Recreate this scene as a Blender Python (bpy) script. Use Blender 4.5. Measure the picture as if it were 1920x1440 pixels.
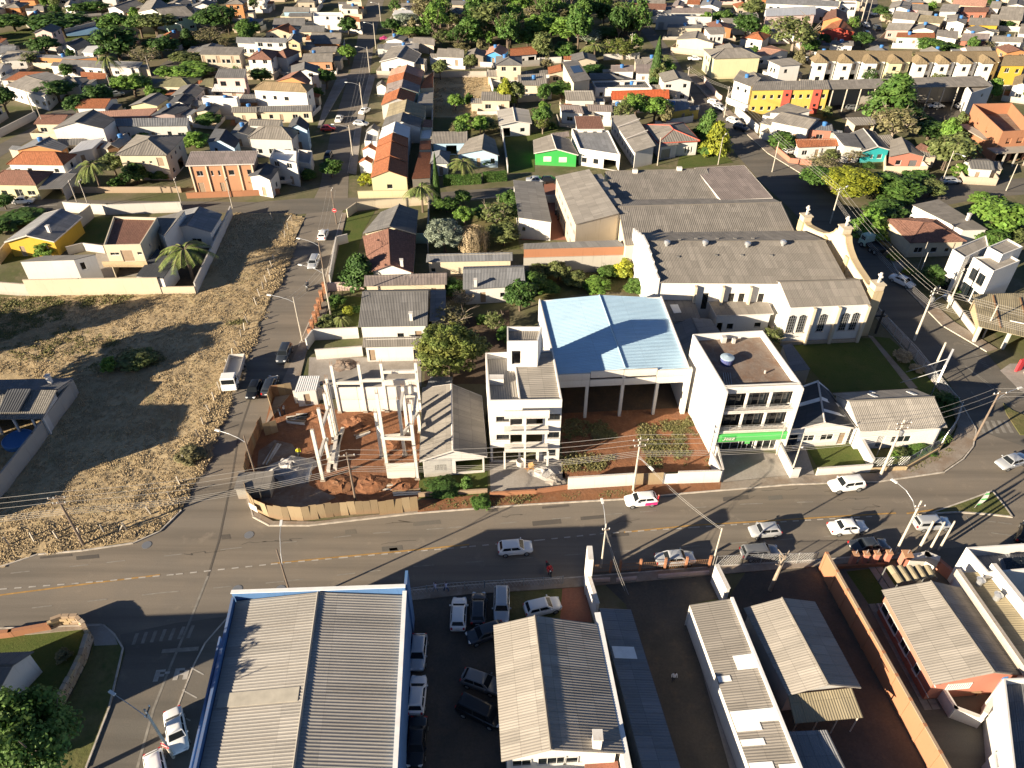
import bpy,math,random
from mathutils import Vector,Matrix
for o in list(bpy.data.objects):bpy.data.objects.remove(o)
SC=bpy.context.scene;COL=SC.collection
rad=math.radians
# ---------------- camera, sky, sun, exposure ----------------
FPX,TH,CH=1392.0,rad(38.7),68.0 # focal length in photo pixels, downward tilt, drone height in metres
cam=bpy.data.cameras.new('camera');co=bpy.data.objects.new('camera',cam);COL.objects.link(co)
cam.sensor_width=36;cam.lens=FPX/1920*36;cam.clip_end=6000;cam.clip_start=1
co.location=(0,0,CH);co.rotation_euler=(rad(90)-TH,0,0);SC.camera=co
SUN_EL,SUN_AZ=16.3,59.0 # light travels towards SUN_AZ (from +Y towards +X)
W=bpy.data.worlds.new('World');SC.world=W;W.use_nodes=True
wn=W.node_tree;wn.nodes.clear()
sk=wn.nodes.new('ShaderNodeTexSky');sk.sky_type='NISHITA';sk.sun_disc=False
sk.sun_elevation=rad(SUN_EL);sk.sun_rotation=rad(SUN_AZ+180);sk.air_density=0.5;sk.dust_density=0.5;sk.ozone_density=1.6;sk.altitude=900
bg=wn.nodes.new('ShaderNodeBackground');bg.inputs[1].default_value=0.05
wo=wn.nodes.new('ShaderNodeOutputWorld');wn.links.new(sk.outputs[0],bg.inputs[0]);wn.links.new(bg.outputs[0],wo.inputs[0])
sun=bpy.data.lights.new('sun','SUN');sun.energy=5.0;sun.angle=rad(0.5);sun.color=(1.0,0.845,0.63)
so=bpy.data.objects.new('sun',sun);COL.objects.link(so)
so.rotation_euler=Vector((math.sin(rad(SUN_AZ))*math.cos(rad(SUN_EL)),math.cos(rad(SUN_AZ))*math.cos(rad(SUN_EL)),-math.sin(rad(SUN_EL)))).to_track_quat('-Z','Y').to_euler()
vs=SC.view_settings;vs.view_transform='Standard';vs.look='None';vs.gamma=1;vs.exposure=1.6
SC.render.engine='CYCLES'
SC.cycles.max_bounces=5;SC.cycles.diffuse_bounces=3;SC.cycles.glossy_bounces=2;SC.cycles.transmission_bounces=2
# ---------------- survey helpers: a point seen in the photograph -> its place on the ground (or at height h) ----------------
ZR={'F':(0,0,1),'T1':(0,0,4),'T2':(480,0,4),'T3':(960,0,4),'T4':(1440,0,4),'M1':(0,360,4),'M2':(480,360,4),'M3':(960,300,4),'M4':(1440,360,4),
      'L1':(0,720,4),'L2':(440,620,4),'L3':(880,590,4),'L4':(1280,590,1920/560),'B1':(0,1080,4),'B2':(480,1080,4),'B3':(960,960,3),'B4':(1440,960,3),
      'S1':(480,960,4.8),'S2':(1560,620,16/3),'S3':(1560,880,16/3),'S4':(880,900,4)}
def G(z,p,h=0.0):
 ox,oy,s=ZR[z];u=(ox+p[0]/s-960)/FPX;v=(oy+p[1]/s-720)/FPX
 t=(CH-h)/(math.sin(TH)+v*math.cos(TH))
 return Vector((u*t,(math.cos(TH)-v*math.sin(TH))*t,h))
def P(w):
 d=w.y*math.cos(TH)-(w.z-CH)*math.sin(TH)
 return(960+FPX*w.x/d,720+FPX*(-w.y*math.sin(TH)-(w.z-CH)*math.cos(TH))/d,d)
def ptop(z,base,ytop): # height of the thing whose foot is at base and whose top reaches photo row ytop
 B=G(z,base);oy,s=ZR[z][1:];y=oy+ytop/s;lo,hi=0.0,40.0
 for _ in range(30):
  m=(lo+hi)/2
  if P(Vector((B.x,B.y,m)))[1]>y:lo=m
  else:hi=m
 return lo
# ---------------- materials ----------------
MATS={}
def nmat(name):
 m=bpy.data.materials.new(name);m.use_nodes=True;nt=m.node_tree;b=nt.nodes['Principled BSDF']
 MATS[name]=m;return m,nt,b
def nd(nt,t,**k):
 n=nt.nodes.new(t)
 for a,v in k.items():setattr(n,a,v)
 return n
def lk(nt,a,b):nt.links.new(a,b)
def noise(nt,vec,sc,det=3,rough=.6):
 n=nd(nt,'ShaderNodeTexNoise');n.inputs['Scale'].default_value=sc;n.inputs['Detail'].default_value=det;n.inputs['Roughness'].default_value=rough
 if vec is not None:lk(nt,vec,n.inputs['Vector'])
 return n.outputs['Fac']
def ramp(nt,f,a,b,lo,hi):
 n=nd(nt,'ShaderNodeMapRange');lk(nt,f,n.inputs[0])
 for i,v in enumerate((a,b,lo,hi)):n.inputs[i+1].default_value=v
 return n.outputs[0]
def mixc(nt,f,a,b,mode='MIX'):
 n=nd(nt,'ShaderNodeMix',data_type='RGBA',blend_type=mode)
 if isinstance(f,float):n.inputs[0].default_value=f
 else:lk(nt,f,n.inputs[0])
 for i,c in((6,a),(7,b)):
  if isinstance(c,(tuple,list)):n.inputs[i].default_value=(*c[:3],1)
  else:lk(nt,c,n.inputs[i])
 return n.outputs[2]
def math2(nt,op,a,b):
 n=nd(nt,'ShaderNodeMath',operation=op)
 for i,c in enumerate((a,b)):
  if isinstance(c,(int,float)):n.inputs[i].default_value=c
  else:lk(nt,c,n.inputs[i])
 return n.outputs[0]
def grey(nt,f):
 n=nd(nt,'ShaderNodeCombineColor');[lk(nt,f,n.inputs[i]) for i in range(3)];return n.outputs[0]
def bump(nt,b,f,s,d=.05):
 n=nd(nt,'ShaderNodeBump');n.inputs['Strength'].default_value=s;n.inputs['Distance'].default_value=d
 lk(nt,f,n.inputs['Height']);lk(nt,n.outputs[0],b.inputs['Normal'])
def mapping(nt,vec,s):
 n=nd(nt,'ShaderNodeMapping');lk(nt,vec,n.inputs['Vector']);n.inputs['Scale'].default_value=s;return n.outputs[0]
def scl(c,k):return tuple(min(1,x*k) for x in c)
def plain(name,c,rough=.6,metal=0.0,spec=.5,var=.0,coat=0):
 m,nt,b=nmat(name);b.inputs['Base Color'].default_value=(*c,1);b.inputs['Roughness'].default_value=rough
 b.inputs['Metallic'].default_value=metal;b.inputs['Specular IOR Level'].default_value=spec;b.inputs['Coat Weight'].default_value=coat
 if var:
  tc=nd(nt,'ShaderNodeTexCoord');f=noise(nt,tc.outputs['Object'],1.3,5)
  lk(nt,mixc(nt,ramp(nt,f,.3,.7,0,1),scl(c,1-var),scl(c,1+var)),b.inputs['Base Color'])
 return m
def plaster(name,c,dirt=.5):
 m,nt,b=nmat(name);tc=nd(nt,'ShaderNodeTexCoord');ob=tc.outputs['Object'];uv=tc.outputs['UV']
 f1=noise(nt,ob,.35,4);st=noise(nt,mapping(nt,uv,(1.6,.12,1)),1.6,5,.65);f3=noise(nt,ob,6,3)
 c1=mixc(nt,ramp(nt,f1,.35,.7,0,.35),c,scl(c,.82))
 dc=(c[0]*.5,c[1]*.46,c[2]*.42)
 c2=mixc(nt,ramp(nt,st,.56,.8,0,dirt),c1,dc)
 sx=nd(nt,'ShaderNodeSeparateXYZ');lk(nt,uv,sx.inputs[0]) # red-soil splash near the foot of the wall
 sp=math2(nt,'MULTIPLY',ramp(nt,sx.outputs[1],.1,.9,1,0),ramp(nt,f3,.3,.7,.1,.7))
 c3=mixc(nt,math2(nt,'MULTIPLY',sp,dirt),c2,(.26,.15,.09))
 lk(nt,c3,b.inputs['Base Color']);b.inputs['Roughness'].default_value=.92;b.inputs['Specular IOR Level'].default_value=.2
 bump(nt,b,f3,.12,.02);return m
def roofm(name,c,kind='fc',rough=.85,lich=(.05,.05,.045),spec=.3,tone=.16,metal=0):
 m,nt,b=nmat(name);tc=nd(nt,'ShaderNodeTexCoord');uv=tc.outputs['UV'];oi=nd(nt,'ShaderNodeObjectInfo')
 br=nd(nt,'ShaderNodeTexBrick');lk(nt,uv,br.inputs['Vector'])
 w,hgt={'fc':(1.05,1.75),'metal':(1.0,6.0),'tile':(.24,.36)}[kind]
 br.inputs['Scale'].default_value=1;br.inputs['Brick Width'].default_value=w;br.inputs['Row Height'].default_value=hgt
 br.inputs['Mortar Size'].default_value=.018 if kind!='metal' else .012;br.offset=0 if kind!='tile' else .5
 br.inputs['Color1'].default_value=(*scl(c,1-tone),1);br.inputs['Color2'].default_value=(*scl(c,1+tone),1);br.inputs['Mortar'].default_value=(*scl(c,.55),1)
 st=noise(nt,mapping(nt,uv,(1.1,.09,1)),1.5,5,.7);bl=noise(nt,uv,.22,4);fi=noise(nt,uv,5,3)
 c1=mixc(nt,ramp(nt,st,.5,.78,0,.5),br.outputs['Color'],lich)
 c2=mixc(nt,ramp(nt,bl,.45,.75,0,.35),c1,scl(c,.6))
 rv=ramp(nt,oi.outputs['Random'],0,1,.86,1.1)
 c3=mixc(nt,1.0,c2,grey(nt,rv),'MULTIPLY')
 c4=mixc(nt,ramp(nt,fi,.4,.75,0,.25),c3,scl(c,1.2))
 lk(nt,c4,b.inputs['Base Color']);b.inputs['Roughness'].default_value=rough;b.inputs['Specular IOR Level'].default_value=spec;b.inputs['Metallic'].default_value=metal
 if kind=='tile':
  sx=nd(nt,'ShaderNodeSeparateXYZ');lk(nt,uv,sx.inputs[0]);fr=math2(nt,'FRACT',math2(nt,'DIVIDE',sx.outputs[1],.36),0)
  bump(nt,b,fr,.5,.05)
 return m
def ground(name,c,c2,sc=.25,c3=None,fine=3.0,amt=.8,rough=.95,bmp=.3,thr=(.42,.62),spec=.15):
 m,nt,b=nmat(name);geo=nd(nt,'ShaderNodeNewGeometry');ps=geo.outputs['Position']
 f=noise(nt,ps,sc,6,.62);g=noise(nt,ps,fine,5,.7)
 k=mixc(nt,ramp(nt,f,*thr,0,amt),c,c2)
 if c3:k=mixc(nt,ramp(nt,noise(nt,ps,sc*2.7,5,.65),.55,.7,0,.8),k,c3)
 k=mixc(nt,ramp(nt,g,.3,.7,.0,.45),k,scl(c,.5))
 if name.startswith('asphalt'): # wheel tracks and repairs along the carriageway
  mp=nd(nt,'ShaderNodeMapping');lk(nt,ps,mp.inputs['Vector']);mp.inputs['Rotation'].default_value=(0,0,rad(-6) if name=='asphalt' else rad(90));mp.inputs['Scale'].default_value=(.018,.42,1)
  k=mixc(nt,ramp(nt,noise(nt,mp.outputs[0],1,4,.6),.42,.68,0,.65),k,scl(c,.5))
  k=mixc(nt,ramp(nt,noise(nt,ps,.35,5,.7),.6,.75,0,.5),k,scl(c2,1.25))
 lk(nt,k,b.inputs['Base Color']);b.inputs['Roughness'].default_value=rough;b.inputs['Specular IOR Level'].default_value=spec
 bump(nt,b,g,bmp,.08);return m
def leafm(name,c,c2,tr=.2):
 m,nt,b=nmat(name);tc=nd(nt,'ShaderNodeTexCoord');oi=nd(nt,'ShaderNodeObjectInfo');geo=nd(nt,'ShaderNodeNewGeometry')
 at=nd(nt,'ShaderNodeAttribute',attribute_name='leaf')
 k=mixc(nt,ramp(nt,noise(nt,geo.outputs['Position'],.55,3),.35,.65,0,1),c,c2)
 k=mixc(nt,ramp(nt,oi.outputs['Random'],0,1,0,.45),k,scl(c2,.8))
 k=mixc(nt,1.0,k,grey(nt,ramp(nt,at.outputs['Fac'],0,1,.62,1.35)),'MULTIPLY')
 lk(nt,k,b.inputs['Base Color']);b.inputs['Roughness'].default_value=.65;b.inputs['Specular IOR Level'].default_value=.25
 t=nd(nt,'ShaderNodeBsdfTranslucent');lk(nt,k,t.inputs[0]);mx=nd(nt,'ShaderNodeMixShader');mx.inputs[0].default_value=tr
 lk(nt,b.outputs[0],mx.inputs[1]);lk(nt,t.outputs[0],mx.inputs[2]);lk(nt,mx.outputs[0],nt.nodes['Material Output'].inputs[0]);return m
WALLC=dict(white=(.64,.625,.595),cream=(.56,.49,.37),beige=(.44,.38,.30),grey=(.42,.42,.41),pale=(.52,.51,.485),yellow=(.60,.43,.10),gold=(.55,.36,.05),orange=(.46,.22,.095),peach=(.44,.24,.14),
             pink=(.55,.28,.29),salmon=(.42,.18,.13),blue=(.10,.33,.60),sky=(.35,.5,.62),teal=(.03,.36,.38),green=(.04,.33,.07),lime=(.09,.46,.12),red=(.55,.10,.07),mint=(.45,.62,.52),navy=(.02,.07,.25),
             bluewall=(.085,.18,.36),conc=(.40,.38,.34),rawconc=(.33,.31,.27),magenta=(.7,.15,.35),brick=(.36,.17,.095),lemon=(.56,.52,.33),ochre=(.46,.37,.23),stone=(.36,.28,.2),palepink=(.58,.45,.41))
for k,c in WALLC.items():plaster(k,c,.75 if k in('conc','rawconc','beige','ochre') else(.25 if k in('lime','green') else .55))
roofm('fc',(.235,.215,.19));roofm('fcl',(.285,.262,.232));roofm('fcd',(.17,.165,.16));roofm('fcb',(.21,.215,.225));roofm('fcy',(.28,.24,.16));roofm('fcr',(.25,.21,.195))
roofm('dark',(.075,.08,.09));roofm('tan',(.28,.21,.125));roofm('moss',(.22,.21,.12))
roofm('metal',(.62,.64,.66),'metal',.42,(.4,.38,.34),.5,.05,.35);roofm('bluemetal',(.46,.66,.82),'metal',.45,(.50,.62,.72),.4,.03,.0);roofm('whitemetal',(.66,.66,.66),'metal',.5,(.5,.48,.45),.4,.05)
roofm('zinc',(.35,.33,.30),'metal',.5,(.25,.2,.15),.4,.16,.0);roofm('tile',(.33,.125,.06),'tile',.85,(.10,.06,.04),.25,.22);roofm('tileb',(.22,.115,.085),'tile',.85,(.07,.05,.04),.25,.2)
roofm('tileo',(.55,.13,.05),'tile',.8,(.25,.08,.04),.25,.15);roofm('tileg',(.24,.225,.20),'tile',.85,(.08,.08,.07),.25,.15);roofm('tilet',(.23,.175,.105),'tile',.85,(.12,.10,.07),.25,.15);roofm('tilep',(.48,.27,.20),'tile',.85,(.2,.13,.1),.25,.15)
plain('sheetw',(.74,.74,.73),.6,var=.08);plain('sheety',(.35,.325,.275),.6,var=.12)
plain('frame',(.62,.62,.60),.5);plain('framed',(.06,.055,.05),.5);plain('wood',(.22,.12,.06),.7,var=.25);plain('door',(.30,.22,.15),.6,var=.1)
plain('metalgrey',(.30,.31,.32),.45,.6);plain('steel',(.55,.56,.57),.4,.7);plain('white',(.8,.8,.78),.5) if 'white' not in MATS else None
plain('glass',(.012,.016,.02),.06,0,.9);plain('carglass',(.014,.017,.02),.12,0,.2);plain('rubber',(.018,.018,.018),.85);plain('rim',(.45,.46,.47),.35,.7)
plain('lampglass',(.75,.75,.72),.3);plain('redlens',(.45,.02,.02),.3);plain('headlens',(.75,.77,.78),.15);plain('plate',(.6,.6,.6),.5);plain('black',(.015,.015,.016),.6)
for k,c in dict(p_white=(.80,.80,.79),p_silver=(.50,.52,.54),p_grey=(.20,.21,.22),p_black=(.018,.02,.023),p_dark=(.05,.06,.075),p_red=(.40,.03,.03),p_blue=(.05,.10,.22),p_gold=(.42,.40,.34),p_magenta=(.62,.03,.20)).items():
 plain(k,c,.28,.0 if k in('p_white','p_red','p_magenta') else .35,.5,0,.6)
ground('asphalt',(.205,.180,.150),(.245,.205,.160),.12,None,9,.8,.9,.15,spec=.3);ground('asphaltd',(.15,.138,.12),(.18,.155,.125),.15,None,8,.8,.9,.15,spec=.3)
ground('paving',(.30,.26,.22),(.22,.16,.115),.35,(.36,.32,.28),5,.8,.95,.2);ground('concrete',(.36,.33,.30),(.24,.21,.18),.3,None,4,.7,.9,.2);ground('dirt',(.25,.12,.062),(.19,.10,.06),.3,(.31,.19,.12),2.5,.9,1,.8)
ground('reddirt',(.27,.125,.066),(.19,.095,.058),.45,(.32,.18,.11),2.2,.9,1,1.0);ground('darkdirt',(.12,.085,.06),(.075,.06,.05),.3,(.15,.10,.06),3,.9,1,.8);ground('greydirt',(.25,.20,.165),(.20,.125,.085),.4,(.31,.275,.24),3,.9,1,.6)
ground('lawn',(.085,.115,.030),(.115,.125,.04),.3,(.06,.095,.022),5,.8,1,.7);ground('roughgrass',(.115,.125,.045),(.19,.155,.075),.2,(.07,.095,.03),2.5,.9,1,.9);ground('drygrass',(.49,.385,.235),(.40,.305,.18),.12,(.28,.26,.13),1.6,.8,1,.9)
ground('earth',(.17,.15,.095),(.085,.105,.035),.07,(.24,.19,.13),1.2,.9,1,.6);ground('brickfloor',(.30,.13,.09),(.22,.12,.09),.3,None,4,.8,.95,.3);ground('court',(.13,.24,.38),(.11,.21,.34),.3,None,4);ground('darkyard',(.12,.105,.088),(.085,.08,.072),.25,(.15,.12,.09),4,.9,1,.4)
plain('paint',(.36,.34,.31),.85,var=.3);plain('painty',(.34,.20,.06),.85,var=.3);plain('kerb',(.42,.38,.33),.9,var=.3);plain('wornpaint',(.21,.195,.17),.9,var=.3)
leafm('leaf_dark',(0.041,0.098,0.023),(0.066,0.123,0.028));leafm('leaf_mid',(0.063,0.145,0.028),(0.099,0.170,0.037));leafm('leaf_light',(0.110,0.228,0.037),(0.159,0.259,0.048));leafm('leaf_olive',(0.107,0.150,0.048),(0.159,0.181,0.064));leafm('leaf_yellow',(0.358,0.362,0.028),(0.207,0.252,0.036));leafm('leaf_grey',(0.207,0.252,0.184),(0.276,0.322,0.240))
leafm('leaf_brown',(0.166,0.166,0.078),(0.221,0.198,0.099));leafm('leaf_orange',(0.179,0.181,0.043),(0.117,0.166,0.039));leafm('leaf_pale',(0.358,0.284,0.170),(0.413,0.330,0.212));leafm('grassblade',(.47,.37,.225),(.40,.305,.175),.15);leafm('weedblade',(.13,.145,.045),(.21,.18,.085));leafm('leaf_palm',(0.117,0.189,0.043),(0.207,0.236,0.071));leafm('leaf_pink',(0.750,0.120,0.330),(0.600,0.090,0.300))
plain('bark',(.12,.09,.065),.95,var=.3);plain('barkl',(.27,.22,.17),.95,var=.3);plain('wirem',(.40,.38,.35),.5);plain('polec',(.42,.38,.32),.85,var=.2);plain('poled',(.17,.13,.10),.9,var=.2)
plain('skin',(.42,.25,.17),.7);plain('hair',(.03,.02,.015),.8)
for k,c in dict(c_red=(.5,.03,.04),c_white=(.7,.7,.72),c_dark=(.03,.035,.05),c_jeans=(.07,.10,.18),c_yellow=(.65,.62,.03),c_grey=(.25,.25,.27),c_lilac=(.55,.55,.7)).items():plain(k,c,.9)
def MT(k):return MATS[k]
# ---------------- mesh builder ----------------
class M:
 def __init__(s):s.v=[];s.f=[];s.m=[];s.uv=[];s.leaf=None
 def poly(s,pts,mi=0,uv=None):
  i=len(s.v);s.v+=[tuple(p) for p in pts];s.f.append(tuple(range(i,i+len(pts))));s.m.append(mi)
  s.uv+=uv if uv else[(p[0],p[1]) for p in pts]
 def wall(s,a,b,z0,z1,mi=0):
  L=(Vector(b)-Vector(a)).length
  s.poly([(a[0],a[1],z0),(b[0],b[1],z0),(b[0],b[1],z1),(a[0],a[1],z1)],mi,[(0,z0),(L,z0),(L,z1),(0,z1)])
 def box(s,c,ex,ey,ez,mi=0): # centre and three half-axis vectors
  c,ex,ey,ez=Vector(c),Vector(ex),Vector(ey),Vector(ez)
  k=[c+sx*ex+sy*ey+sz*ez for sz in(-1,1) for sx,sy in((-1,-1),(1,-1),(1,1),(-1,1))]
  l=[ex.length,ey.length,ez.length]
  for q,(a,b) in(((0,3,2,1),(0,1)),((4,5,6,7),(0,1)),((0,1,5,4),(0,2)),((1,2,6,5),(1,2)),((2,3,7,6),(0,2)),((3,0,4,7),(1,2))):
   s.poly([k[i] for i in q],mi,[(0,0),(2*l[a],0),(2*l[a],2*l[b]),(0,2*l[b])])
 def abox(s,x0,x1,y0,y1,z0,z1,mi=0):s.box(((x0+x1)/2,(y0+y1)/2,(z0+z1)/2),((x1-x0)/2,0,0),(0,(y1-y0)/2,0),(0,0,(z1-z0)/2),mi)
 def tube(s,p,q,r0,r1=None,n=6,mi=0,cap=True):
  p,q=Vector(p),Vector(q);r1=r0 if r1 is None else r1;d=(q-p)
  if d.length<1e-6:return
  d.normalize();a=d.orthogonal().normalized();b=d.cross(a);i=len(s.v)
  for c,r in((p,r0),(q,r1)):
   for k in range(n):
    t=2*math.pi*k/n;s.v.append(tuple(c+a*math.cos(t)*r+b*math.sin(t)*r))
  for k in range(n):
   l=(k+1)%n;s.f.append((i+k,i+l,i+n+l,i+n+k));s.m.append(mi);s.uv+=[(0,0)]*4
  if cap:s.f.append(tuple(range(i+n,i+2*n)));s.m.append(mi);s.uv+=[(0,0)]*n;s.f.append(tuple(range(i+n-1,i-1,-1)));s.m.append(mi);s.uv+=[(0,0)]*n
 def path(s,pts,r0,r1,n=6,mi=0):
  for i in range(len(pts)-1):
   t0,t1=i/(len(pts)-1),(i+1)/(len(pts)-1);s.tube(pts[i],pts[i+1],r0+(r1-r0)*t0,r0+(r1-r0)*t1,n,mi)
 def lathe(s,prof,n=10,mi=0,c=(0,0)):
  i=len(s.v)
  for r,z in prof:
   for k in range(n):t=2*math.pi*k/n;s.v.append((c[0]+r*math.cos(t),c[1]+r*math.sin(t),z))
  for j in range(len(prof)-1):
   for k in range(n):l=(k+1)%n;s.f.append((i+j*n+k,i+j*n+l,i+(j+1)*n+l,i+(j+1)*n+k));s.m.append(mi);s.uv+=[(0,0)]*4
  s.f.append(tuple(range(i+(len(prof)-1)*n,i+len(prof)*n)));s.m.append(mi);s.uv+=[(0,0)]*n
 def mesh(s,name,mats,off=None,smooth=False):
  me=bpy.data.meshes.new(name)
  vv=s.v if off is None else[(x-off[0],y-off[1],z-off[2]) for x,y,z in s.v]
  me.from_pydata(vv,[],s.f)
  for k in mats:me.materials.append(MATS[k])
  if len(mats)>1:me.polygons.foreach_set('material_index',s.m)
  ul=me.uv_layers.new(name='UVMap');flat=[c for u in s.uv for c in u];ul.data.foreach_set('uv',flat)
  if s.leaf:at=me.attributes.new('leaf','FLOAT','FACE');at.data.foreach_set('value',s.leaf)
  if smooth:me.polygons.foreach_set('use_smooth',[True]*len(s.f))
  me.update();return me
 def build(s,name,mats,parent=None,smooth=False,**k):
  off=parent_world(parent) if parent else None
  return link(name,s.mesh(name,mats,off,smooth),parent,**k)
def parent_world(o):
 l=Vector((0,0,0))
 while o:l+=o.location;o=o.parent
 return l
def link(name,data,parent=None,loc=None,label=None,cat=None,group=None,kind=None,rz=None):
 o=bpy.data.objects.new(name,data);COL.objects.link(o)
 if parent:o.parent=parent
 if loc is not None:o.location=loc
 if rz is not None:o.rotation_euler[2]=rz
 if label:o['label']=label
 if cat:o['category']=cat
 if group:o['group']=group
 if kind:o['kind']=kind
 return o
def root(name,label,cat,loc,group=None,rz=None):return link(name,None,None,loc,label,cat,group,None,rz)
def lerp(a,b,t):return a+(b-a)*t
# ---------------- roof slopes with real ribs ----------------
PITCH={'fc':.36,'fcl':.36,'fcd':.36,'fcb':.36,'fcy':.36,'fcr':.36,'moss':.36,'tan':.36,'dark':.36}
def slope(m,a,b,c,d,pitch,amp,mi=0,th=.09,trap=False,hip=False):
 a,b,c,d=map(Vector,(a,b,c,d));L=(b-a).length;D=((d+c)/2-(a+b)/2).length;nrm=(b-a).cross(d-a).normalized()
 if L<.2:return
 n=max(1,round(L/pitch));pr=((0,0),(.5,1)) if not trap else((0,0),(.45,0),(.6,1),(.85,1))
 ts=[((i+q)/n,hh) for i in range(n) for q,hh in pr]+[(1.0,0)]
 if amp<=0:ts=[(0,0),(1,0)]
 if hip:
  ex=(b-a)/L;x0=(d-a).dot(ex);x1=(c-a).dot(ex);x0=max(.01,x0);x1=min(L-.01,x1)
  if amp<=0:ts=[(0,0),(x0/L,0),(x1/L,0),(1,0)]
  else:ts=sorted(set(ts+[(x0/L,0),(x1/L,0)]))
  up=(d-a)-ex*x0
  f=lambda t:max(.0,min(1,t*L/x0,(L-t*L)/(L-x1)))
 i0=len(m.v)
 for t,hh in ts:
  lo=lerp(a,b,t)+nrm*hh*amp
  if hip:k=f(t);hi=lerp(a,b,t)+up*k+nrm*hh*amp*(1 if k>.02 else 0)
  else:k=1;hi=lerp(d,c,t)+nrm*hh*amp
  m.v+=[tuple(lo),tuple(hi)]
 for j in range(len(ts)-1):
  k=i0+2*j;m.f.append((k,k+2,k+3,k+1));m.m.append(mi);t0,t1=ts[j][0]*L,ts[j+1][0]*L
  h0,h1=(f(ts[j][0])*D,f(ts[j+1][0])*D) if hip else(D,D)
  m.uv+=[(t0,0),(t1,0),(t1,h1),(t0,h0)]
 dn=-nrm*th
 if hip:m.poly([a+dn,d+dn,c+dn,b+dn],mi);m.poly([a,a+dn,b+dn,b],mi)
 else:
  m.poly([a+dn,d+dn,c+dn,b+dn],mi)
  for p,q in((a,b),(b,c),(c,d),(d,a)):m.poly([p,p+dn,q+dn,q],mi)
def ribs(rm,dist):
 if rm in('sheetw','sheety'):return .3,0,False
 k='metal' in rm or rm=='zinc'
 if dist>230:return 1,0,False
 if rm.startswith('tile'):return(.26,.035,False) if dist<150 else(.4,.035,False)
 if k:return(.30,.03,True) if dist<140 else(.5,.04,True)
 return(.25,.032,False) if dist<130 else((.35,.035,False) if dist<180 else(.6,.04,False))
# ---------------- windows and doors (shared meshes) ----------------
OPC={}
def opening_mesh(kind,w,h,dark):
 key=(kind,round(w,1),round(h,1),dark)
 if key in OPC:return OPC[key]
 w,h=key[1],key[2];f=M();g=M();t=.05;fm='framed' if dark else 'frame'
 if kind in 'wd':
  for x0,x1,z0,z1 in((-w/2,w/2,0,t),(-w/2,w/2,h-t,h),(-w/2,-w/2+t,t,h-t),(w/2-t,w/2,t,h-t)):f.abox(x0,x1,-.03,.05,z0,z1)
  if kind=='w':
   k=max(1,round(w/.8))
   for i in range(1,k):x=-w/2+w*i/k;f.abox(x-.02,x+.02,-.025,.04,t,h-t)
   f.abox(-w/2-.06,w/2+.06,-.02,.14,-.07,-.005)
   g.poly([(-w/2+t,0,t),(w/2-t,0,t),(w/2-t,0,h-t),(-w/2+t,0,h-t)])
  else:
   g.abox(-w/2+t,w/2-t,-.02,.02,0,h-t)
   for zz in(.15,h*.55):g.abox(-w/2+.16,w/2-.16,.021,.035,zz,zz+h*.3)
 elif kind=='g':
  n=max(4,round(h/.2))
  f.abox(-w/2,w/2,-.05,-.01,0,h)
  for i in range(n):g.abox(-w/2+.02,w/2-.02,-.009,.02,h*i/n+.015,h*(i+1)/n)
 elif kind=='b': # window behind white bars
  f.abox(-w/2,w/2,-.03,.05,0,t);f.abox(-w/2,w/2,-.03,.05,h-t,h);n=round(w/.22)
  for i in range(n+1):x=-w/2+t/2+(w-t)*i/n;f.abox(x-.02,x+.02,-.01,.05,t,h-t)
  g.poly([(-w/2,-.04,0),(w/2,-.04,0),(w/2,-.04,h),(-w/2,-.04,h)])
 OPC[key]=(f.mesh(kind,[fm]),g.mesh(kind,['glass' if kind in 'wb' else('door' if kind=='d' else 'metalgrey')]));return OPC[key]
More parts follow.
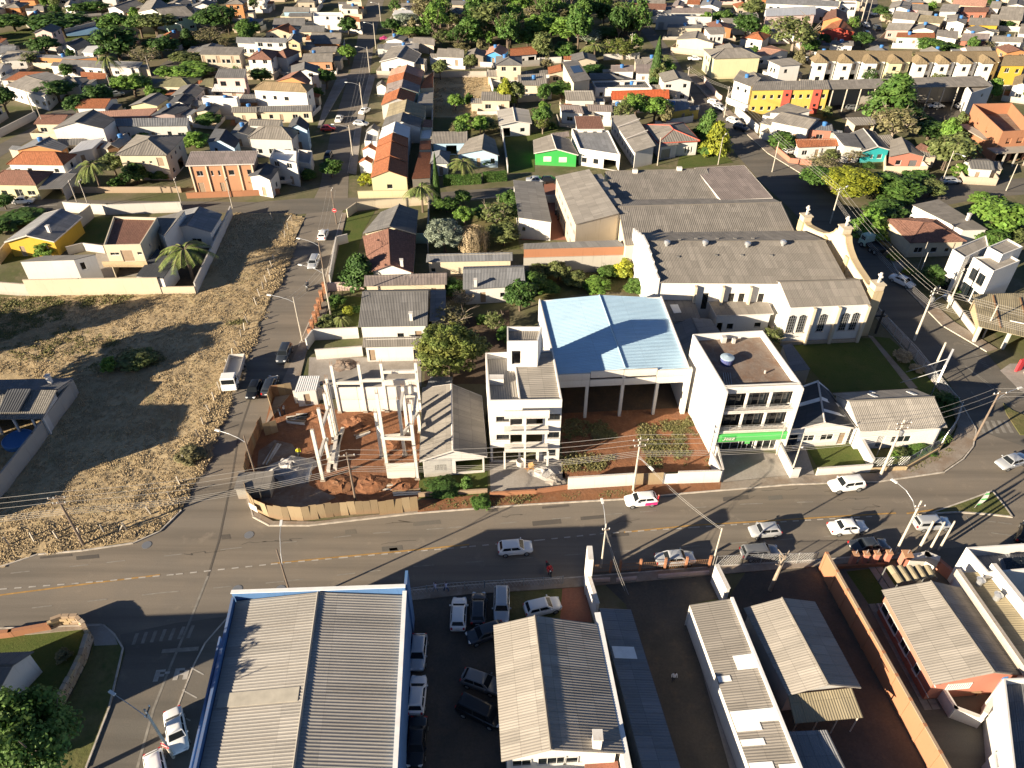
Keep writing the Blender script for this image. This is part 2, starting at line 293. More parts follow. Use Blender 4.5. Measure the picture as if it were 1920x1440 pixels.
def wallface(m,p0,p1,z0,zt0,zt1,ops,mi,rt,dark,rev=.14):
 """one outer wall from p0 to p1 (outside to the right), with real openings; returns nothing, windows become parts of rt"""
 p0,p1=Vector((p0[0],p0[1],0)),Vector((p1[0],p1[1],0));L=(p1-p0).length
 if L<.1:return
 e=(p1-p0)/L;nrm=Vector((e.y,-e.x,0));zt=min(zt0,zt1)
 R=[]
 for o in ops:
  s,zb,w,h=o[1]*L if o[1]<=1 else o[1],o[2],o[3],o[4];kind=o[5] if len(o)>5 else 'w'
  x0,x1=max(.05,s-w/2),min(L-.05,s+w/2);zb=max(z0,zb);ht=min(h,zt-zb-.08)
  if x1-x0>.25 and ht>.25 and not any(x0<r[1]+.05 and x1>r[0]-.05 and zb<r[3] and zb+ht>r[2] for r in R):R.append((x0,x1,zb,zb+ht,kind))
 xs=sorted({0,L,*[r[0] for r in R],*[r[1] for r in R]});zs=sorted({z0,zt,*[r[2] for r in R],*[r[3] for r in R]})
 pt=lambda x,z,d=0:p0+e*x+Vector((0,0,z))-nrm*d
 if not R:m.poly([pt(0,z0),pt(L,z0),pt(L,zt),pt(0,zt)],mi,[(0,z0),(L,z0),(L,zt),(0,zt)])
 else:
  for i in range(len(xs)-1):
   for j in range(len(zs)-1):
    x,z=(xs[i]+xs[i+1])/2,(zs[j]+zs[j+1])/2
    if xs[i+1]-xs[i]<1e-4 or zs[j+1]-zs[j]<1e-4 or any(r[0]<x<r[1] and r[2]<z<r[3] for r in R):continue
    a,b,c,d=xs[i],xs[i+1],zs[j],zs[j+1];m.poly([pt(a,c),pt(b,c),pt(b,d),pt(a,d)],mi,[(a,c),(b,c),(b,d),(a,d)])
 if abs(zt0-zt1)>.02:m.poly([pt(0,zt),pt(L,zt),pt(L,zt1) if zt1>zt0 else pt(0,zt0)],mi,[(0,zt),(L,zt),(L,zt1) if zt1>zt0 else(0,zt0)])
 for x0,x1,a,b,kind in R:
  for q in(((x0,a),(x0,b)),((x1,b),(x1,a)),((x0,b),(x1,b)),((x1,a),(x0,a))):
   m.poly([pt(*q[0]),pt(*q[1]),pt(*q[1],rev if kind!='o' else .25),pt(*q[0],rev if kind!='o' else .25)],mi)
  if kind=='o':continue
  w,h=x1-x0,b-a;f,g=opening_mesh(kind,w,h,dark);c=pt((x0+x1)/2,a,rev-.02)-rt.location
  rz=math.atan2(e.y,e.x)+math.pi;nm={'w':'window','b':'window','d':'door','g':'garage_door'}[kind];rz=math.atan2(e.y,e.x)
  # local +y must point outwards: turn by 180 degrees about z
  ob=link(nm,f,rt,c,rz=rz+math.pi);ob.scale=(w/round(w,1) if round(w,1) else 1,1,h/round(h,1) if round(h,1) else 1)
  link({'w':'pane','b':'pane','d':'door_leaf','g':'shutter'}[kind],g,ob)
def auto_ops(Ls,h,seed,sides):
 r=random.Random(seed);ops=[];nst=1 if h<4.8 else(2 if h<8 else 3)
 for wl in sides:
  L=Ls[wl];n=max(1,int(L/3.0))
  for st in range(nst):
   zb=st*2.9
   for i in range(n):
    s=(i+.5+r.uniform(-.12,.12))/n*L
    if st==0 and i==n//2 and r.random()<.6:ops.append((wl,s,.05,.95,2.1,'d'))
    elif r.random()<.85:ops.append((wl,s,zb+1.0+r.uniform(-.1,.1),r.choice((1.0,1.3,1.6)),r.choice((.9,1.1,1.2))))
 return ops
SEED=[7]
def house(z,label,pts,h,roof='gx',rm='fc',wc='white',rh=None,ov=.4,ops='auto',name='house',cat='house',par=.5,z0=0.0,dark=False,fascia=None,group=None,apex=.5,chim=None,tank=None,wend=None,extra=None,open_=()):
 SEED[0]+=1;sd=SEED[0];n=len(pts);rise={'flat':0}.get(roof,rh)
 hs=[h]*4
 if roof[0]=='s':
  rise=rh if rh is not None else .5
  for i in{'sb':(2,3),'sf':(0,1),'sl':(0,3),'sr':(1,2)}[roof]:hs[i]=h+rise
 Q=[G(z,p,hs[i]) if len(p)==2 else G(p[0],p[1:],hs[i]) for i,p in enumerate(pts)]
 if n==3:
  a=Q[1]-Q[0];a.z=0;L=a.length;a/=L;b=Vector((-a.y,a.x,0));dp=(Q[2]-Q[1]).dot(b)
  Q[0].z=Q[1].z=0;Q=[Q[0],Q[1],Q[1]+b*dp,Q[0]+b*dp]
 Q=[Vector((q.x,q.y,hs[i])) for i,q in enumerate(Q)]
 e=lambda i,j:(Vector((Q[j].x,Q[j].y,0))-Vector((Q[i].x,Q[i].y,0)))
 a,b=(e(0,1)+e(3,2)).normalized(),(e(1,2)+e(0,3)).normalized()
 if roof=='hip' and n==4: # square it up
  b=Vector((-a.y,a.x,0));c0=(Q[0]+Q[1]+Q[2]+Q[3])/4;la=(e(0,1).dot(a)+e(3,2).dot(a))/4;lb=(e(0,3).dot(b)+e(1,2).dot(b))/4
  Q=[c0-a*la-b*lb,c0+a*la-b*lb,c0+a*la+b*lb,c0-a*la+b*lb]
 cen=(Q[0]+Q[1]+Q[2]+Q[3])/4;base=Vector((cen.x,cen.y,z0));dist=cen.length
 rt=root(name,label,cat,base,group)
 if roof=='flat':ov=0
 sg=((1,1),(-1,1),(-1,-1),(1,-1));Wc=[Q[i]+a*ov*sg[i][0]+b*ov*sg[i][1] for i in range(4)]
 La,Lb=e(0,1).length,e(1,2).length
 if rise is None:rise=.2*(Lb if roof in('gx','hip') else La)*.5*1.15;rise=min(rise,2.4)
 Ls=[(Wc[(i+1)%4]-Wc[i]).length for i in range(4)]
 if ops=='auto':ops=auto_ops(Ls,h,sd,(0,3) if cen.x>0 else(0,1))
 m=M();tops=[(hs[i],hs[(i+1)%4]) for i in range(4)];dz=.04
 if roof in('gx','hip'):k=rise*ov/(Lb/2)
 elif roof=='gy':k=rise*ov/(La/2)
 else:k=0
 mats=[wc]
 for i in range(4):
  if i in open_:continue
  t0,t1=tops[i][0]+k-dz,tops[i][1]+k-dz
  if roof=='flat':t0=t1=h
  wallface(m,Wc[i],Wc[(i+1)%4],z0,t0,t1,[o for o in ops if o[0]==i],0,rt,dark)
 zt=h+k-dz
 if roof=='gy':
  for i in(0,2):
   if i in open_:pass
   p,q=Wc[i],Wc[(i+1)%4];t=apex if i==0 else 1-apex;A=lerp(p,q,t);L=(q-p).length
   m.poly([(p.x,p.y,zt),(q.x,q.y,zt),(A.x,A.y,h+rise-.1)],0,[(0,zt),(L,zt),(L*t,h+rise)])
 if roof=='gx':
  for i in(1,3):
   p,q=Wc[i],Wc[(i+1)%4];t=apex if i==1 else 1-apex;A=lerp(p,q,t);L=(q-p).length
   m.poly([(p.x,p.y,zt),(q.x,q.y,zt),(A.x,A.y,h+rise-.1)],0,[(0,zt),(L,zt),(L*t,h+rise)])
 if roof=='flat':
  I=[Q[i]+a*.18*sg[i][0]+b*.18*sg[i][1] for i in range(4)]
  for i in range(4):
   j=(i+1)%4;m.poly([Q[i],Q[j],I[j],I[i]],0);lo=Vector((0,0,par))
   m.poly([I[j]-lo,I[i]-lo,I[i],I[j]][::-1],0,[(0,2),(La,2),(La,2+par),(0,2+par)])
 if m.f:m.build('wall',mats,rt)
 pitch,amp,trap=ribs(rm,dist);r=M();up=Vector((0,0,rise))
 if roof=='gx':
  R0,R1=lerp(Q[0],Q[3],apex)+up,lerp(Q[1],Q[2],apex)+up
  slope(r,Q[0],Q[1],R1,R0,pitch,amp,0,trap=trap);slope(r,Q[2],Q[3],R0,R1,pitch,amp,0,trap=trap)
 elif roof=='gy':
  R0,R1=lerp(Q[0],Q[1],apex)+up,lerp(Q[3],Q[2],apex)+up
  slope(r,Q[3],Q[0],R0,R1,pitch,amp,0,trap=trap);slope(r,Q[1],Q[2],R1,R0,pitch,amp,0,trap=trap)
 elif roof=='hip':
  hm=min(La,Lb)*.5*.92
  if La>=Lb:R0,R1=lerp(Q[0],Q[3],.5)+a*hm+up,lerp(Q[1],Q[2],.5)-a*hm+up
  else:R0,R1=lerp(Q[0],Q[1],.5)+b*hm+up,lerp(Q[3],Q[2],.5)-b*hm+up
  F=[(Q[0],Q[1],R1,R0),(Q[1],Q[2],R1,R1),(Q[2],Q[3],R0,R1),(Q[3],Q[0],R0,R0)] if La>=Lb else[(Q[0],Q[1],R0,R0),(Q[1],Q[2],R1,R0),(Q[2],Q[3],R1,R1),(Q[3],Q[0],R0,R1)]
  for f in F:slope(r,*f,pitch,amp,0,trap=trap,hip=True)
 elif roof=='flat':
  I=[Q[i]+a*.18*sg[i][0]+b*.18*sg[i][1]-Vector((0,0,par)) for i in range(4)]
  slope(r,I[0],I[1],I[2],I[3],pitch,amp if rm not in('concrete','paving','greydirt') else 0,0,trap=trap)
 elif roof=='sb' or roof=='sf':
  f=(Q[0],Q[1],Q[2],Q[3]) if roof=='sb' else(Q[2],Q[3],Q[0],Q[1]);slope(r,*f,pitch,amp,0,trap=trap)
 elif roof in('sl','sr'):
  f=(Q[1],Q[2],Q[3],Q[0]) if roof=='sl' else(Q[3],Q[0],Q[1],Q[2]);slope(r,*f,pitch,amp,0,trap=trap)
 ro=r.build('roof',[rm],rt)
 if roof in('gx','gy','hip'): # ridge capping
  rc=M();d=(R1-R0)
  if d.length>.3:
   rc.tube(R0+Vector((0,0,.02)),R1+Vector((0,0,.02)),.13,.13,6)
   if roof=='hip':
    for q,R in((Q[0],R0),(Q[1],R1 if La>=Lb else R0),(Q[2],R1),(Q[3],R0 if La>=Lb else R1)):rc.tube(q+Vector((0,0,.04)),R+Vector((0,0,.02)),.11,.11,5)
   rc.build('ridge_cap',[rm if fascia is None else fascia],ro)
 if fascia and roof!='flat':
  fc=M()
  E=[(Q[0],Q[1]),(Q[1],Q[2]),(Q[2],Q[3]),(Q[3],Q[0])]
  for i,(p,q) in enumerate(E):
   if roof=='gy' and i in(0,2):mid=lerp(p,q,apex if i==0 else 1-apex)+up;seg=[(p,mid),(mid,q)]
   elif roof=='gx' and i in(1,3):mid=lerp(p,q,apex if i==1 else 1-apex)+up;seg=[(p,mid),(mid,q)]
   else:seg=[(p,q)]
   for s0,s1 in seg:
    d=(s1-s0)/2;nn=Vector((d.y,-d.x,0)).normalized()
    fc.box((s0+s1)/2+nn*.03-Vector((0,0,.08)),d,nn*.02,(0,0,.11))
  fc.build('fascia',[fascia],ro)
 st=lambda s,t:lerp(lerp(Q[0],Q[1],s),lerp(Q[3],Q[2],s),t)
 def surf(s,t):
  p=st(s,t)
  if roof=='gx':p.z=h+rise*(t/apex if t<apex else(1-t)/(1-apex))
  elif roof=='gy':p.z=h+rise*(s/apex if s<apex else(1-s)/(1-apex))
  elif roof=='flat':p.z=h-par
  elif roof=='hip':p.z=h+rise*min(1,min(s,1-s)*La/(min(La,Lb)/2),min(t,1-t)*Lb/(min(La,Lb)/2))
  return p
 for s,t in(chim or()):
  c=M();p=surf(s,t);c.box(p+Vector((0,0,.5)),a*.25,b*.25,(0,0,.8));c.box(p+Vector((0,0,1.35)),a*.33,b*.33,(0,0,.06));c.build('chimney',['white' if wc not in('brick',) else 'brick'],ro)
 for s,t in(tank or()):water_tank(surf(s,t),ro)
 if name=='house' and dist>190 and cen.y>135: # garden wall and yard of a far house
  rr=random.Random(sd*7);d1,d2=rr.uniform(1.5,3.2),rr.uniform(.8,1.8);y=M();F_=[Wc[0]-a*d2-b*d1,Wc[1]+a*d2-b*d1,Wc[2]+a*d2,Wc[3]-a*d2];F_=[Vector((q.x,q.y,0)) for q in F_]
  for k_ in range(rr.choice((0,1,1,2))): # lean-to annexes at the side and back
   s_=rr.choice((-1,1));w_,l_,h_=rr.uniform(2.2,3.6),Lb*rr.uniform(.3,.6),rr.uniform(2.2,2.8);c_=(Wc[0] if s_<0 else Wc[1])+a*s_*w_/2+b*(l_/2+rr.uniform(0,Lb*.35)) if k_==0 else lerp(Wc[3],Wc[2],rr.uniform(.3,.7))+b*w_*.5;c_=Vector((c_.x,c_.y,0))
   if k_:w_,l_=La*rr.uniform(.3,.5),w_
   x_=M();x_.box(c_+Vector((0,0,h_/2)),a*w_*.48,b*l_*.48,(0,0,h_/2));ax_=x_.build('annex',[rr.choice((wc,'white','cream','beige'))],rt);x_=M();slope(x_,c_-a*w_*.53-b*l_*.53+Vector((0,0,h_)),c_+a*w_*.53-b*l_*.53+Vector((0,0,h_)),c_+a*w_*.53+b*l_*.53+Vector((0,0,h_+.35)),c_-a*w_*.53+b*l_*.53+Vector((0,0,h_+.35)),.5,.05);x_.build('annex_roof',[rr.choice(('fc','fcd','fcb','fcl','tile',rm if rm in MATS else 'fc'))],ax_)
  if rr.random()<.3:water_tank(surf(rr.uniform(.3,.7),.6)-Vector((0,0,.1)),ro)
  y.poly([q+Vector((0,0,.03+.0007*(sd%40))) for q in F_]);y.build('yard',[rr.choice(('concrete','paving','roughgrass','dirt','concrete'))],rt)
  if rr.random()<.8:
   g_=M();hh=rr.uniform(.9,1.9)
   for p,q in((F_[0],F_[1]),(F_[1],F_[2]),(F_[3],F_[0])):dd=(q-p)/2;nn=Vector((dd.y,-dd.x,0)).normalized()*.08;g_.box((p+q)/2+Vector((0,0,hh/2)),dd*.985,nn,(0,0,hh/2))
   g_.build('garden_wall',[rr.choice(('cream','white','pale','conc','beige',wc))],rt)
 return rt,Q,surf,ro,Wc
def water_tank(p,parent):
 m=M();q=Vector(p);m.lathe([(.52,q.z),(.60,q.z+.75),(.62,q.z+.8),(.62,q.z+.86),(.4,q.z+.98),(.12,q.z+1.02)],12,0,(q.x,q.y));o=m.build('water_tank',['waterblue'],parent,True)
plain('waterblue',(.05,.17,.42),.4)
def skylights(rt_roof,surf,cells,mat='sheetw',nm='skylight_sheet'):
 """flat translucent sheets laid on a roof: cells = (s0, s1, t0, t1)"""
 for s0,s1,t0,t1 in cells:
  q=[surf(s0,t0),surf(s1,t0),surf(s1,t1),surf(s0,t1)];n=(q[1]-q[0]).cross(q[3]-q[0]).normalized()*.075
  m=M();m.poly([p+n for p in q])
  for i in range(4):m.poly([q[i],q[(i+1)%4],q[(i+1)%4]+n,q[i]+n])
  m.build(nm,[mat],rt_roof)
# ---------------- sheets on the ground ----------------
LZ=[0.0]
def sheet(name,z,pts,mat,lay,kind='structure',label=None,cat=None,grid=None):
 zz=.004*lay;m=M();pp=[G(z,p) if len(p)==2 else G(p[0],p[1:]) for p in pts];pp=[Vector((p.x,p.y,zz)) for p in pp]
 A=sum(pp[i].x*pp[(i+1)%len(pp)].y-pp[(i+1)%len(pp)].x*pp[i].y for i in range(len(pp)))
 if A<0:pp.reverse()
 m.poly(pp);o=m.build(name,[mat],None,kind=kind);return o
def strip(name,z,pts,w,mat,lay,h=0.0,parent=None,kind='structure',closed=False,dash=None,zoff=None):
 """a band of width w along a line seen in the photograph (marking, kerb)"""
 pp=[G(z,p) if len(p)==2 else G(p[0],p[1:]) for p in pts];m=M();zz=.004*lay
 segs=[]
 for i in range(len(pp)-1):
  a,b=pp[i],pp[i+1];L=(b-a).length;d=(b-a)/L
  if dash:
   t=0
   while t<L:segs.append((a+d*t,a+d*min(L,t+dash[0])));t+=dash[0]+dash[1]
  else:segs.append((a,b))
 for a,b in segs:
  d=(b-a).normalized();n=Vector((-d.y,d.x,0))*w/2
  if h:m.box((a+b)/2+Vector((0,0,h/2)),(b-a)/2+d*.02,n,(0,0,h/2))
  else:m.poly([a-n+Vector((0,0,zz)),b-n+Vector((0,0,zz)),b+n+Vector((0,0,zz)),a+n+Vector((0,0,zz))])
 return m.build(name,[mat],parent,kind=kind)
def bwall(z,label,pts,h,wc='white',t=.18,name='boundary_wall',cat='wall',cap=None,coping=True,step=None,group=None):
 pp=[G(z,p) if len(p)==2 else G(p[0],p[1:]) for p in pts];c=sum(pp,Vector())/len(pp)
 rt=root(name,label,cat,c,group);m=M();k=M()
 for i in range(len(pp)-1):
  a,b=pp[i],pp[i+1];d=(b-a).normalized();n=Vector((-d.y,d.x,0))*t/2;e0=d*.0;hh=h if not isinstance(h,(list,tuple)) else h[i]
  m.box((a+b)/2+Vector((0,0,hh/2)),(b-a)/2+d*(t/2-.003*i),n*(1-.01*i),(0,0,hh/2))
  if coping:k.box((a+b)/2+Vector((0,0,hh+.03)),(b-a)/2+d*(t/2+.02),n*1.35,(0,0,.029))
 m.build('wall_body',[wc],rt)
 if coping:k.build('coping',[cap or wc],rt)
 return rt
ground('gravelw',(.48,.46,.44),(.38,.36,.34),.6,None,6,.8,1,.8)
ground('patch',(.11,.10,.09),(.14,.12,.10),.3,None,6,.8,.95,.2)
# ---------------- trees: unit meshes (radius 1, height 1), shared between trees ----------------
def leafquad(m,p,n,s,r,asp=1.6):
 n=n.normalized();a=n.orthogonal().normalized();a=(Matrix.Rotation(r.uniform(0,6.28),3,n)@a);b=n.cross(a);l=s*asp
 i=len(m.v);m.v+=[tuple(p-a*s*.5),tuple(p-b*l*.5),tuple(p+a*s*.5),tuple(p+b*l*.5)];m.f.append((i,i+1,i+2,i+3));m.m.append(0);m.uv+=[(0,0)]*4;m.leaf.append(r.random())
def limbs(m,r,H,R,zt,n,thick,spread=.8):
 m.path([Vector((0,0,-.15)),Vector((r.uniform(-.1,.1),r.uniform(-.1,.1),zt*.5)),Vector((r.uniform(-.15,.15),r.uniform(-.15,.15),zt))],thick,thick*.7,6)
 ends=[]
 for i in range(n):
  t=6.28*(i+r.uniform(0,.6))/n;q=r.uniform(.45,spread);e=Vector((math.cos(t)*R*q,math.sin(t)*R*q,zt+(H-zt)*r.uniform(.4,.85)));s=Vector((0,0,zt*r.uniform(.75,1)))
  md=lerp(s,e,.5)+Vector((0,0,-.05*H));m.path([s,md,e],thick*.5,thick*.13,5);ends.append((md,e))
 return ends
def mk_tree(kind,seed):
 r=random.Random(seed*31+len(kind));t=M();c=M();c.leaf=[]
 H,R=7.0,3.0
 def clumps(n,nl,f,ls,rb=(.2,.36),up=.35):
  for _ in range(n):
   p,s=f();rb_=R*r.uniform(*rb)*s
   for _ in range(nl):
    d=Vector((r.gauss(0,1),r.gauss(0,1),r.gauss(0,1)+.25)).normalized();q=p+Vector((d.x,d.y,d.z*.8))*rb_*(r.random()**.35)
    leafquad(c,q,d+Vector((r.uniform(-.6,.6),r.uniform(-.6,.6),r.uniform(-.3,.6)+up)),ls*r.uniform(.7,1.3),r)
 def shell(zc,rz,rr=1.0,pw=.45,low=-.6):
  def f():
   while 1:
    d=Vector((r.gauss(0,1),r.gauss(0,1),r.gauss(0,1))).normalized()
    if d.z>low:break
   k=r.uniform(.15,1)**pw*.80*r.uniform(.8,1.12);return Vector((d.x*R*rr*k,d.y*R*rr*k,zc+d.z*rz*k)),r.uniform(.8,1.15)
  return f
 if kind=='round':limbs(t,r,H,R,2.4,7,.24);clumps(62,60,shell(4.3,2.7),.34)
 elif kind=='fine':limbs(t,r,H,R,2.4,9,.2);clumps(150,110,shell(4.2,2.75),.15,(.14,.26))
 elif kind=='spread':limbs(t,r,H,R,3.0,8,.28);clumps(62,56,shell(4.9,1.9,1.05,.35,-.35),.32)
 elif kind=='oval':limbs(t,r,H,R,2.0,6,.2);clumps(66,56,shell(4.0,3.1,.95,.45,-.9),.34)
 elif kind=='bush':limbs(t,r,H,R,.8,6,.2);clumps(54,62,shell(2.6,4.2,1.0,.5,-.35),.40)
 elif kind=='open': # thin crown, limbs show through
  e=limbs(t,r,H,R,2.2,11,.22,.95)
  for md,q in e:
   for _ in range(3):t.path([lerp(md,q,r.random()),q+Vector((r.uniform(-1,1),r.uniform(-1,1),r.uniform(0,1)))*.8],.05,.015,4)
  clumps(56,30,shell(4.4,2.6),.26,(.18,.36))
 elif kind=='bare':
  e=limbs(t,r,H,R,2.0,12,.2,.95)
  for md,q in e:
   for _ in range(7):s=lerp(md,q,r.uniform(0,1));t.path([s,s+Vector((r.uniform(-1,1),r.uniform(-1,1),r.uniform(.1,1.1)))*1.1],.04,.01,4)
  clumps(45,20,shell(4.4,2.6),.22,(.2,.36))
 elif kind=='conifer':
  t.path([Vector((0,0,-.1)),Vector((0,0,6.6))],.2,.05,6)
  for i in range(95):
   z=.8+6.0*(i/95)**1.05;rr=R*(1-z/7.15)**.8*r.uniform(.55,1.05);a=r.uniform(0,6.28);p=Vector((math.cos(a)*rr,math.sin(a)*rr,z))
   for _ in range(40):
    d=Vector((r.gauss(0,1),r.gauss(0,1),r.gauss(0,.6))).normalized()*r.random()**.4*.62;leafquad(c,p+d+Vector((math.cos(a),math.sin(a),-.3))*r.uniform(-.3,.3),Vector((math.cos(a),math.sin(a),.6))+Vector((r.uniform(-.6,.6),)*3),.26,r,2.2)
 elif kind=='cypress':
  t.path([Vector((0,0,-.1)),Vector((0,0,6.0))],.35,.1,6)
  for i in range(4200):
   z=7*r.random()**1.15;k=z/7;rr=R*.95*min(1,.55+k*2.2)*(1-k)**.65*r.uniform(.7,1.05);a=r.uniform(0,6.28);leafquad(c,Vector((math.cos(a)*rr,math.sin(a)*rr,z)),Vector((math.cos(a),math.sin(a),.35))+Vector((r.uniform(-.5,.5),r.uniform(-.5,.5),0)),.30,r,1.6)
 elif kind=='willow':
  limbs(t,r,H,R,3.2,8,.2)
  for i in range(330):
   a=r.uniform(0,6.28);q=r.random()**.5*R*.9;z1=6.6-1.9*(q/R)**2;z0=r.uniform(.4,2.2)
   x,y=math.cos(a)*q,math.sin(a)*q
   for k in range(12):z=lerp(z0,z1,k/11);leafquad(c,Vector((x+r.uniform(-.1,.1),y+r.uniform(-.1,.1),z)),Vector((math.cos(a),math.sin(a),.2+r.uniform(-.3,.3))),.16,r,3)
 elif kind=='palm':
  t.path([Vector((0,0,-.1)),Vector((.08,.02,2.5)),Vector((.0,0,5.0))],.2,.14,7)
  for i in range(19):
   a=6.28*i/19+r.uniform(-.15,.15);el=r.uniform(.15,1.1);pts=[];L=R*r.uniform(.95,1.15)
   for k in range(8):s=k/7;pts.append(Vector((math.cos(a)*L*s*math.cos(el*(1-s*.5)),math.sin(a)*L*s*math.cos(el*(1-s*.5)),5.0+L*(math.sin(el)*s-1.05*s*s))))
   t.path(pts,.05,.012,4)
   for k in range(1,8):
    for q in range(4):
     p=lerp(pts[k-1],pts[k],q/4);d=(pts[k]-pts[k-1]).normalized();sd=d.cross(Vector((0,0,1))).normalized()
     for s in(-1,1):
      e=p+(sd*s*.62+d*.25+Vector((0,0,-.28-.2*r.random())))*(1.0-.6*abs(k/7-.45));w=d*.07;j=len(c.v);c.v+=[tuple(p-w),tuple(p+w),tuple(e)];c.f.append((j,j+1,j+2));c.m.append(0);c.uv+=[(0,0)]*3;c.leaf.append(r.random())
 for m in(t,c):m.v=[(x/R,y/R,z/H) for x,y,z in m.v]
 return t.mesh(kind+'_trunk',['bark']),c.mesh(kind+'_crown',['leaf_mid'])
TP={}
TN=[0]
def slotmat(o,k,i=0):o.material_slots[i].link='OBJECT';o.material_slots[i].material=MATS[k]
def tree_at(loc,h,rad_,kind,leaf,label,group=None,name='tree',cat='tree',bark=None):
 TN[0]+=1;v=TN[0]%(3 if kind in('round','oval','open','spread','bush') else 2)
 if(kind,v) not in TP:TP[(kind,v)]=mk_tree(kind,v+1)
 t,c=TP[(kind,v)];rt=root(name,label,cat,loc,group,(TN[0]*2.399)%6.28);rt.scale=(rad_,rad_,h)
 a=link('trunk',t,rt);b=link('crown',c,rt);slotmat(b,leaf)
 if bark:slotmat(a,bark)
 return rt
def tree(z,kind,leaf,base,ytop,w,label,group=None,name='tree',cat='tree',bark=None):
 B=G(z,base);h=max(.5,ptop(z,base,ytop));d=P(Vector((B.x,B.y,h/2)))[2];R=max(.25,w/ZR[z][2]/2*d/FPX)*1.42
 h=max(h*.7,h-R*.12);dd=B.y*math.cos(TH)+(CH-.6*h)*math.sin(TH);B=Vector(((ZR[z][0]+base[0]/ZR[z][2]-960)/FPX*dd,B.y,0))
 # a crown seen from above also reaches up the picture by its depth: take that part off the height
 return tree_at(B,h,R,kind,leaf,label,group,name,cat,bark)
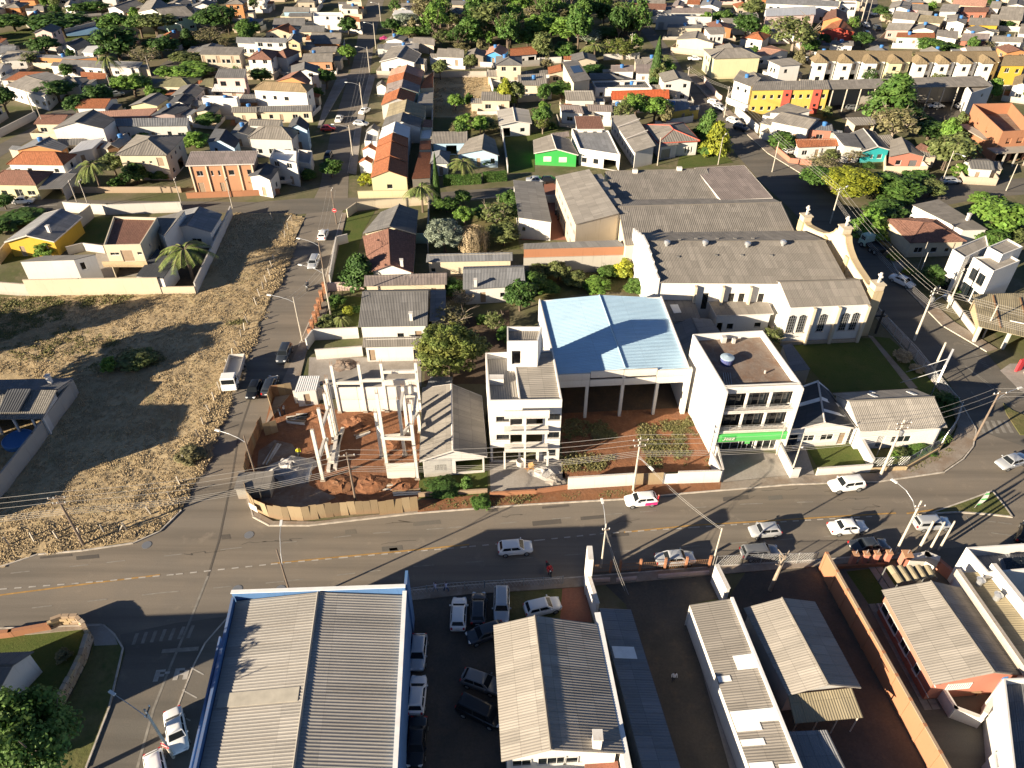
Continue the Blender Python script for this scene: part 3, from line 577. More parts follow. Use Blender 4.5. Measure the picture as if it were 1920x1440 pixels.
# ---------------- vehicles ----------------
CARK=dict(hatch=(3.95,1.70,1.46,.30,-1.0,.97,-.93,.22,1.0),sedan=(4.5,1.74,1.44,.30,-1.0,.97,-.62,.28,.95),suv=(4.35,1.80,1.66,.36,-1.0,.99,-.95,.25,1.12),wagon=(4.4,1.72,1.48,.30,-1.0,.98,-.95,.3,.98),mini=(3.6,1.62,1.47,.28,-1.0,.97,-.94,.3,1.0),van=(4.5,1.80,1.85,.33,-1.0,.99,-.98,.55,1.2))
CARM={}
def car_meshes(kind):
 if kind in CARM:return CARM[kind]
 L,Wd,Ht,gc,_,_,xr,xf,belt=CARK[kind];hl,hw=L/2,Wd/2
 tail=belt if kind!='sedan' else belt-.02;hood=belt-.10
 S=[(-hl,gc+.14,tail-.30,.80),(-hl+.05,gc+.05,tail-.10,.90),(-hl+.30,gc-.02,tail-.005,.97),(-hl*.45,gc-.06,belt+.01,1.0),(0,gc-.06,belt-.005,1.0),(hl*.38,gc-.06,belt-.02,1.0),(hl*.62,gc-.03,hood,.985),(hl-.28,gc,hood-.08,.93),(hl-.07,gc+.05,hood-.22,.83),(hl,gc+.14,hood-.34,.70)]
 b=M()
 rings=[]
 for x,zb,zt,k in S:
  w=hw*k;i=len(b.v);rings.append(i)
  b.v+=[(x,y,z) for y,z in((-w*.86,zb),(-w*.98,zb+.10),(-w,(zb+zt)/2),(-w*.975,zt-.10),(-w*.86,zt),(-w*.45,zt+.035),(w*.45,zt+.035),(w*.86,zt),(w*.975,zt-.10),(w,(zb+zt)/2),(w*.98,zb+.10),(w*.86,zb))]
 for i in range(len(S)-1):
  for k in range(12):
   l=(k+1)%12;b.f.append((rings[i]+k,rings[i+1]+k,rings[i+1]+l,rings[i]+l));b.m.append(0);b.uv+=[(0,0)]*4
 b.f.append(tuple(rings[0]+k for k in range(12)));b.m.append(0);b.uv+=[(0,0)]*12;b.f.append(tuple(rings[-1]+k for k in range(11,-1,-1)));b.m.append(0);b.uv+=[(0,0)]*12
 # cabin
 x0,x1=xr*hl+.04,hl*(.5 if kind!='van' else .72);xt0,xt1=x0+(.38 if kind!='sedan' else .62),hl*xf-.05
 if kind in('wagon','suv','van'):xt0=x0+.22
 w0,w1=hw*.90,hw*.70;zt=Ht
 lv=[(x0,x1,w0,belt-.02),(lerp(x0,xt0,.9),lerp(x1,xt1,.9),lerp(w0,w1,.9),zt-.09),(xt0+.12,xt1-.14,w1*.86,zt-.015),(xt0+.45,xt1-.4,w1*.5,zt)]
 R=[]
 for a,c,w,z in lv:i=len(b.v);R.append(i);b.v+=[(a,-w,z),(c,-w,z),(c,w,z),(a,w,z)]
 for j in range(len(lv)-1):
  for k in range(4):l=(k+1)%4;b.f.append((R[j]+k,R[j]+l,R[j+1]+l,R[j+1]+k));b.m.append(0);b.uv+=[(0,0)]*4
 b.f.append(tuple(R[-1]+k for k in range(4)));b.m.append(0);b.uv+=[(0,0)]*4
 bm_=b.mesh('body',['p_white'],smooth=True);bm_.set_sharp_from_angle(angle=rad(40));out={'body':bm_}
 A,B=lv[0],lv[1]
 def pane(c0,c1,c2,c3,u0,u1,v0,v1):
  c0,c1,c2,c3=map(Vector,(c0,c1,c2,c3));f=lambda u,v:lerp(lerp(c0,c1,u),lerp(c3,c2,u),v);n=(c1-c0).cross(c3-c0).normalized()*.012
  g=M();g.poly([f(u0,v0)+n,f(u1,v0)+n,f(u1,v1)+n,f(u0,v1)+n]);return g.mesh('pane',['carglass'])
 out['windscreen']=pane((A[1],-A[2],A[3]),(A[1],A[2],A[3]),(B[1],B[2],B[3]),(B[1],-B[2],B[3]),.06,.94,.08,.97)
 out['rear_window']=pane((A[0],A[2],A[3]),(A[0],-A[2],A[3]),(B[0],-B[2],B[3]),(B[0],B[2],B[3]),.08,.92,.18,.94)
 for s,q in((1,'r'),(-1,'l')):
  c=[(A[0],-A[2]*s,A[3]),(A[1],-A[2]*s,A[3]),(B[1],-B[2]*s,B[3]),(B[0],-B[2]*s,B[3])]
  if s<0:c=[c[1],c[0],c[3],c[2]]
  for n_,(u0,u1) in(('a',(.08,.46)),('b',(.50,.88))):out['side_window_'+q+n_]=pane(*c,u0,u1,.14,.90)
 t=M();rm_=M();wr=gc+.02
 t.tube((0,-.1,0),(0,.1,0),wr,wr,14);rm_.tube((0,.101,0),(0,.115,0),wr*.66,wr*.60,10);out['tyre']=t.mesh('wheel',['rubber']);out['rim']=rm_.mesh('rim',['rim'])
 hd=M();hd.box((hl-.13,hw*.62,hood-.21),(.10,-.06,0),(.03,.15,0),(0,0,.07));out['hl']=hd.mesh('headlight',['headlens']);hd=M();hd.box((hl-.13,-hw*.62,hood-.21),(.10,.06,0),(.03,-.15,0),(0,0,.07));out['hr']=hd.mesh('headlight',['headlens'])
 for q,s in(('tl',1),('tr',-1)):hd=M();hd.box((-hl+.05,s*hw*.74,tail-.2),(.06,0,0),(0,.1,0),(0,0,.13));out[q]=hd.mesh('taillight',['redlens'])
 hd=M();hd.box((-hl-.005,0,gc+.38),(.02,0,0),(0,.2,0),(0,0,.065));out['pl']=hd.mesh('number_plate',['plate'])
 mi=M();[mi.box((hl*.36,s*(hw+.07),belt+.06),(.06,0,0),(0,.09,0),(0,0,.055)) for s in(-1,1)];out['mir']=mi.mesh('mirrors',['p_black'])
 out['_']=(L,Wd,gc);CARM[kind]=out;return out
def car(z,kind,paint,c,az,label,group='cars on the streets',far=False,loc=None,hz=.7):
 p=loc if loc is not None else G(z,c,hz);p=Vector((p[0],p[1],.03));cm=car_meshes(kind);L,Wd,gc=cm['_']
 rt=root('car',label,'car',p,group,rad(90-az));o=link('body',cm['body'],rt);slotmat(o,paint)
 for k in('windscreen','rear_window','side_window_ra','side_window_rb','side_window_la','side_window_lb'):link(k[:11] if k[0]=='s' else k,cm[k],rt)
 for sx in(-.60,.62):
  for sy in(-1,1):
   w=link('wheel',cm['tyre'],rt,(sx*L/2,sy*(Wd/2-.08),gc+.02),rz=0 if sy>0 else math.pi)
   if not far:link('rim',cm['rim'],w)
 if not far:
  for k,n in(('hl','headlight'),('hr','headlight'),('tl','taillight'),('tr','taillight'),('pl','number_plate')):link(n,cm[k],rt)
  q=link('mirrors',cm['mir'],rt);slotmat(q,paint)
 return rt
# ---------------- poles, lamps, wires ----------------
def pole(z,base,h,label,arm=None,cross=None,mat='polec',group='street poles',cat='pole',name='utility_pole',r=.16,trans=False,lampmat='steel',loc=None):
 B=loc if loc is not None else G(z,base);rt=root(name,label,cat,B,group);m=M();m.tube(B+Vector((0,0,-.2)),B+Vector((0,0,h)),r,r*.62,8);m.build('pole',[mat],rt)
 if arm: # (azimuth, reach, start height, rise)
  az,L,zs,ri=arm;d=Vector((math.sin(rad(az)),math.cos(rad(az)),0));s=B+Vector((0,0,zs));m=M()
  pts=[s,s+d*L*.25+Vector((0,0,ri*.55)),s+d*L*.6+Vector((0,0,ri*.9)),s+d*L+Vector((0,0,ri))];m.path(pts,.045,.035,6);m.build('lamp_arm',[lampmat],rt)
  m=M();sd=Vector((d.y,-d.x,0));m.box(pts[-1]+d*.3,d*.36,sd*.13,(0,0,.06));m.box(pts[-1]+d*.34-Vector((0,0,.075)),d*.26,sd*.10,(0,0,.014));m.build('lamp_head',['lampglass'],rt)
 for az,zc,L in cross or():
  d=Vector((math.sin(rad(az)),math.cos(rad(az)),0));sd=Vector((d.y,-d.x,0));c=B+Vector((0,0,zc))+sd*.14;m=M();m.box(c,d*L/2,sd*.05,(0,0,.06));m.build('crossarm',['poled'],rt)
  for k in(-.45,-.15,.45):q=c+d*L*k+Vector((0,0,.06));m=M();m.lathe([(.05,q.z),(.07,q.z+.08),(.04,q.z+.2)],6,0,(q.x,q.y));m.build('insulator',['frame'],rt)
 if trans:m=M();q=B+Vector((.0,-.38,h-2.2));m.lathe([(.05,q.z),(.26,q.z+.05),(.28,q.z+.7),(.2,q.z+.78)],10,0,(q.x,q.y));m.build('transformer',['metalgrey'],rt)
 return B
def wires(label,spans,r=.017,name='overhead_cables'):
 c=Vector(spans[0][0]);rt=root(name,label,'cable',(c.x,c.y,0))
 for A,B,sag in spans:
  A,B=Vector(A),Vector(B);n=9;m=M();m.path([lerp(A,B,i/n)-Vector((0,0,sag*4*(i/n)*(1-i/n))) for i in range(n+1)],r,r,4);m.build('cable',['wirem'],rt)
# ---------------- people ----------------
def person(loc,az,label,shirt,pants,pose='stand',shirtc=None,hold=None):
 nm='clothes_%s_%s'%(shirt,pants)
 if nm not in MATS:
  m,nt,b=nmat(nm);tc=nd(nt,'ShaderNodeTexCoord');sx=nd(nt,'ShaderNodeSeparateXYZ');lk(nt,tc.outputs['Object'],sx.inputs[0]);cr=nd(nt,'ShaderNodeValToRGB');cr.color_ramp.interpolation='CONSTANT'
  lk(nt,math2(nt,'DIVIDE',sx.outputs[2],2.0),cr.inputs[0]);E_=cr.color_ramp.elements;E_[0].position=0;E_[0].color=(.03,.025,.02,1);E_[1].position=.045;E_[1].color=MATS[pants].node_tree.nodes['Principled BSDF'].inputs[0].default_value
  for p,k in((.47,shirt),(.735,'skin'),(.815,'hair')):e=E_.new(p);e.color=MATS[k].node_tree.nodes['Principled BSDF'].inputs[0].default_value
  lk(nt,cr.outputs[0],b.inputs[0]);b.inputs['Roughness'].default_value=.9
 ds=.12
 V={'pel':(0,0,.95,.15),'che':(0,0,1.28,.17),'nek':(0,.01,1.48,.06),'hed':(0,.03,1.60,.10),'top':(0,.02,1.70,.085)}
 st=.18 if pose=='walk' else .03
 for s,n in((-1,'l'),(1,'r')):
  V.update({n+'h':(.09*s,0,.90,.10),n+'k':(.10*s,st*s+.02,.50,.075),n+'a':(.10*s,st*1.3*s-.04,.09,.05),n+'t':(.11*s,st*1.3*s+.11,.05,.04),
                  n+'s':(.20*s,0,1.40,.075),n+'e':(.27*s,-.04-.1*st*s,1.13,.05),n+'w':(.26*s,.10-st*s*.8,.90,.035),n+'f':(.25*s,.13-st*s*.8,.80,.035)})
 if pose=='reach':V['rw']=(.2,.40,1.15,.035);V['rf']=(.18,.5,1.15,.035);V['re']=(.26,.12,1.15,.05)
 if pose=='sit':
  for s,n in((-1,'l'),(1,'r')):V[n+'k']=(.16*s,.42,.88,.085);V[n+'a']=(.16*s,.32,.45,.055);V[n+'t']=(.17*s,.45,.40,.045);V[n+'w']=(.27*s,.48,1.08,.04);V[n+'f']=(.26*s,.55,1.06,.04);V[n+'e']=(.29*s,.18,1.15,.055)
 E_=[('pel','che'),('che','nek'),('nek','hed'),('hed','top')]
 for n in 'lr':E_+=[('pel',n+'h'),(n+'h',n+'k'),(n+'k',n+'a'),(n+'a',n+'t'),('che',n+'s'),(n+'s',n+'e'),(n+'e',n+'w'),(n+'w',n+'f')]
 ks=list(V);me=bpy.data.meshes.new('person');me.from_pydata([V[k][:3] for k in ks],[(ks.index(a),ks.index(b)) for a,b in E_],[]);me.materials.append(MATS[nm])
 o=link('person',me,None,loc,label,'person',None,None,rad(-az));md=o.modifiers.new('skin','SKIN');sl=me.skin_vertices[0] if me.skin_vertices else None
 if sl is None:
  me.attributes # the layer is made by the modifier
 for i,k in enumerate(ks):
  if me.skin_vertices:me.skin_vertices[0].data[i].radius=(V[k][3],V[k][3]*(.8 if k in('pel','che') else 1));me.skin_vertices[0].data[i].use_root=(k=='pel')
 ss=o.modifiers.new('sub','SUBSURF');ss.levels=1;ss.render_levels=1
 return o
def motorbike(loc,az,label,col):
 rt=root('motorcycle',label,'motorcycle',loc,'motorcycles',rad(-az));L=lambda m,n,k,p=None:link(n,m.mesh(n,k),p or rt)
 for y in(-.62,.64):
  m=M()
  for k in range(14):
   a0,a1=6.283*k/14,6.283*(k+1)/14;m.tube((0,y+.27*math.cos(a0),.3+.27*math.sin(a0)),(0,y+.27*math.cos(a1),.3+.27*math.sin(a1)),.055,.055,6)
  w=L(m,'wheel',['rubber']);m=M();m.tube((-.03,y,.3),(.03,y,.3),.20,.20,10);L(m,'rim',['rim'],w)
 m=M();m.box((0,.02,.52),(.11,0,0),(0,.3,0),(0,0,.14));L(m,'engine',['metalgrey']);m=M();m.box((0,.2,.82),(.14,0,0),(0,.26,.03),(0,-.03,.10));m.box((0,-.78,.72),(.1,0,0),(0,.2,-.05),(0,.02,.05));L(m,'tank',[col])
 m=M();m.box((0,-.32,.80),(.13,0,0),(0,.36,0),(0,0,.06));L(m,'seat',['black']);m=M()
 for s in(-1,1):m.tube((.07*s,.64,.3),(.09*s,.46,.95),.025,.025,5);m.tube((.09*s,.46,.95),(.36*s,.38,1.05),.02,.02,5)
 L(m,'handlebar',['metalgrey']);m=M();m.lathe([(.03,.8),(.1,.86),(.1,.92),(.03,.96)],8,0,(0,.58));L(m,'headlight',['headlens']);return rt
# ---------------- setting: ground, roads, pavements, lots ----------------
m=M();m.poly([(-1500,-400,-.012),(1500,-400,-.012),(1500,2600,-.012),(-1500,2600,-.012)]);m.build('ground',['earth'],kind='structure')
def slab(name,z,pts,mat,h=.12):
 pp=[G(z,p) if len(p)==2 else G(p[0],p[1:]) for p in pts];A=sum(pp[i].x*pp[(i+1)%len(pp)].y-pp[(i+1)%len(pp)].x*pp[i].y for i in range(len(pp)))
 if A<0:pp.reverse()
 m=M();m.poly([Vector((p.x,p.y,h)) for p in pp])
 for i in range(len(pp)):m.wall(pp[i],pp[(i+1)%len(pp)],-.01,h)
 return m.build(name,[mat],kind='structure')
sheet('road_main','F',[(-200,1080),(0,1064),(72,1040),(155,1033),(250,1019),(300,997),(345,952),(463,945),(475,970),(505,986),(580,986),(780,963),(987,947),(1180,936),(1280,926),(1484,909),(1557,909),(1645,904),(1770,886),(1805,862),(1824,838),(1830,800),(1815,770),(2100,860),(2250,1000),(1920,1013),(1700,1036),(1530,1050),(1340,1062),(1060,1084),(880,1097),(770,1107),(450,1150),(425,1165),(230,1215),(200,1172),(0,1178),(-250,1200)],'asphalt',1)
sheet('road_side_street','F',[(340,958),(390,860),(430,750),(470,650),(510,560),(545,470),(575,400),(600,350),(620,250),(640,187),(652,150),(662,118),(676,40),(690,0),(700,-50),(735,-50),(720,0),(702,75),(693,140),(667,237),(654,325),(652,380),(640,400),(605,560),(560,650),(515,745),(490,830),(465,925),(466,950)],'asphalt',2)
sheet('road_cross_street','F',[(-200,380),(0,371),(200,376),(480,379),(570,372),(640,372),(760,366),(960,350),(1020,340),(1020,352),(960,366),(805,381),(655,393),(560,402),(435,399),(0,396),(-200,400)],'asphaltd',3)
sheet('road_church_street','F',[(1830,806),(1798,748),(1775,711),(1719,651),(1650,580),(1560,470),(1480,390),(1430,345),(1365,272),(1322,226),(1268,170),(1242,136),(1230,95),(1195,48),(1150,-10),(1185,-10),(1225,55),(1262,100),(1285,140),(1330,190),(1385,240),(1440,290),(1530,345),(1600,400),(1657,466),(1700,545),(1765,612),(1850,662),(1880,698),(1935,745),(2100,800),(2100,900)],'asphaltd',4)
sheet('road_south_street','F',[(225,1190),(235,1225),(205,1330),(165,1440),(140,1520),(270,1520),(296,1442),(332,1342),(351,1292),(368,1248),(389,1207),(430,1155),(330,1168)],'asphaltd',2)
sheet('road_hillside_street','F',[(-80,320),(0,270),(75,232),(100,208),(180,193),(210,172),(290,128),(330,103),(375,82),(420,62),(445,72),(390,95),(340,118),(300,140),(225,182),(190,205),(115,222),(85,248),(10,288),(-80,350)],'asphaltd',2)
sheet('road_back_lane','F',[(620,137),(700,139),(960,134),(1000,133),(1000,140),(960,142),(700,147),(610,148)],'paving',3)
sheet('road_market_street','F',[(1605,-20),(1612,20),(1618,60),(1632,92),(1668,92),(1655,55),(1645,0),(1640,-20)],'asphaltd',2)
sheet('road_east_street','F',[(1690,372),(1765,347),(1850,340),(1960,330),(1960,362),(1850,370),(1720,395)],'asphaltd',2)
# pavements, verges
slab('pavement_north','F',[(1350,918),(1484,907),(1557,907),(1645,902),(1768,884),(1803,860),(1822,838),(1828,806),(1796,752),(1783,762),(1795,800),(1780,835),(1720,872),(1640,888),(1480,892),(1352,906)],'paving')
slab('pavement_dirt_verge','F',[(783,961),(900,952),(987,945),(1180,934),(1350,918),(1352,904),(1240,908),(1060,918),(925,926),(783,940)],'dirt')
sheet('driveway_concrete','F',[(1338,880),(1352,905),(1482,893),(1455,850),(1340,850)],'concrete',3)
slab('pavement_construction','F',[(463,943),(476,969),(506,984),(580,984),(783,961),(783,957),(590,979),(512,978),(484,962),(466,935),(470,905),(460,915)],'paving')
slab('pavement_south','F',[(428,1158),(450,1150),(770,1108),(880,1098),(1060,1085),(1340,1063),(1530,1051),(1700,1037),(1705,1046),(1535,1062),(1340,1078),(1100,1100),(1060,1103),(880,1115),(770,1127),(450,1170)],'paving')
slab('pavement_south_street','F',[(428,1158),(385,1207),(364,1248),(347,1292),(328,1342),(292,1442),(275,1500),(345,1500),(375,1400),(420,1230),(440,1165)],'asphaltd')
slab('verge_south_street','F',[(165,1172),(195,1174),(215,1190),(230,1215),(205,1325),(160,1440),(140,1500),(60,1500),(110,1360),(165,1240),(178,1200)],'roughgrass')
slab('pavement_corner','F',[(160,1170),(190,1170),(212,1186),(222,1210),(178,1212),(172,1188)],'concrete',.128)
slab('pavement_southwest','F',[(-100,1182),(0,1179),(160,1171),(160,1180),(60,1190),(-100,1200)],'paving')
slab('pavement_side_street','F',[(560,650),(600,560),(642,400),(650,400),(627,500),(613,590),(575,660),(560,720),(520,770),(497,800),(516,745)],'paving')
slab('pavement_church','F',[(1797,752),(1719,652),(1650,582),(1640,590),(1700,655),(1783,762)],'paving')
slab('pavement_church_far','F',[(1850,660),(1765,610),(1700,543),(1660,470),(1680,475),(1722,545),(1790,605),(1870,655)],'paving')
slab('pavement_church_street','F',[(1285,138),(1330,188),(1385,238),(1440,288),(1530,343),(1545,338),(1460,288),(1400,236),(1350,190),(1305,140)],'paving')
slab('pavement_row_houses','F',[(693,140),(667,237),(654,325),(668,328),(678,240),(703,145)],'concrete')
slab('pavement_wide','F',[(600,240),(652,150),(650,147),(630,150),(607,200),(595,240)],'concrete')
slab('traffic_island','S3',[(1000,440),(1370,310),(1600,225),(1720,370),(1800,480),(1560,450),(1300,430)],'roughgrass',.13)
strip('kerb','S3',[(860,455),(1000,437),(1370,308),(1600,222),(1720,368),(1800,480),(1560,452),(1250,432),(860,455)],.18,'kerb',0,.15)
slab('traffic_island','S2',[(1710,730),(1800,800),(1920,850),(2100,900),(2100,1050),(1880,1045),(1810,940),(1740,830)],'roughgrass',.13)
sheet('station_forecourt','S2',[(1680,400),(1760,480),(1880,600),(2200,760),(2200,330),(1850,330),(1780,330)],'concrete',6)
for pts in([(340,958),(300,997),(250,1019),(155,1033),(72,1040),(0,1064)],[(463,930),(475,970),(505,986),(580,986),(780,963),(987,947),(1180,936),(1280,926),(1484,909),(1645,904),(1770,886),(1805,862),(1824,838),(1830,806),(1798,750),(1719,652),(1650,581)],
   [(425,1160),(450,1151),(770,1108),(880,1098),(1060,1085),(1340,1063),(1530,1051),(1700,1037)],[(428,1158),(385,1207),(364,1248),(347,1292),(328,1342),(292,1442)],[(0,1179),(195,1173),(215,1190),(231,1216),(205,1328),(162,1440)],
   [(560,650),(600,560),(642,400)],[(652,325),(667,237),(693,140)],[(1660,468),(1700,543),(1765,610),(1850,660)],[(1285,138),(1385,238),(1440,288),(1530,343)],[(655,394),(805,382),(960,367)]):
 strip('kerb','F',pts,.16,'kerb',0,.145)
r_=random.Random(41)
for i in range(16): # tar repairs on the carriageway
 x,y=r_.uniform(60,1600),0;y=1060-.085*x+r_.uniform(-28,45);w,h=r_.uniform(12,60),r_.uniform(4,9);sheet('road_patch','F',[(x,y),(x+w,y-w*.09),(x+w+2,y-w*.09+h),(x+1,y+h)],r_.choice(('patch','patch','asphaltd')),4)
for i in range(12):x=r_.uniform(100,1700);y=1060-.085*x+r_.uniform(-25,40);strip('road_crack','F',[(x+k*r_.uniform(6,16),y-k*1.2+r_.uniform(-3,3)) for k in range(6)],.07,'patch',5)
strip('road_seam','L1',[(1900,50),(1790,380),(1740,700),(1640,1180),(1560,1440)],.22,'patch',5);strip('road_seam','B1',[(1560,0),(1420,350),(1290,650),(1150,1000),(1030,1440)],.25,'wornpaint',5)
# road paint
strip('lane_marking','F',[(-40,1120),(0,1116),(170,1094),(300,1078)],.2,'painty',5);strip('lane_marking','F',[(508,1057),(620,1046),(750,1034),(880,1021)],.2,'painty',5)
strip('lane_marking','F',[(1170,998),(1300,985),(1420,978),(1560,969),(1680,962)],.2,'painty',5);strip('lane_marking','F',[(1700,963),(1780,952),(1830,938)],.22,'painty',5)
strip('lane_marking','F',[(-40,1107),(0,1105),(180,1091),(330,1077),(508,1058),(640,1046),(880,1025),(1010,1013),(1125,1001),(1300,989),(1440,980),(1640,968)],.16,'paint',6,dash=(.75,.75))
strip('lane_marking','F',[(-40,1142),(60,1140),(300,1112),(535,1090),(680,1073),(780,1062),(1060,1041),(1190,1032),(1560,1005),(1660,993)],.13,'wornpaint',5,dash=(2.0,3.6))
strip('lane_marking','F',[(20,1075),(200,1055),(420,1030),(700,1000),(840,990),(1040,973),(1200,960),(1400,945),(1560,940)],.13,'wornpaint',5,dash=(2.0,4.2))
strip('stop_line','B1',[(1215,565),(1490,545)],.45,'wornpaint',6)
for k in range(7):strip('crossing_stripe','B1',[(1000+k*68,515-k*8),(1030+k*70,430-k*10)],.35,'wornpaint',6)
for k in range(5):strip('crossing_stripe','S2',[(1480+k*62,905-k*2),(1520+k*70,1030-k*2)],.5,'wornpaint',6)
for a,b in(((1390,610),(1500,740)),((1470,740),(1535,735)),((1200,250),(1830,760)),((1060,150),(1800,700))):strip('lane_marking','S2',[a,b],.13,'wornpaint',6)
for k in range(9):strip('hatch_marking','S2',[(1290+k*28,110+k*30),(1370+k*28,130+k*32)],.12,'wornpaint',6)
for a,b in(((1430,690),(1530,745)),((1370,860),(1480,920)),((1350,1050),(1430,1090))):strip('parking_line','B1',[a,b],.12,'paint',34)
for a,b in(((1540,515),(1640,530)),((1660,530),(1800,550)),((1590,635),(1850,670)),((1340,470),(1420,610))):strip('lane_marking','S3',[a,b],.16,'wornpaint',6)
strip('lane_marking','M1',[(75,115),(430,98)],.2,'paint',6)
# PARE painted on the south street, letters read from the south
def letters(rows,z,o,ux,uy,cell=.34,mat='wornpaint',lay=7,name='road_lettering'):
 O=G(z,o);X=(G(z,ux)-O).normalized();Y=Vector((-X.y,X.x,0));m=M();zz=Vector((0,0,.004*lay))
 for j,row in enumerate(rows):
  for i,ch in enumerate(row):
   if ch=='#':p=O+X*i*cell*.9+Y*(len(rows)-1-j)*uy+zz;m.poly([p,p+X*cell*.9,p+X*cell*.9+Y*uy,p+Y*uy])
 m.build(name,[mat],kind='structure')
letters(['##..##..##..###','#.#.#.#.#.#.#..','##..###.##..##.','#...#.#.#.#.#..','#...#.#.#.#.###'],'B1',(1145,795),(1340,780),.25,.52,'paint')
for c in((445,1105),(526,1105),(275,1022),(467,1003)):
 p=G('F',c);m=M();m.lathe([(.55,.012),(.55,.03),(.42,.03)],16,0,(p.x,p.y));m.build('manhole_cover',['metalgrey'],kind='structure')
# lots
FIELD=[(-120,1075),(0,1063),(72,1037),(155,1030),(250,1015),(298,993),(340,955),(390,860),(430,748),(470,648),(510,558),(545,468),(570,410),(545,401),(437,400),(430,420),(370,552),(300,553),(60,555),(0,560),(-120,600)]
sheet('lot_green_patch','M1',[(-900,800),(-899,801),(-899,800)],'roughgrass',4) if 0 else None
#sheet('lot_green_patch', 'M1', [(-200, 800), (230, 780), (560, 800), (640, 830), (480, 960), (300, 1010), (100, 1120), (-200, 1200)], 'roughgrass', 4)
sheet('lot_construction','L2',[(95,1140),(115,1260),(240,1380),(420,1400),(800,1330),(1380,1260),(1390,600),(790,600),(450,480),(280,480),(230,700),(110,900)],'reddirt',3)
sheet('lot_construction_gravel','L2',[(160,1120),(200,1280),(400,1330),(640,1310),(760,1250),(560,1160),(540,1000),(430,850),(300,820),(180,900)],'greydirt',4)
sheet('yard_construction_back','L2',[(560,200),(1400,200),(1400,420),(780,430),(550,380)],'concrete',4)
sheet('lot_hangar_dirt','L3',[(700,1230),(1870,1160),(1640,730),(1560,560),(690,580),(690,900)],'reddirt',3)
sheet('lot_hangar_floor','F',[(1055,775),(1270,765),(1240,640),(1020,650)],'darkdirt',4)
sheet('lot_apartment','L3',[(150,1080),(700,1090),(735,1310),(500,1330),(160,1350)],'concrete',3)
sheet('lot_wooden_house','L2',[(1390,960),(1890,950),(1900,1230),(1380,1260)],'lawn',3)
sheet('churchyard_lawn','L4',[(690,180),(1190,150),(1250,160),(1480,470),(960,500),(800,330)],'lawn',3)
sheet('churchyard_path','L4',[(1190,130),(1225,140),(1510,470),(1460,480)],'paving',4)
sheet('churchyard_verge','L4',[(1225,140),(1330,150),(1420,230),(1560,360),(1640,480),(1750,560),(1780,700),(1600,620),(1510,470)],'lawn',3)
sheet('yard_corner_house','L4',[(1150,830),(1640,790),(1740,680),(1760,740),(1700,860),(1450,1000),(1200,960)],'roughgrass',3)
sheet('yard_white_house','L4',[(780,830),(1090,800),(1180,960),(860,970)],'lawn',3);sheet('drive_white_house','L4',[(660,850),(780,830),(850,1030),(730,1050)],'concrete',3)
sheet('yard_court','M3',[(70,600),(470,600),(330,130),(220,170),(290,450)],'brickfloor',3)
sheet('yard_garden','M3',[(0,800),(870,700),(1040,990),(640,990),(200,1050),(0,1100)],'roughgrass',3)
sheet('yard_orchard','M2',[(1290,100),(1920,40),(1980,430),(1290,460)],'roughgrass',3)
sheet('yard_front_lawn','M2',[(690,170),(900,130),(800,300),(760,460),(860,560),(850,690),(560,690),(620,400),(650,330)],'lawn',3)
sheet('yard_corner_garden','M2',[(560,770),(790,790),(780,1090),(420,1110),(480,940)],'lawn',3)
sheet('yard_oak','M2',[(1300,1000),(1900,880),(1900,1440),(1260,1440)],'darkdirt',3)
sheet('lot_dry','T2',[(1335,590),(1740,560),(1790,880),(1330,880)],'drygrass',3);sheet('lot_dry_weeds','T2',[(1500,880),(1790,860),(1810,1000),(1480,1000)],'roughgrass',4)
sheet('lot_lawn_green_house','T3',[(-50,1300),(170,1290),(160,1050),(290,1000),(430,950),(380,930),(150,1000),(-60,1010)],'lawn',3)
sheet('park_ground','F',[(720,0),(735,60),(812,100),(1010,105),(1185,118),(1230,110),(1195,48),(1150,-20),(720,-40)],'earth',2)
sheet('sports_court','T1',[(560,190),(770,180),(770,262),(400,275)],'court',4);sheet('school_lawn','T1',[(0,250),(300,200),(560,150),(760,140),(760,290),(380,320),(0,350)],'lawn',3);sheet('school_lawn','T1',[(960,240),(1400,230),(1780,160),(1780,320),(1300,330),(980,320)],'roughgrass',3)
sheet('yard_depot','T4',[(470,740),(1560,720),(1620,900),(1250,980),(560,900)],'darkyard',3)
sheet('lot_church_corner_grass','T3',[(1260,1160),(1580,1140),(1660,1220),(1230,1270)],'lawn',4)
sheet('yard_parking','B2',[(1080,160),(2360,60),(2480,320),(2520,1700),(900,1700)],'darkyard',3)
sheet('yard_parking_grass','B3',[(-60,430),(285,415),(300,610),(-60,640)],'roughgrass',4);sheet('yard_red_path','B3',[(285,405),(410,400),(450,620),(270,610)],'brickfloor',5)
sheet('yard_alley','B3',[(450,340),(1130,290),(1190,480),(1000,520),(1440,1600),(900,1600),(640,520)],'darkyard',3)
sheet('yard_brick_wall','B4',[(-120,330),(280,310),(1000,1600),(-100,1600),(-300,600)],'darkyard',3)
sheet('yard_pink_house','B4',[(330,290),(930,290),(1080,420),(1300,1000),(1500,1600),(1000,1600),(560,700)],'asphaltd',3)
sheet('lawn_pink_house','B4',[(440,335),(660,310),(730,410),(640,440),(650,520),(570,525)],'lawn',4)
sheet('yard_southwest','F',[(-100,1190),(160,1178),(165,1195),(90,1360),(-100,1440)],'lawn',3)
sheet('forecourt_east','B4',[(900,220),(1440,150),(1600,150),(1600,900),(1440,900),(1060,330)],'asphaltd',2)
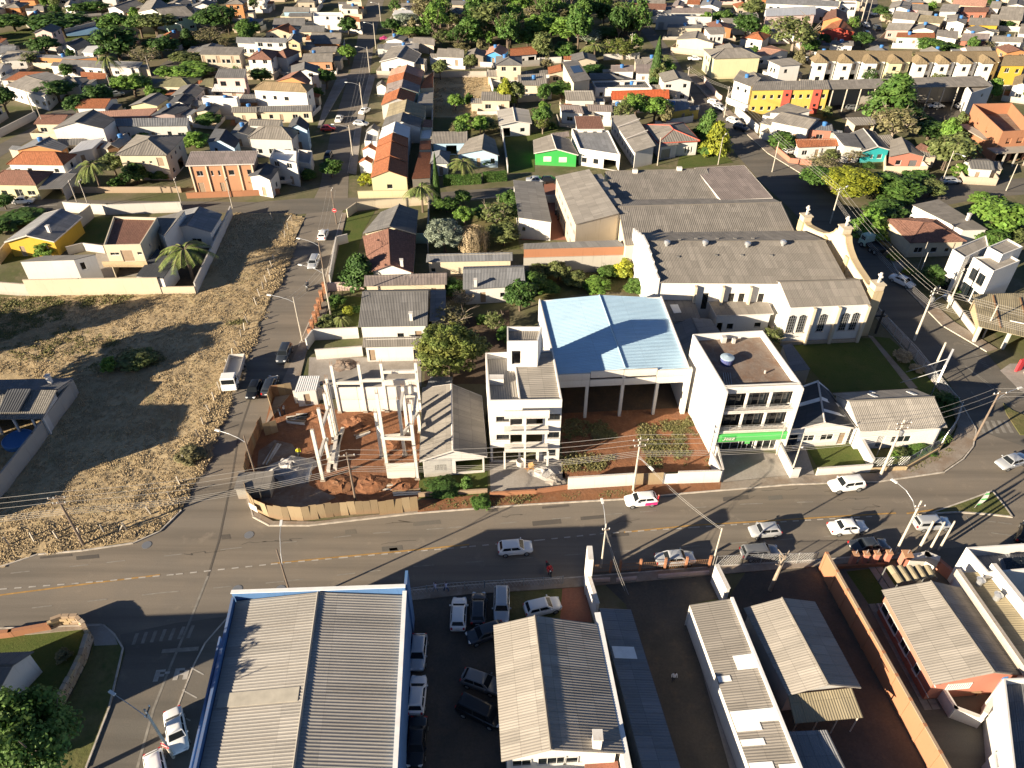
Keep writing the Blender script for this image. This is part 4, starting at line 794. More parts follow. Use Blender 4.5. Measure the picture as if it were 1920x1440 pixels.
# stepping stones beside the pink-walled house: every slab is a piece
path=root('stepping_stone_path','double row of pale square stepping stones along the salmon-walled house','path',G('B4',(760,800)))
sm=M();sm.abox(-.36,.36,-.30,.30,0,.05);sme=sm.mesh('stone',['concrete'])
def stones(z,a,b,w,n,off):
 A,B=G(z,a),G(z,b);d=(B-A).normalized();s=Vector((d.y,-d.x,0));rz=math.atan2(s.y,s.x)
 for i in range(n):
  for k in range(2):p=lerp(A,B,i/(n-1))+s*(k-.5)*w;link('stone',sme,path,p-path.location+Vector((0,0,.015)),rz=rz)
stones('B4',(610,530),(915,1095),.82,24,0);stones('B4',(600,305),(680,425),.82,6,0)
# ---------------- dry field: clumps of straw ----------------
def inside(p,poly):
 c=False;j=len(poly)-1
 for i in range(len(poly)):
  if(poly[i].y>p.y)!=(poly[j].y>p.y) and p.x<(poly[j].x-poly[i].x)*(p.y-poly[i].y)/(poly[j].y-poly[i].y)+poly[i].x:c=not c
  j=i
 return c
from mathutils import noise as mnoise
def tufts(name,polys,n,mat,s0,s1,blades,seed,label,cat='grass',thr=-.2,sc=.18,droop=.6):
 r=random.Random(seed);m=M();m.leaf=[]
 for poly,nn in polys:
  xs=[p.x for p in poly];ys=[p.y for p in poly];k=0;tr=0
  while k<nn and tr<nn*12:
   tr+=1;p=Vector((r.uniform(min(xs),max(xs)),r.uniform(min(ys),max(ys)),0))
   if not inside(p,poly) or mnoise.noise(Vector((p.x*sc,p.y*sc,seed)))<thr+r.uniform(-.15,.15):continue
   k+=1;p.z=fz(p.x,p.y)-.03 if name=='dry_grass' and p.x<-31 else 0;S=r.uniform(s0,s1)*(1+.5*mnoise.noise(Vector((p.x*.3,p.y*.3,5))));lf=r.random()
   for b in range(blades):
    a=6.283*(b+r.random())/blades;d=Vector((math.cos(a),math.sin(a),0));w=Vector((-d.y,d.x,0))*S*r.uniform(.09,.18);hh=S*r.uniform(.25,.5)
    i=len(m.v);m.v+=[tuple(p+d*S*.05-w*.6),tuple(p+d*S*.05+w*.6),tuple(p+d*S*.55+w+Vector((0,0,hh))),tuple(p+d*S*.55-w+Vector((0,0,hh))),tuple(p+d*S*(1.0+.2*droop)+Vector((0,0,hh*(1-droop))))]
    m.f+=[(i,i+1,i+2,i+3),(i+3,i+2,i+4)];m.m+=[0,0];m.uv+=[(0,0)]*7;m.leaf+=[.2+lf*.4+r.random()*.2]*2
 return m.build(name,[mat],None,label=label,cat=cat,kind='stuff')
FP=[G('F',p) for p in FIELD]
# the field itself: a lumpy sheet under the straw
m=M();st=.7;x0,x1,y0,y1=min(p.x for p in FP),max(p.x for p in FP),min(p.y for p in FP),max(p.y for p in FP);idx={}
fz=lambda x,y:.03+.16*max(0,mnoise.noise(Vector((x*.55,y*.55,1)))+.35)+.10*abs(mnoise.noise(Vector((x*1.4,y*1.4,7))))
nx,ny=int((x1-x0)/st)+1,int((y1-y0)/st)+1
def fv(i,j):
 if(i,j) not in idx:x,y=x0+i*st,y0+j*st;idx[(i,j)]=len(m.v);m.v.append((x,y,fz(x,y)))
 return idx[(i,j)]
for i in range(nx):
 for j in range(ny):
  if inside(Vector((x0+(i+.5)*st,y0+(j+.5)*st,0)),FP):m.f.append((fv(i,j),fv(i+1,j),fv(i+1,j+1),fv(i,j+1)));m.m.append(0);m.uv+=[(0,0)]*4
m.build('field',['drygrass'],None,True,kind='structure');sheet('field_edge','F',FIELD,'drygrass',3)
W_=lambda z,pts:[G(z,p) for p in pts]
tufts('dry_grass',[(FP,26000)],0,'grassblade',.14,.34,6,3,'dry straw-coloured grass covering the empty field',thr=-.45)
tufts('dry_grass',[(W_('F',[(540,440),(560,450),(500,600),(440,740),(395,860),(345,950),(300,960),(350,880),(395,760),(440,660),(490,560)]),1100),(W_('F',[(0,1010),(80,985),(200,985),(290,985),(250,1010),(150,1028),(0,1055)]),700)],0,'grassblade',.22,.5,9,9,'taller straw-coloured grass bank along the fence posts',thr=-.3)
tufts('weeds',[(W_('M1',[(640,1340),(860,1180),(1150,1180),(1250,1260),(1150,1330),(800,1380)]),260),(W_('M1',[(530,790),(1000,780),(900,850),(600,870)]),140),(W_('M1',[(1690,960),(1850,930),(1860,980),(1700,1000)]),70),(W_('M1',[(-100,810),(480,800),(470,950),(0,1130)]),500),(W_('M1',[(0,1180),(500,1000),(1000,1150),(200,1300)]),200)],0,'weedblade',.3,.75,6,4,'green weeds scattered through the dry field',thr=-.35)
tufts('weeds',[(W_('L3',[(1330,740),(1620,690),(1810,1150),(1350,1150),(1250,900)]),420),(W_('L3',[(700,780),(1000,760),(1150,1000),(1000,1160),(700,1180)]),260),(W_('L3',[(920,880),(1080,900),(1240,1010),(1100,1030)]),90)],0,'weedblade',.2,.6,6,5,'green and brown weeds in the red dirt lot before the blue-roofed hangar',thr=.05,sc=.3)
tufts('weeds',[(W_('F',[(786,958),(900,948),(1000,942),(1185,930),(1185,920),(1000,928),(900,935),(786,944)]),420),(W_('L4',[(1450,1000),(1720,860),(1740,880),(1480,1010)]),90)],0,'weedblade',.15,.42,6,6,'weedy grass along the kerb of the main road',thr=-.3,sc=.5)
tufts('weeds',[(W_('T2',[(1335,590),(1740,560),(1790,880),(1335,870)]),900)],0,'grassblade',.3,.7,5,8,'tall dry grass in the walled lot behind the row houses',thr=-.2)
tufts('grass',[(W_('M1',[(-150,800),(230,785),(560,800),(480,950),(300,1000),(60,1110),(-150,1180)]),2600),(W_('M1',[(640,1340),(860,1190),(1000,1200),(900,1340)]),200)],0,'leaf_olive',.2,.5,6,14,'rough green grass below the long cream wall at the left',thr=-.4)
# ---------------- buildings: eave corners front-left, front-right, back-right (, back-left) ----------------
H=house
# --- upper left quarter ---
H('T1','white gabled house with dark roof behind the school trees at the top left',[(800,60),(920,85),(1080,30),(960,5)],3.5,'gy','fcd')
H('T1','large school building with broad grey roof and pale teal wall',[(1250,150),(1465,118),(1330,45),(1120,60)],5,'gx','fc','mint',1.6,cat='building',name='school_building')
H('T1','long grey school wing with pitched roof beside the blue court',[(1030,90),(1270,140),(1300,60),(1100,5)],4.5,'gy','fc','pale',cat='building',name='school_building')
H('T1','small beige house with flat roof at the top left corner',[(245,78),(330,82),(322,42),(255,45)],3,'sb','fcl','cream')
H('T1','small white-roofed house behind the round tree, far left',[(480,45),(560,62),(575,20),(500,10)],3,'gy','fcl','white')
H('T1','pale pink gabled house between two big round trees',[(190,130),(265,165),(330,110),(255,82)],3,'gy','tileb','palepink')
H('T1','long low grey shed along the blue sports court',[(540,132),(760,114),(760,97),(540,112)],2.6,'sb','fc','beige',.3,name='shed',cat='shed')
H('T1','white-fronted house with dark gable roof below the school lawn',[(450,345),(575,382),(685,330),(565,290)],3,'gy','dark','white')
H('T1','white house with pale lean-to roofs beside the tall dark trees',[(610,392),(700,400),(748,340),(655,345)],3,'sb','whitemetal','white')
H('T1','grey-roofed house at the left edge under the round tree',[(0,450),(190,445),(290,395),(120,370)],3,'gx','fcl','pale')
H('T1','dark-roofed house at the left edge below the green lawn',[(0,402),(110,388),(150,345),(20,335)],3,'gx','fcb','white')
H('T1','long low house with orange side wall and flat grey roof',[(270,428),(560,442),(740,426),(290,408)],3,'sb','fcb','orange',.2)
H('T1','long white house with dark grey roof above the hillside street',[(430,488),(780,512),(800,458),(520,450)],3,'gx','fcd','white')
H('T1','white-trimmed flat house beside the slender palm trunk',[(810,502),(1040,502),(1070,465),(812,457)],3.2,'sb','fcb','white',.3,fascia='white')
H('T1','white warehouse with pale patchy roof at the left bend of the street',[(40,640),(330,725),(490,582),(350,537)],4,'gx','fcl','white',.7,name='warehouse',cat='building')
H('T1','white house with grey hip roof behind the dark round tree',[(478,632),(652,642),(642,578),(498,574)],3,'hip','fc','white')
H('T1','house with rusty brown tile roof among trees',[(610,602),(790,588),(800,547),(602,537)],3,'sb','tile','beige',.8)
H('T1','two-storey grey block of flats with rows of small windows and doors',[(1490,406),(1800,410),(1832,353),(1530,348)],6,'sb','fc','beige',.5,cat='building',name='apartment_block',
  ops=[(0,(i+.5)/8,3.4,1.2 if i%2 else .9,1.1 if i%3 else 2.1,'w' if i%3 else 'd') for i in range(8)]+[(0,(i+.5)/8,.1 if i%3==1 else .9,1.0,2.0 if i%3==1 else 1.1,'d' if i%3==1 else 'w') for i in range(8)])
H('T1','grey-white house behind the two-storey grey block of flats',[(1770,320),(1930,327),(1930,284),(1780,282)],4,'gx','fcb','pale')
H('T1','two-storey white house with two dark upper windows and brown roof',[(1610,582),(1840,582),(1852,516),(1640,513)],6,'sb','fcd','palepink',.6,ops=[(0,.2,3.7,1.6,1.2),(0,.72,3.7,1.3,1.2),(0,.5,.1,1,2.1,'d'),(1,.5,3.6,1.2,1.1)],dark=True)
H('T1','low white porch roof in front of the two-storey white house',[(1585,682),(1835,690),(1830,634),(1610,630)],2.8,'sb','whitemetal','white',.3,name='porch',cat='porch',open_=(0,))
H('T1','cream house with wide grey-green hip roof above the street corner',[(1120,654),(1430,645),(1510,590),(1265,567)],3,'hip','moss','cream')
H('T1','white house with dark gable roof behind the bushy dark tree',[(1280,718),(1470,728),(1540,662),(1365,642)],3,'gy','fcd','white')
H('T1','small mossy lean-to roof beside the two-storey white house',[(1488,642),(1600,654),(1602,584),(1535,590)],3,'sb','moss','beige')
H('T1','cream gabled house with half light half dark roof by the street bend',[(965,792),(1180,795),(1272,733),(1130,703)],3,'gy','fcd','lemon')
H('T1','white gabled house with dark roof behind the solar-dark roof row',[(1262,772),(1420,792),(1460,738),(1322,712)],3,'gy','dark','white')
H('T1','long low building with pinkish red roof and pale bars',[(745,882),(1110,878),(1190,808),(715,836)],3,'sb','tilep','salmon',.3,cat='building',name='long_building')
H('T1','pale pink gabled house with dark right roof slope',[(1120,872),(1310,862),(1430,812),(1275,772)],3.2,'gy','dark','palepink')
H('T1','beige gabled house with open dark carport',[(1460,838),(1610,852),(1660,803),(1520,778)],3.2,'gy','dark','beige',ops=[(0,.5,.05,2.4,2.2,'o')])
H('T1','tall plain white boxy house among the dark roofs',[(1512,733),(1772,738),(1790,720),(1530,716)],5,'flat','fcd','white',cat='house',ops=())
H('T1','low house with orange wall and dark flat roof',[(1780,768),(1930,768),(1930,708),(1820,706)],3,'sb','fcd','orange')
H('T1','long cream house with grey roof beside the orange-walled house',[(1735,843),(1930,843),(1930,798),(1752,800)],3,'gx','fc','cream')
H('T1','big white warehouse with blank gable wall and dark roof',[(388,968),(775,965),(868,893),(575,848)],5.2,'gy','fcd','white',1.6,ov=.25,ops=[(1,.3,1,1,1)],name='warehouse',cat='building')
H('T1','long dark-roofed house running right of the big white warehouse',[(872,948),(1410,942),(1420,882),(852,888)],3.8,'sb','fcb','pale',.5)
H('T1','house with pale lit slope and brown gable left of the courtyard',[(112,1128),(460,1132),(515,1096),(265,1040)],3,'gy','fcb','orange',1.3)
H('T1','dark grey shed roof behind the brown gable house',[(440,1090),(640,1085),(650,1042),(430,1040)],3,'sb','fcd','cream',.3)
H('T1','white flat-roofed annex beside the mint-coloured corner',[(510,1152),(690,1115),(785,1032),(610,1060)],3.2,'sb','whitemetal','white',.4)
H('T1','white house with red-brown hip roof at the left edge',[(15,1238),(490,1234),(562,1165),(190,1150)],3,'hip','tile','white',1.8,chim=None)
H('T1','yellow-and-white house with brown hip roof at the left edge by the cross street',[(-70,1388),(275,1388),(400,1290),(-40,1280)],3.4,'hip','tileb','lemon',1.7,ops=[(0,.3,1,1.2,1),(0,.6,.3,1.6,2),(0,.85,1,1.6,1)])
H('T1','grey flat carport beside the brown hip-roofed house',[(285,1418),(470,1412),(580,1300),(390,1295)],3.0,'sb','fcd','pale',.2,name='carport',cat='carport',open_=(0,3),ops=())
H('T1','small gabled house with shiny grey roof and wooden front',[(790,1118),(890,1112),(1002,1052),(925,1005)],3,'gy','zinc','wood',1.0)
H('T1','two-storey cream house with grey hip roof and dark side garage',[(872,1164),(1250,1164),(1398,1012),(1010,1012)],6,'hip','fc','cream',1.5,ov=.7,ops=[(0,.15,3.7,.6,.8),(0,.48,3.9,.6,.5),(0,.64,3.9,.6,.5),(0,.85,3.2,1.4,2,'d'),(1,.2,1,1.2,1),(1,.25,3.8,.8,.9),(1,.5,3.8,.8,.9),(1,.75,3.8,.8,.9),(1,.6,.1,3,2.4,'o')])
H('T1','dark gabled house right of the leafy green bush',[(1550,1065),(1760,1112),(1800,1052),(1612,962)],3.4,'gy','dark','sky',1.2)
H('T1','white house with dark gable roofs above the peach two-storey building',[(1720,1005),(1860,1012),(1930,952),(1800,912)],3.4,'gy','fcd','white')
rt,Q,sf,ro,wc_=H('T1','two-storey peach building with columns and corrugated grey roof by the cross street',[(1393,1242),(1905,1228),(1935,1132),(1432,1137)],6.4,'sb','fcr','peach',.5,ov=.35,fascia='white',ops=[(0,s,3.9,w,1.1) for s,w in((.15,1.3),(.34,.5),(.45,.5),(.64,1.2),(.92,.9))]+[(0,.12,.2,1.2,2.2,'d'),(0,.45,.3,.9,2,'d')],name='two_storey_building',cat='building',tank=None)
for s in(.02,.27,.53,.77,.98):cm_=M();p=lerp(wc_[0],wc_[1],s);cm_.box((p.x,p.y-.10,3.1),(.14,0,0),(0,.10,0),(0,0,3.1));cm_.build('column',['cream'],rt)
# --- upper centre-left, left of the side street ---
H('T2','small blue-grey house with grey roof near the top edge',[(200,88),(400,88),(412,57),(232,52)],3,'gx','fc','sky')
H('T2','white cube house at the very top beside the side street',[(680,10),(790,12),(785,-8),(690,-8)],4,'flat','concrete','cream')
H('T2','small pale house with grey roof beside the far side street',[(640,62),(770,64),(762,32),(652,30)],3,'sb','fc','pale')
H('T2','long grey shed roof left of the white shop',[(240,122),(420,122),(420,96),(252,96)],3.2,'sb','fcd','beige',.3)
H('T2','low house with two-tone dark roof beneath the white shop',[(120,198),(370,194),(372,137),(160,136)],3,'gx','fcd','sky')
H('T2','white shop with pale pink band under its parapet',[(428,122),(655,124),(645,93),(432,92)],5,'flat','sheetw','white',cat='building',name='shop')
H('T2','house with rusty red roof behind the dark-leaved tree',[(640,152),(782,162),(772,132),(692,112)],3.5,'gx','tile','cream')
H('T2','cream house with brown gable roof in the second row',[(60,248),(250,248),(312,232),(192,186)],3,'gy','tile','cream',1.5)
H('T2','cream house with grey roof right of the brown gable',[(325,238),(512,238),(526,194),(372,191)],3,'gx','fcd','cream')
H('T2','long two-storey grey-white house with dark roof',[(-20,312),(230,320),(232,284),(-20,282)],5.4,'sb','fcb','pale',.4)
H('T2','tan gabled house at the end of the long grey-white house',[(215,320),(332,327),(352,272),(272,246)],5.2,'gy','fcd','ochre',1.4)
H('T2','house with pale grey roof behind the orange-walled house',[(400,292),(640,292),(646,247),(440,242)],3.4,'gx','fc','beige')
H('T2','house with orange wall and dark grey roof by the side street',[(430,328),(630,328),(638,292),(440,287)],3,'sb','fcd','orange')
H('T2','house with brown hip roof and white walls, larger of two',[(-40,447),(150,448),(152,387),(-30,382)],5.2,'hip','tileb','white',1.5)
H('T2','smaller brown hip-roofed wing joined to the white house',[(150,434),(272,432),(292,392),(182,362)],4.6,'hip','tileb','pale',1.4)
H('T2','low house with plain grey roof behind the peach house',[(402,393),(600,388),(612,347),(430,347)],3,'sb','fc','beige',.4)
H('T2','peach house with stepped pale grey roof by the side street',[(318,463),(575,463),(582,388),(402,397)],3.2,'gx','fc','peach',1.0,tank=None)
H('T2','house with dark gable roof and white end wall behind the orange gable',[(262,548),(475,553),(482,498),(262,492)],5,'gy','fcd','white',1.2)
H('T2','two-storey house with orange gable and dark right roof slope',[(148,608),(392,634),(412,602),(272,542)],5.8,'gy','tileb','orange',1.5)
H('T2','two-storey white house with tan hip roof and three front windows',[(-40,672),(402,693),(424,640),(40,622)],6,'hip','tan','white',1.3,ov=.5,ops=[(0,.17,3.6,.9,.9),(0,.38,3.6,.9,.9),(0,.6,3.5,1.2,.9),(0,.25,.7,1.2,1.1),(0,.85,.2,1.4,2.1,'d'),(1,.4,3.6,.9,.9)],dark=True)
H('T2','long cream building with low grey roof in front of the white house',[(-40,838),(425,834),(422,787),(-30,797)],3,'sb','fcd','cream',.5,cat='building',name='long_building')
H('T2','pale house with wide grey hip roof above the modern white house',[(-40,1044),(292,1044),(322,968),(-10,952)],4.6,'hip','fc','pale',1.6)
H('T2','small dark gable joined to the grey hip-roofed house',[(232,968),(388,978),(402,930),(272,890)],5.2,'gy','dark','sky',1.3)
H('T2','modern white two-storey house with flat white roofs beside the side street',[(100,1188),(302,1222),(304,1132),(132,1112)],5.4,'flat','sheetw','pale',par=.7)
H('T2','grey flat-roofed house block right of the modern white roofs',[(302,1210),(405,1225),(420,1130),(318,1120)],3.4,'flat','concrete','pale')
H('T2','house with dark sloping roof behind the white boat',[(-60,1322),(110,1352),(176,1262),(0,1232)],4.2,'gy','dark','white',.8)
H('T2','dark grey terrace house between the cream long building and grey hip roof',[(-60,940),(180,945),(210,900),(-40,890)],4.2,'gx','fc','pale')
# --- terrace of small row houses ---
ROWG='row houses with stepped roofs'
UN=[('nearest row house, cream gable wall and orange tile roof',[(858,1333),(1135,1330),(1140,1218),(884,1215)],'tile','lemon',3.6),('second row house from the near end, orange tile roof',[(884,1213),(1138,1214),(1141,1106),(905,1102)],'tile','cream',3.9),
      ('third row house from the near end, orange tile roof with dark right slope',[(905,1100),(1141,1104),(1143,1034),(922,1044)],'tile','white',4.1),('row house with white roof next to the orange trio',[(922,1042),(1146,1032),(1160,955),(945,958)],'whitemetal','white',4.3),
      ('row house with grey roof behind the white roof',[(944,956),(1235,955),(1245,890),(970,882)],'fcd','white',4.0),('row house with tan roof and raised left wall',[(974,886),(1262,880),(1275,800),(1000,778)],'fcy','cream',3.8),
      ('row house with orange roof next to the tan one',[(936,788),(1182,772),(1202,700),(972,688)],'tile','white',3.8),('row house with pale pinkish roof between two orange ones',[(972,700),(1218,696),(1236,642),(984,628)],'fcr','mint',4.0),
      ('row house with orange roof, second from the far end',[(978,634),(1232,640),(1246,586),(994,572)],'tile','cream',3.9),('farthest row house with faded orange roof',[(996,572),(1246,584),(1262,530),(1018,518)],'tilep','cream',3.9)]
for lb,p,rm,wc_,hh in UN:H('T2',lb,p,hh,'gy',rm,wc_,1.5,ov=.2,group=ROWG,name='row_house',ops=[(3,.5,.9,1.4,1.1),(3,.2,.05,.9,2.1,'d')]+([(0,.5,1,1.2,1)] if lb.startswith('near') else[]))
for lb,p,rm,rf in(('orange rear extension roof of the nearest row house',[(1168,1340),(1305,1332),(1310,1140),(1226,1140)],'tile','sl'),('small orange rear roof behind the white-roofed row house',[(1222,1122),(1308,1120),(1310,1052),(1232,1056)],'tile','sl'),('white box extension with pale parapet behind the terrace',[(1228,1040),(1315,1040),(1320,955),(1240,955)],'sheetw','flat'),
                      ('orange rear roof at the far end of the terrace',[(1235,660),(1328,655),(1332,535),(1262,590)],'tile','sl'),('pale rear roof in the middle of the terrace',[(1205,780),(1325,790),(1330,690),(1225,700)],'fcl','sl'),('dark brown rear roof between grey row houses',[(1245,950),(1322,955),(1325,900),(1262,895)],'tileb','sl')):
 H('T2',lb,p,3,rf,rm,'cream',.5 if rf!='flat' else None,ov=.1,name='house_extension',cat='extension',ops=())
for lb,p,rm in(('small tiled porch of the nearest row house',[(768,1218),(868,1224),(884,1196),(792,1192)],'tile'),('small tiled porch of the third row house',[(792,1124),(898,1130),(905,1104),(822,1098)],'tile'),('small dark porch of the grey-roofed row house',[(822,985),(915,985),(930,955),(850,950)],'fcd'),('small dark porch at the far end of the terrace',[(900,648),(975,652),(985,625),(915,618)],'fcd')):
 H('T2',lb,p,2.7,'gy',rm,'white',.8,ov=.15,name='porch',cat='porch',open_=(3,),ops=())
H('T2','white boxy front room with blue-grey top before the white row house',[(812,1055),(905,1062),(918,1000),(828,995)],3.2,'flat','fcb','white',name='house_extension',cat='extension')
# --- right of the side street, upper ---
H('T2','white house with pink lower walls and grey gable roof on the street corner',[(925,462),(1190,470),(1240,402),(1012,350)],3.6,'gy','fc','white',1.4,ops=[(0,.3,.3,1.5,1.5)],fascia='white')
pw=G('T2',(1030,530))
H('T2','pale blue-grey flat roof behind the pink corner house',[(958,372),(1220,368),(1222,322),(966,322)],3,'sb','zinc','pale',.3)
H('T2','small white gabled house by the pink-flowering bush',[(965,302),(1102,308),(1142,277),(1002,272)],3,'gy','fcl','white')
H('T2','beige low house with long grey roof at the edge of the wood',[(1170,318),(1340,342),(1342,278),(1192,276)],3,'gx','fc','beige',.7)
H('T2','white house with grey gable, left of the three small houses by the wood',[(1348,424),(1560,432),(1562,382),(1382,366)],3,'gx','fc','white',1.2)
H('T2','small grey house, middle of the three by the wood',[(1562,432),(1712,424),(1720,388),(1592,376)],3,'gy','fc','beige',1.0,ops=[(0,.5,.1,2.4,2,'o')])
H('T2','small bright blue house with pinkish roof by the wood',[(1718,412),(1848,418),(1902,372),(1752,351)],3,'gy','tilep','blue',1.2)
H('T2','white house with grey roof near the top edge left of the wood',[(1060,52),(1240,52),(1242,27),(1072,24)],3.2,'gx','fc','white')
H('T2','low white shed roof among trees beside the side street',[(1020,112),(1210,112),(1212,78),(1040,74)],3,'sb','whitemetal','pale',.3)
H('T2','dark-roofed house half hidden in the wood',[(1410,104),(1560,114),(1562,68),(1442,62)],3.5,'hip','fcd','beige')
H('T2','dark grey long roof at the top edge above the wood',[(1462,34),(1602,36),(1605,8),(1472,6)],3.5,'gx','fcd','beige')
H('F','white house with ribbed grey metal roof on the lawn',[(936,234),(997,231),(991,206),(932,207)],3.2,'gy','zinc','white',.7,ops=[(0,.2,.1,1.8,2.1,'o'),(0,.75,1,1.2,1)],fascia='white')
H('T2','long grey corrugated shed behind the small hip-roofed house',[(1315,1074),(1586,1072),(1587,984),(1325,988)],3,'sb','fc','sky',.5,ops=[(0,.55,.1,2.5,2.2,'o')],name='shed',cat='shed')
H('T2','pale blue house with wide grey gable roof behind the clipped hedges',[(1503,1158),(1825,1168),(1792,1046),(1590,1042)],3,'gy','fc','sky',1.3,apex=.6)
H('T2','small white house with dark hip roof beside the cypress',[(1310,1228),(1452,1228),(1452,1142),(1315,1142)],3,'hip','fcb','white',1.2)
# --- upper centre-right ---
H('T3','white house with dark grey roof at the wood corner near the top',[(760,94),(1020,104),(1042,67),(790,63)],3.4,'gx','fcd','white')
H('T3','house with rust-brown roof strip near the top of the church street',[(890,64),(1150,74),(1162,34),(902,33)],3.4,'gx','tileb','white')
H('T3','long grey roof at the top edge left of the church street',[(860,22),(1150,27),(1152,-8),(872,-8)],3.4,'gx','fc','white')
H('T3','white gabled house at the top edge right of the church street',[(1408,44),(1560,64),(1582,18),(1432,2)],4,'gy','fcb','white')
H('T3','small white house with orange roof at the top edge',[(1310,30),(1408,34),(1412,4),(1322,2)],3.2,'gx','tile','white')
H('T3','small pale gable left of the orange-roofed house, top edge',[(1195,50),(1290,52),(1296,14),(1222,6)],3.2,'gy','fcr','palepink')
H('T3','long house with brown-grey roof behind the stained white wall',[(1190,94),(1500,98),(1502,58),(1202,58)],3.2,'sb','fcr','pale',.5)
H('T3','long building with tall stained white front wall',[(1085,118),(1500,128),(1502,106),(1092,104)],4.6,'flat','fc','pale',cat='building',name='long_building',ops=[(0,.1,.1,2,2.4,'g')])
H('T3','cream shop with long grey roof at the street corner',[(1160,206),(1430,208),(1432,182),(1172,180)],3.6,'sb','fcd','cream',.4,ops=[(0,.08,.2,1.4,2.2,'g')])
H('T3','cream house with grey gable roof and big blank front wall',[(1228,294),(1520,326),(1482,268),(1302,240)],3.8,'gy','fc','cream',1.0,ops=[(3,.3,1,1.2,1.1),(3,.7,1,1.2,1.1)])
H('T3','two-storey white house with three dark upper windows',[(1478,254),(1600,250),(1592,202),(1438,202)],6,'sb','fc','white',.5,ops=[(0,.15,3.8,.9,1),(0,.4,3.4,.6,1.4),(0,.72,3.8,.9,1),(3,.5,3.8,1,1)],dark=True)
H('T3','white house with orange hip roof behind the yellow conifer',[(1750,288),(1905,302),(1922,268),(1802,241)],3.2,'hip','tile','white',1.3)
H('T3','large pale yellow two-storey building with grey hip roof',[(1528,442),(1872,428),(1782,361),(1418,366)],6,'hip','fc','lemon',1.4,ops=[(3,.25,3.6,1.2,1.2),(3,.5,3.6,1.2,1.2),(3,.75,3.6,1.2,1.2),(3,.4,.1,2.4,2.3,'g')],cat='building',name='two_storey_building')
H('T4','house with salmon-pink tile roof next to the pale yellow building',[(-120,420),(20,412),(165,385),(20,338)],3.6,'gx','tilep','white',.8)
H('T3','white house with rust tile roof below the wood',[(-15,420),(190,404),(182,342),(-12,362)],3,'gx','tile','white',.9,ops=[(0,.25,.9,.9,.9),(0,.5,.9,.9,.9),(0,.82,.1,2.2,2.1,'o')])
rt,Q,sf,ro,_=H('T3','cream house with grey roof carrying dark solar panels',[(48,638),(268,642),(252,548),(40,562)],3,'sb','fc','cream',.7)
for i in range(6):skylights(ro,sf,[(.12+i*.085,.19+i*.085,.42,.75)],'glass','solar_panel')
rt,Q,sf,ro,_=H('T3','tall pale building with sloping roof and dark rooflight',[(458,618),(592,594),(492,450),(376,462)],6,'sl','fcl','cream',.6,ops=(),cat='building',name='two_storey_building')
skylights(ro,sf,[(.3,.85,.38,.72)],'glass','rooflight')
H('T3','white house with brown corrugated roof beneath the wood, left half',[(740,534),(920,534),(912,487),(742,487)],3,'sb','fcr','white',.6)
H('T3','white house with brown corrugated roof beside the cypress',[(930,548),(1052,548),(1062,482),(926,482)],3.2,'sb','fcr','white',.6)
H('T3','low dark roof beneath the wood left of the corrugated house',[(592,598),(850,592),(730,548),(575,548)],2.8,'sb','fcd','beige',.4)
rt,Q,sf,ro,_=H('T3','white-edged house with dark flat roof and white roof tanks',[(628,655),(1052,658),(1004,597),(602,608)],3.4,'flat','fcd','white',par=.4)
for s in(.52,.74):b_=M();b_.box(sf(s,.6)+Vector((0,0,.4)),(.6,0,0),(0,.5,0),(0,0,.4));b_.build('roof_tank',['white'],ro)
H('T3','house with bright orange-red tile roof behind the two round trees',[(745,748),(1182,738),(1168,667),(745,682)],3,'gx','tileo','white',1.0)
H('T3','yellow-walled house with dark blue-grey roof right of the round trees',[(1112,852),(1342,814),(1312,742),(1172,747)],3.2,'sb','fcb','yellow',.5)
H('T3','small white house with brown roof, left of the pair above the tiled house',[(370,838),(542,852),(502,788),(350,782)],3.4,'gx','fcr','white',.7)
H('T3','small white house with brown roof, right of the pair above the tiled house',[(570,832),(757,838),(742,787),(560,782)],3.2,'gx','fcr','white',.7)
H('T3','little grey roof left of the two round trees',[(755,822),(850,812),(842,768),(748,772)],3,'sb','fc','white',.4)
H('T3','white two-storey house with chequered brown tile roof',[(488,968),(692,968),(664,870),(470,870)],4.6,'sb','tileb','white',.6,ops=[(0,.3,3,1,.9),(0,.7,3,1,.9)],fascia='white')
rt,Q,sf,ro,_=H('T3','white house with large dark flat roof and two front windows',[(508,1112),(812,1158),(722,975),(448,962)],4.0,'flat','fcb','white',par=.35,ops=[(0,.13,.9,1.2,1.1,'w'),(0,.42,1,1.2,1.1,'w'),(0,.8,.1,3.6,2.3,'o')],dark=True)
rt,Q,sf,ro,_=H('T3','long white row building stepping down in three roof sections',[(918,1142),(1078,1092),(902,828),(738,872)],4.0,'sr','fcl','white',.5,ops=[(3,(i+.5)/9,1,1.1,1.1) for i in range(9)],cat='building',name='row_building')
for t in(.33,.66):b_=M();p,q=sf(0,t)+Vector((0,0,.2)),sf(1,t)+Vector((0,0,.7));b_.tube(p,q,.14,.14,5);b_.build('roof_step',['white'],ro)
H('T3','white house with many-sided grey hip roof and red edge trim',[(1078,1075),(1402,1052),(1292,921),(1000,931)],3.6,'hip','fc','white',1.2,fascia='red',ops=[(0,.72,.6,.4,1.5),(0,.8,.6,.4,1.5),(0,.88,.6,.4,1.5)])
H('T3','front wing of the red-trimmed white house with metal gate',[(1108,1102),(1252,1082),(1222,1010),(1080,1020)],3.3,'sb','fc','white',.4,ops=[(0,.35,.1,2.4,2.3,'g')],name='house_extension',cat='extension')
rt,Q,sf,ro,W4=H('T3','bright green wooden-front house with two white shutters',[(165,1148),(498,1162),(432,1042),(160,1052)],3,'gy','fc','green',1.2,ops=(),fascia='white')
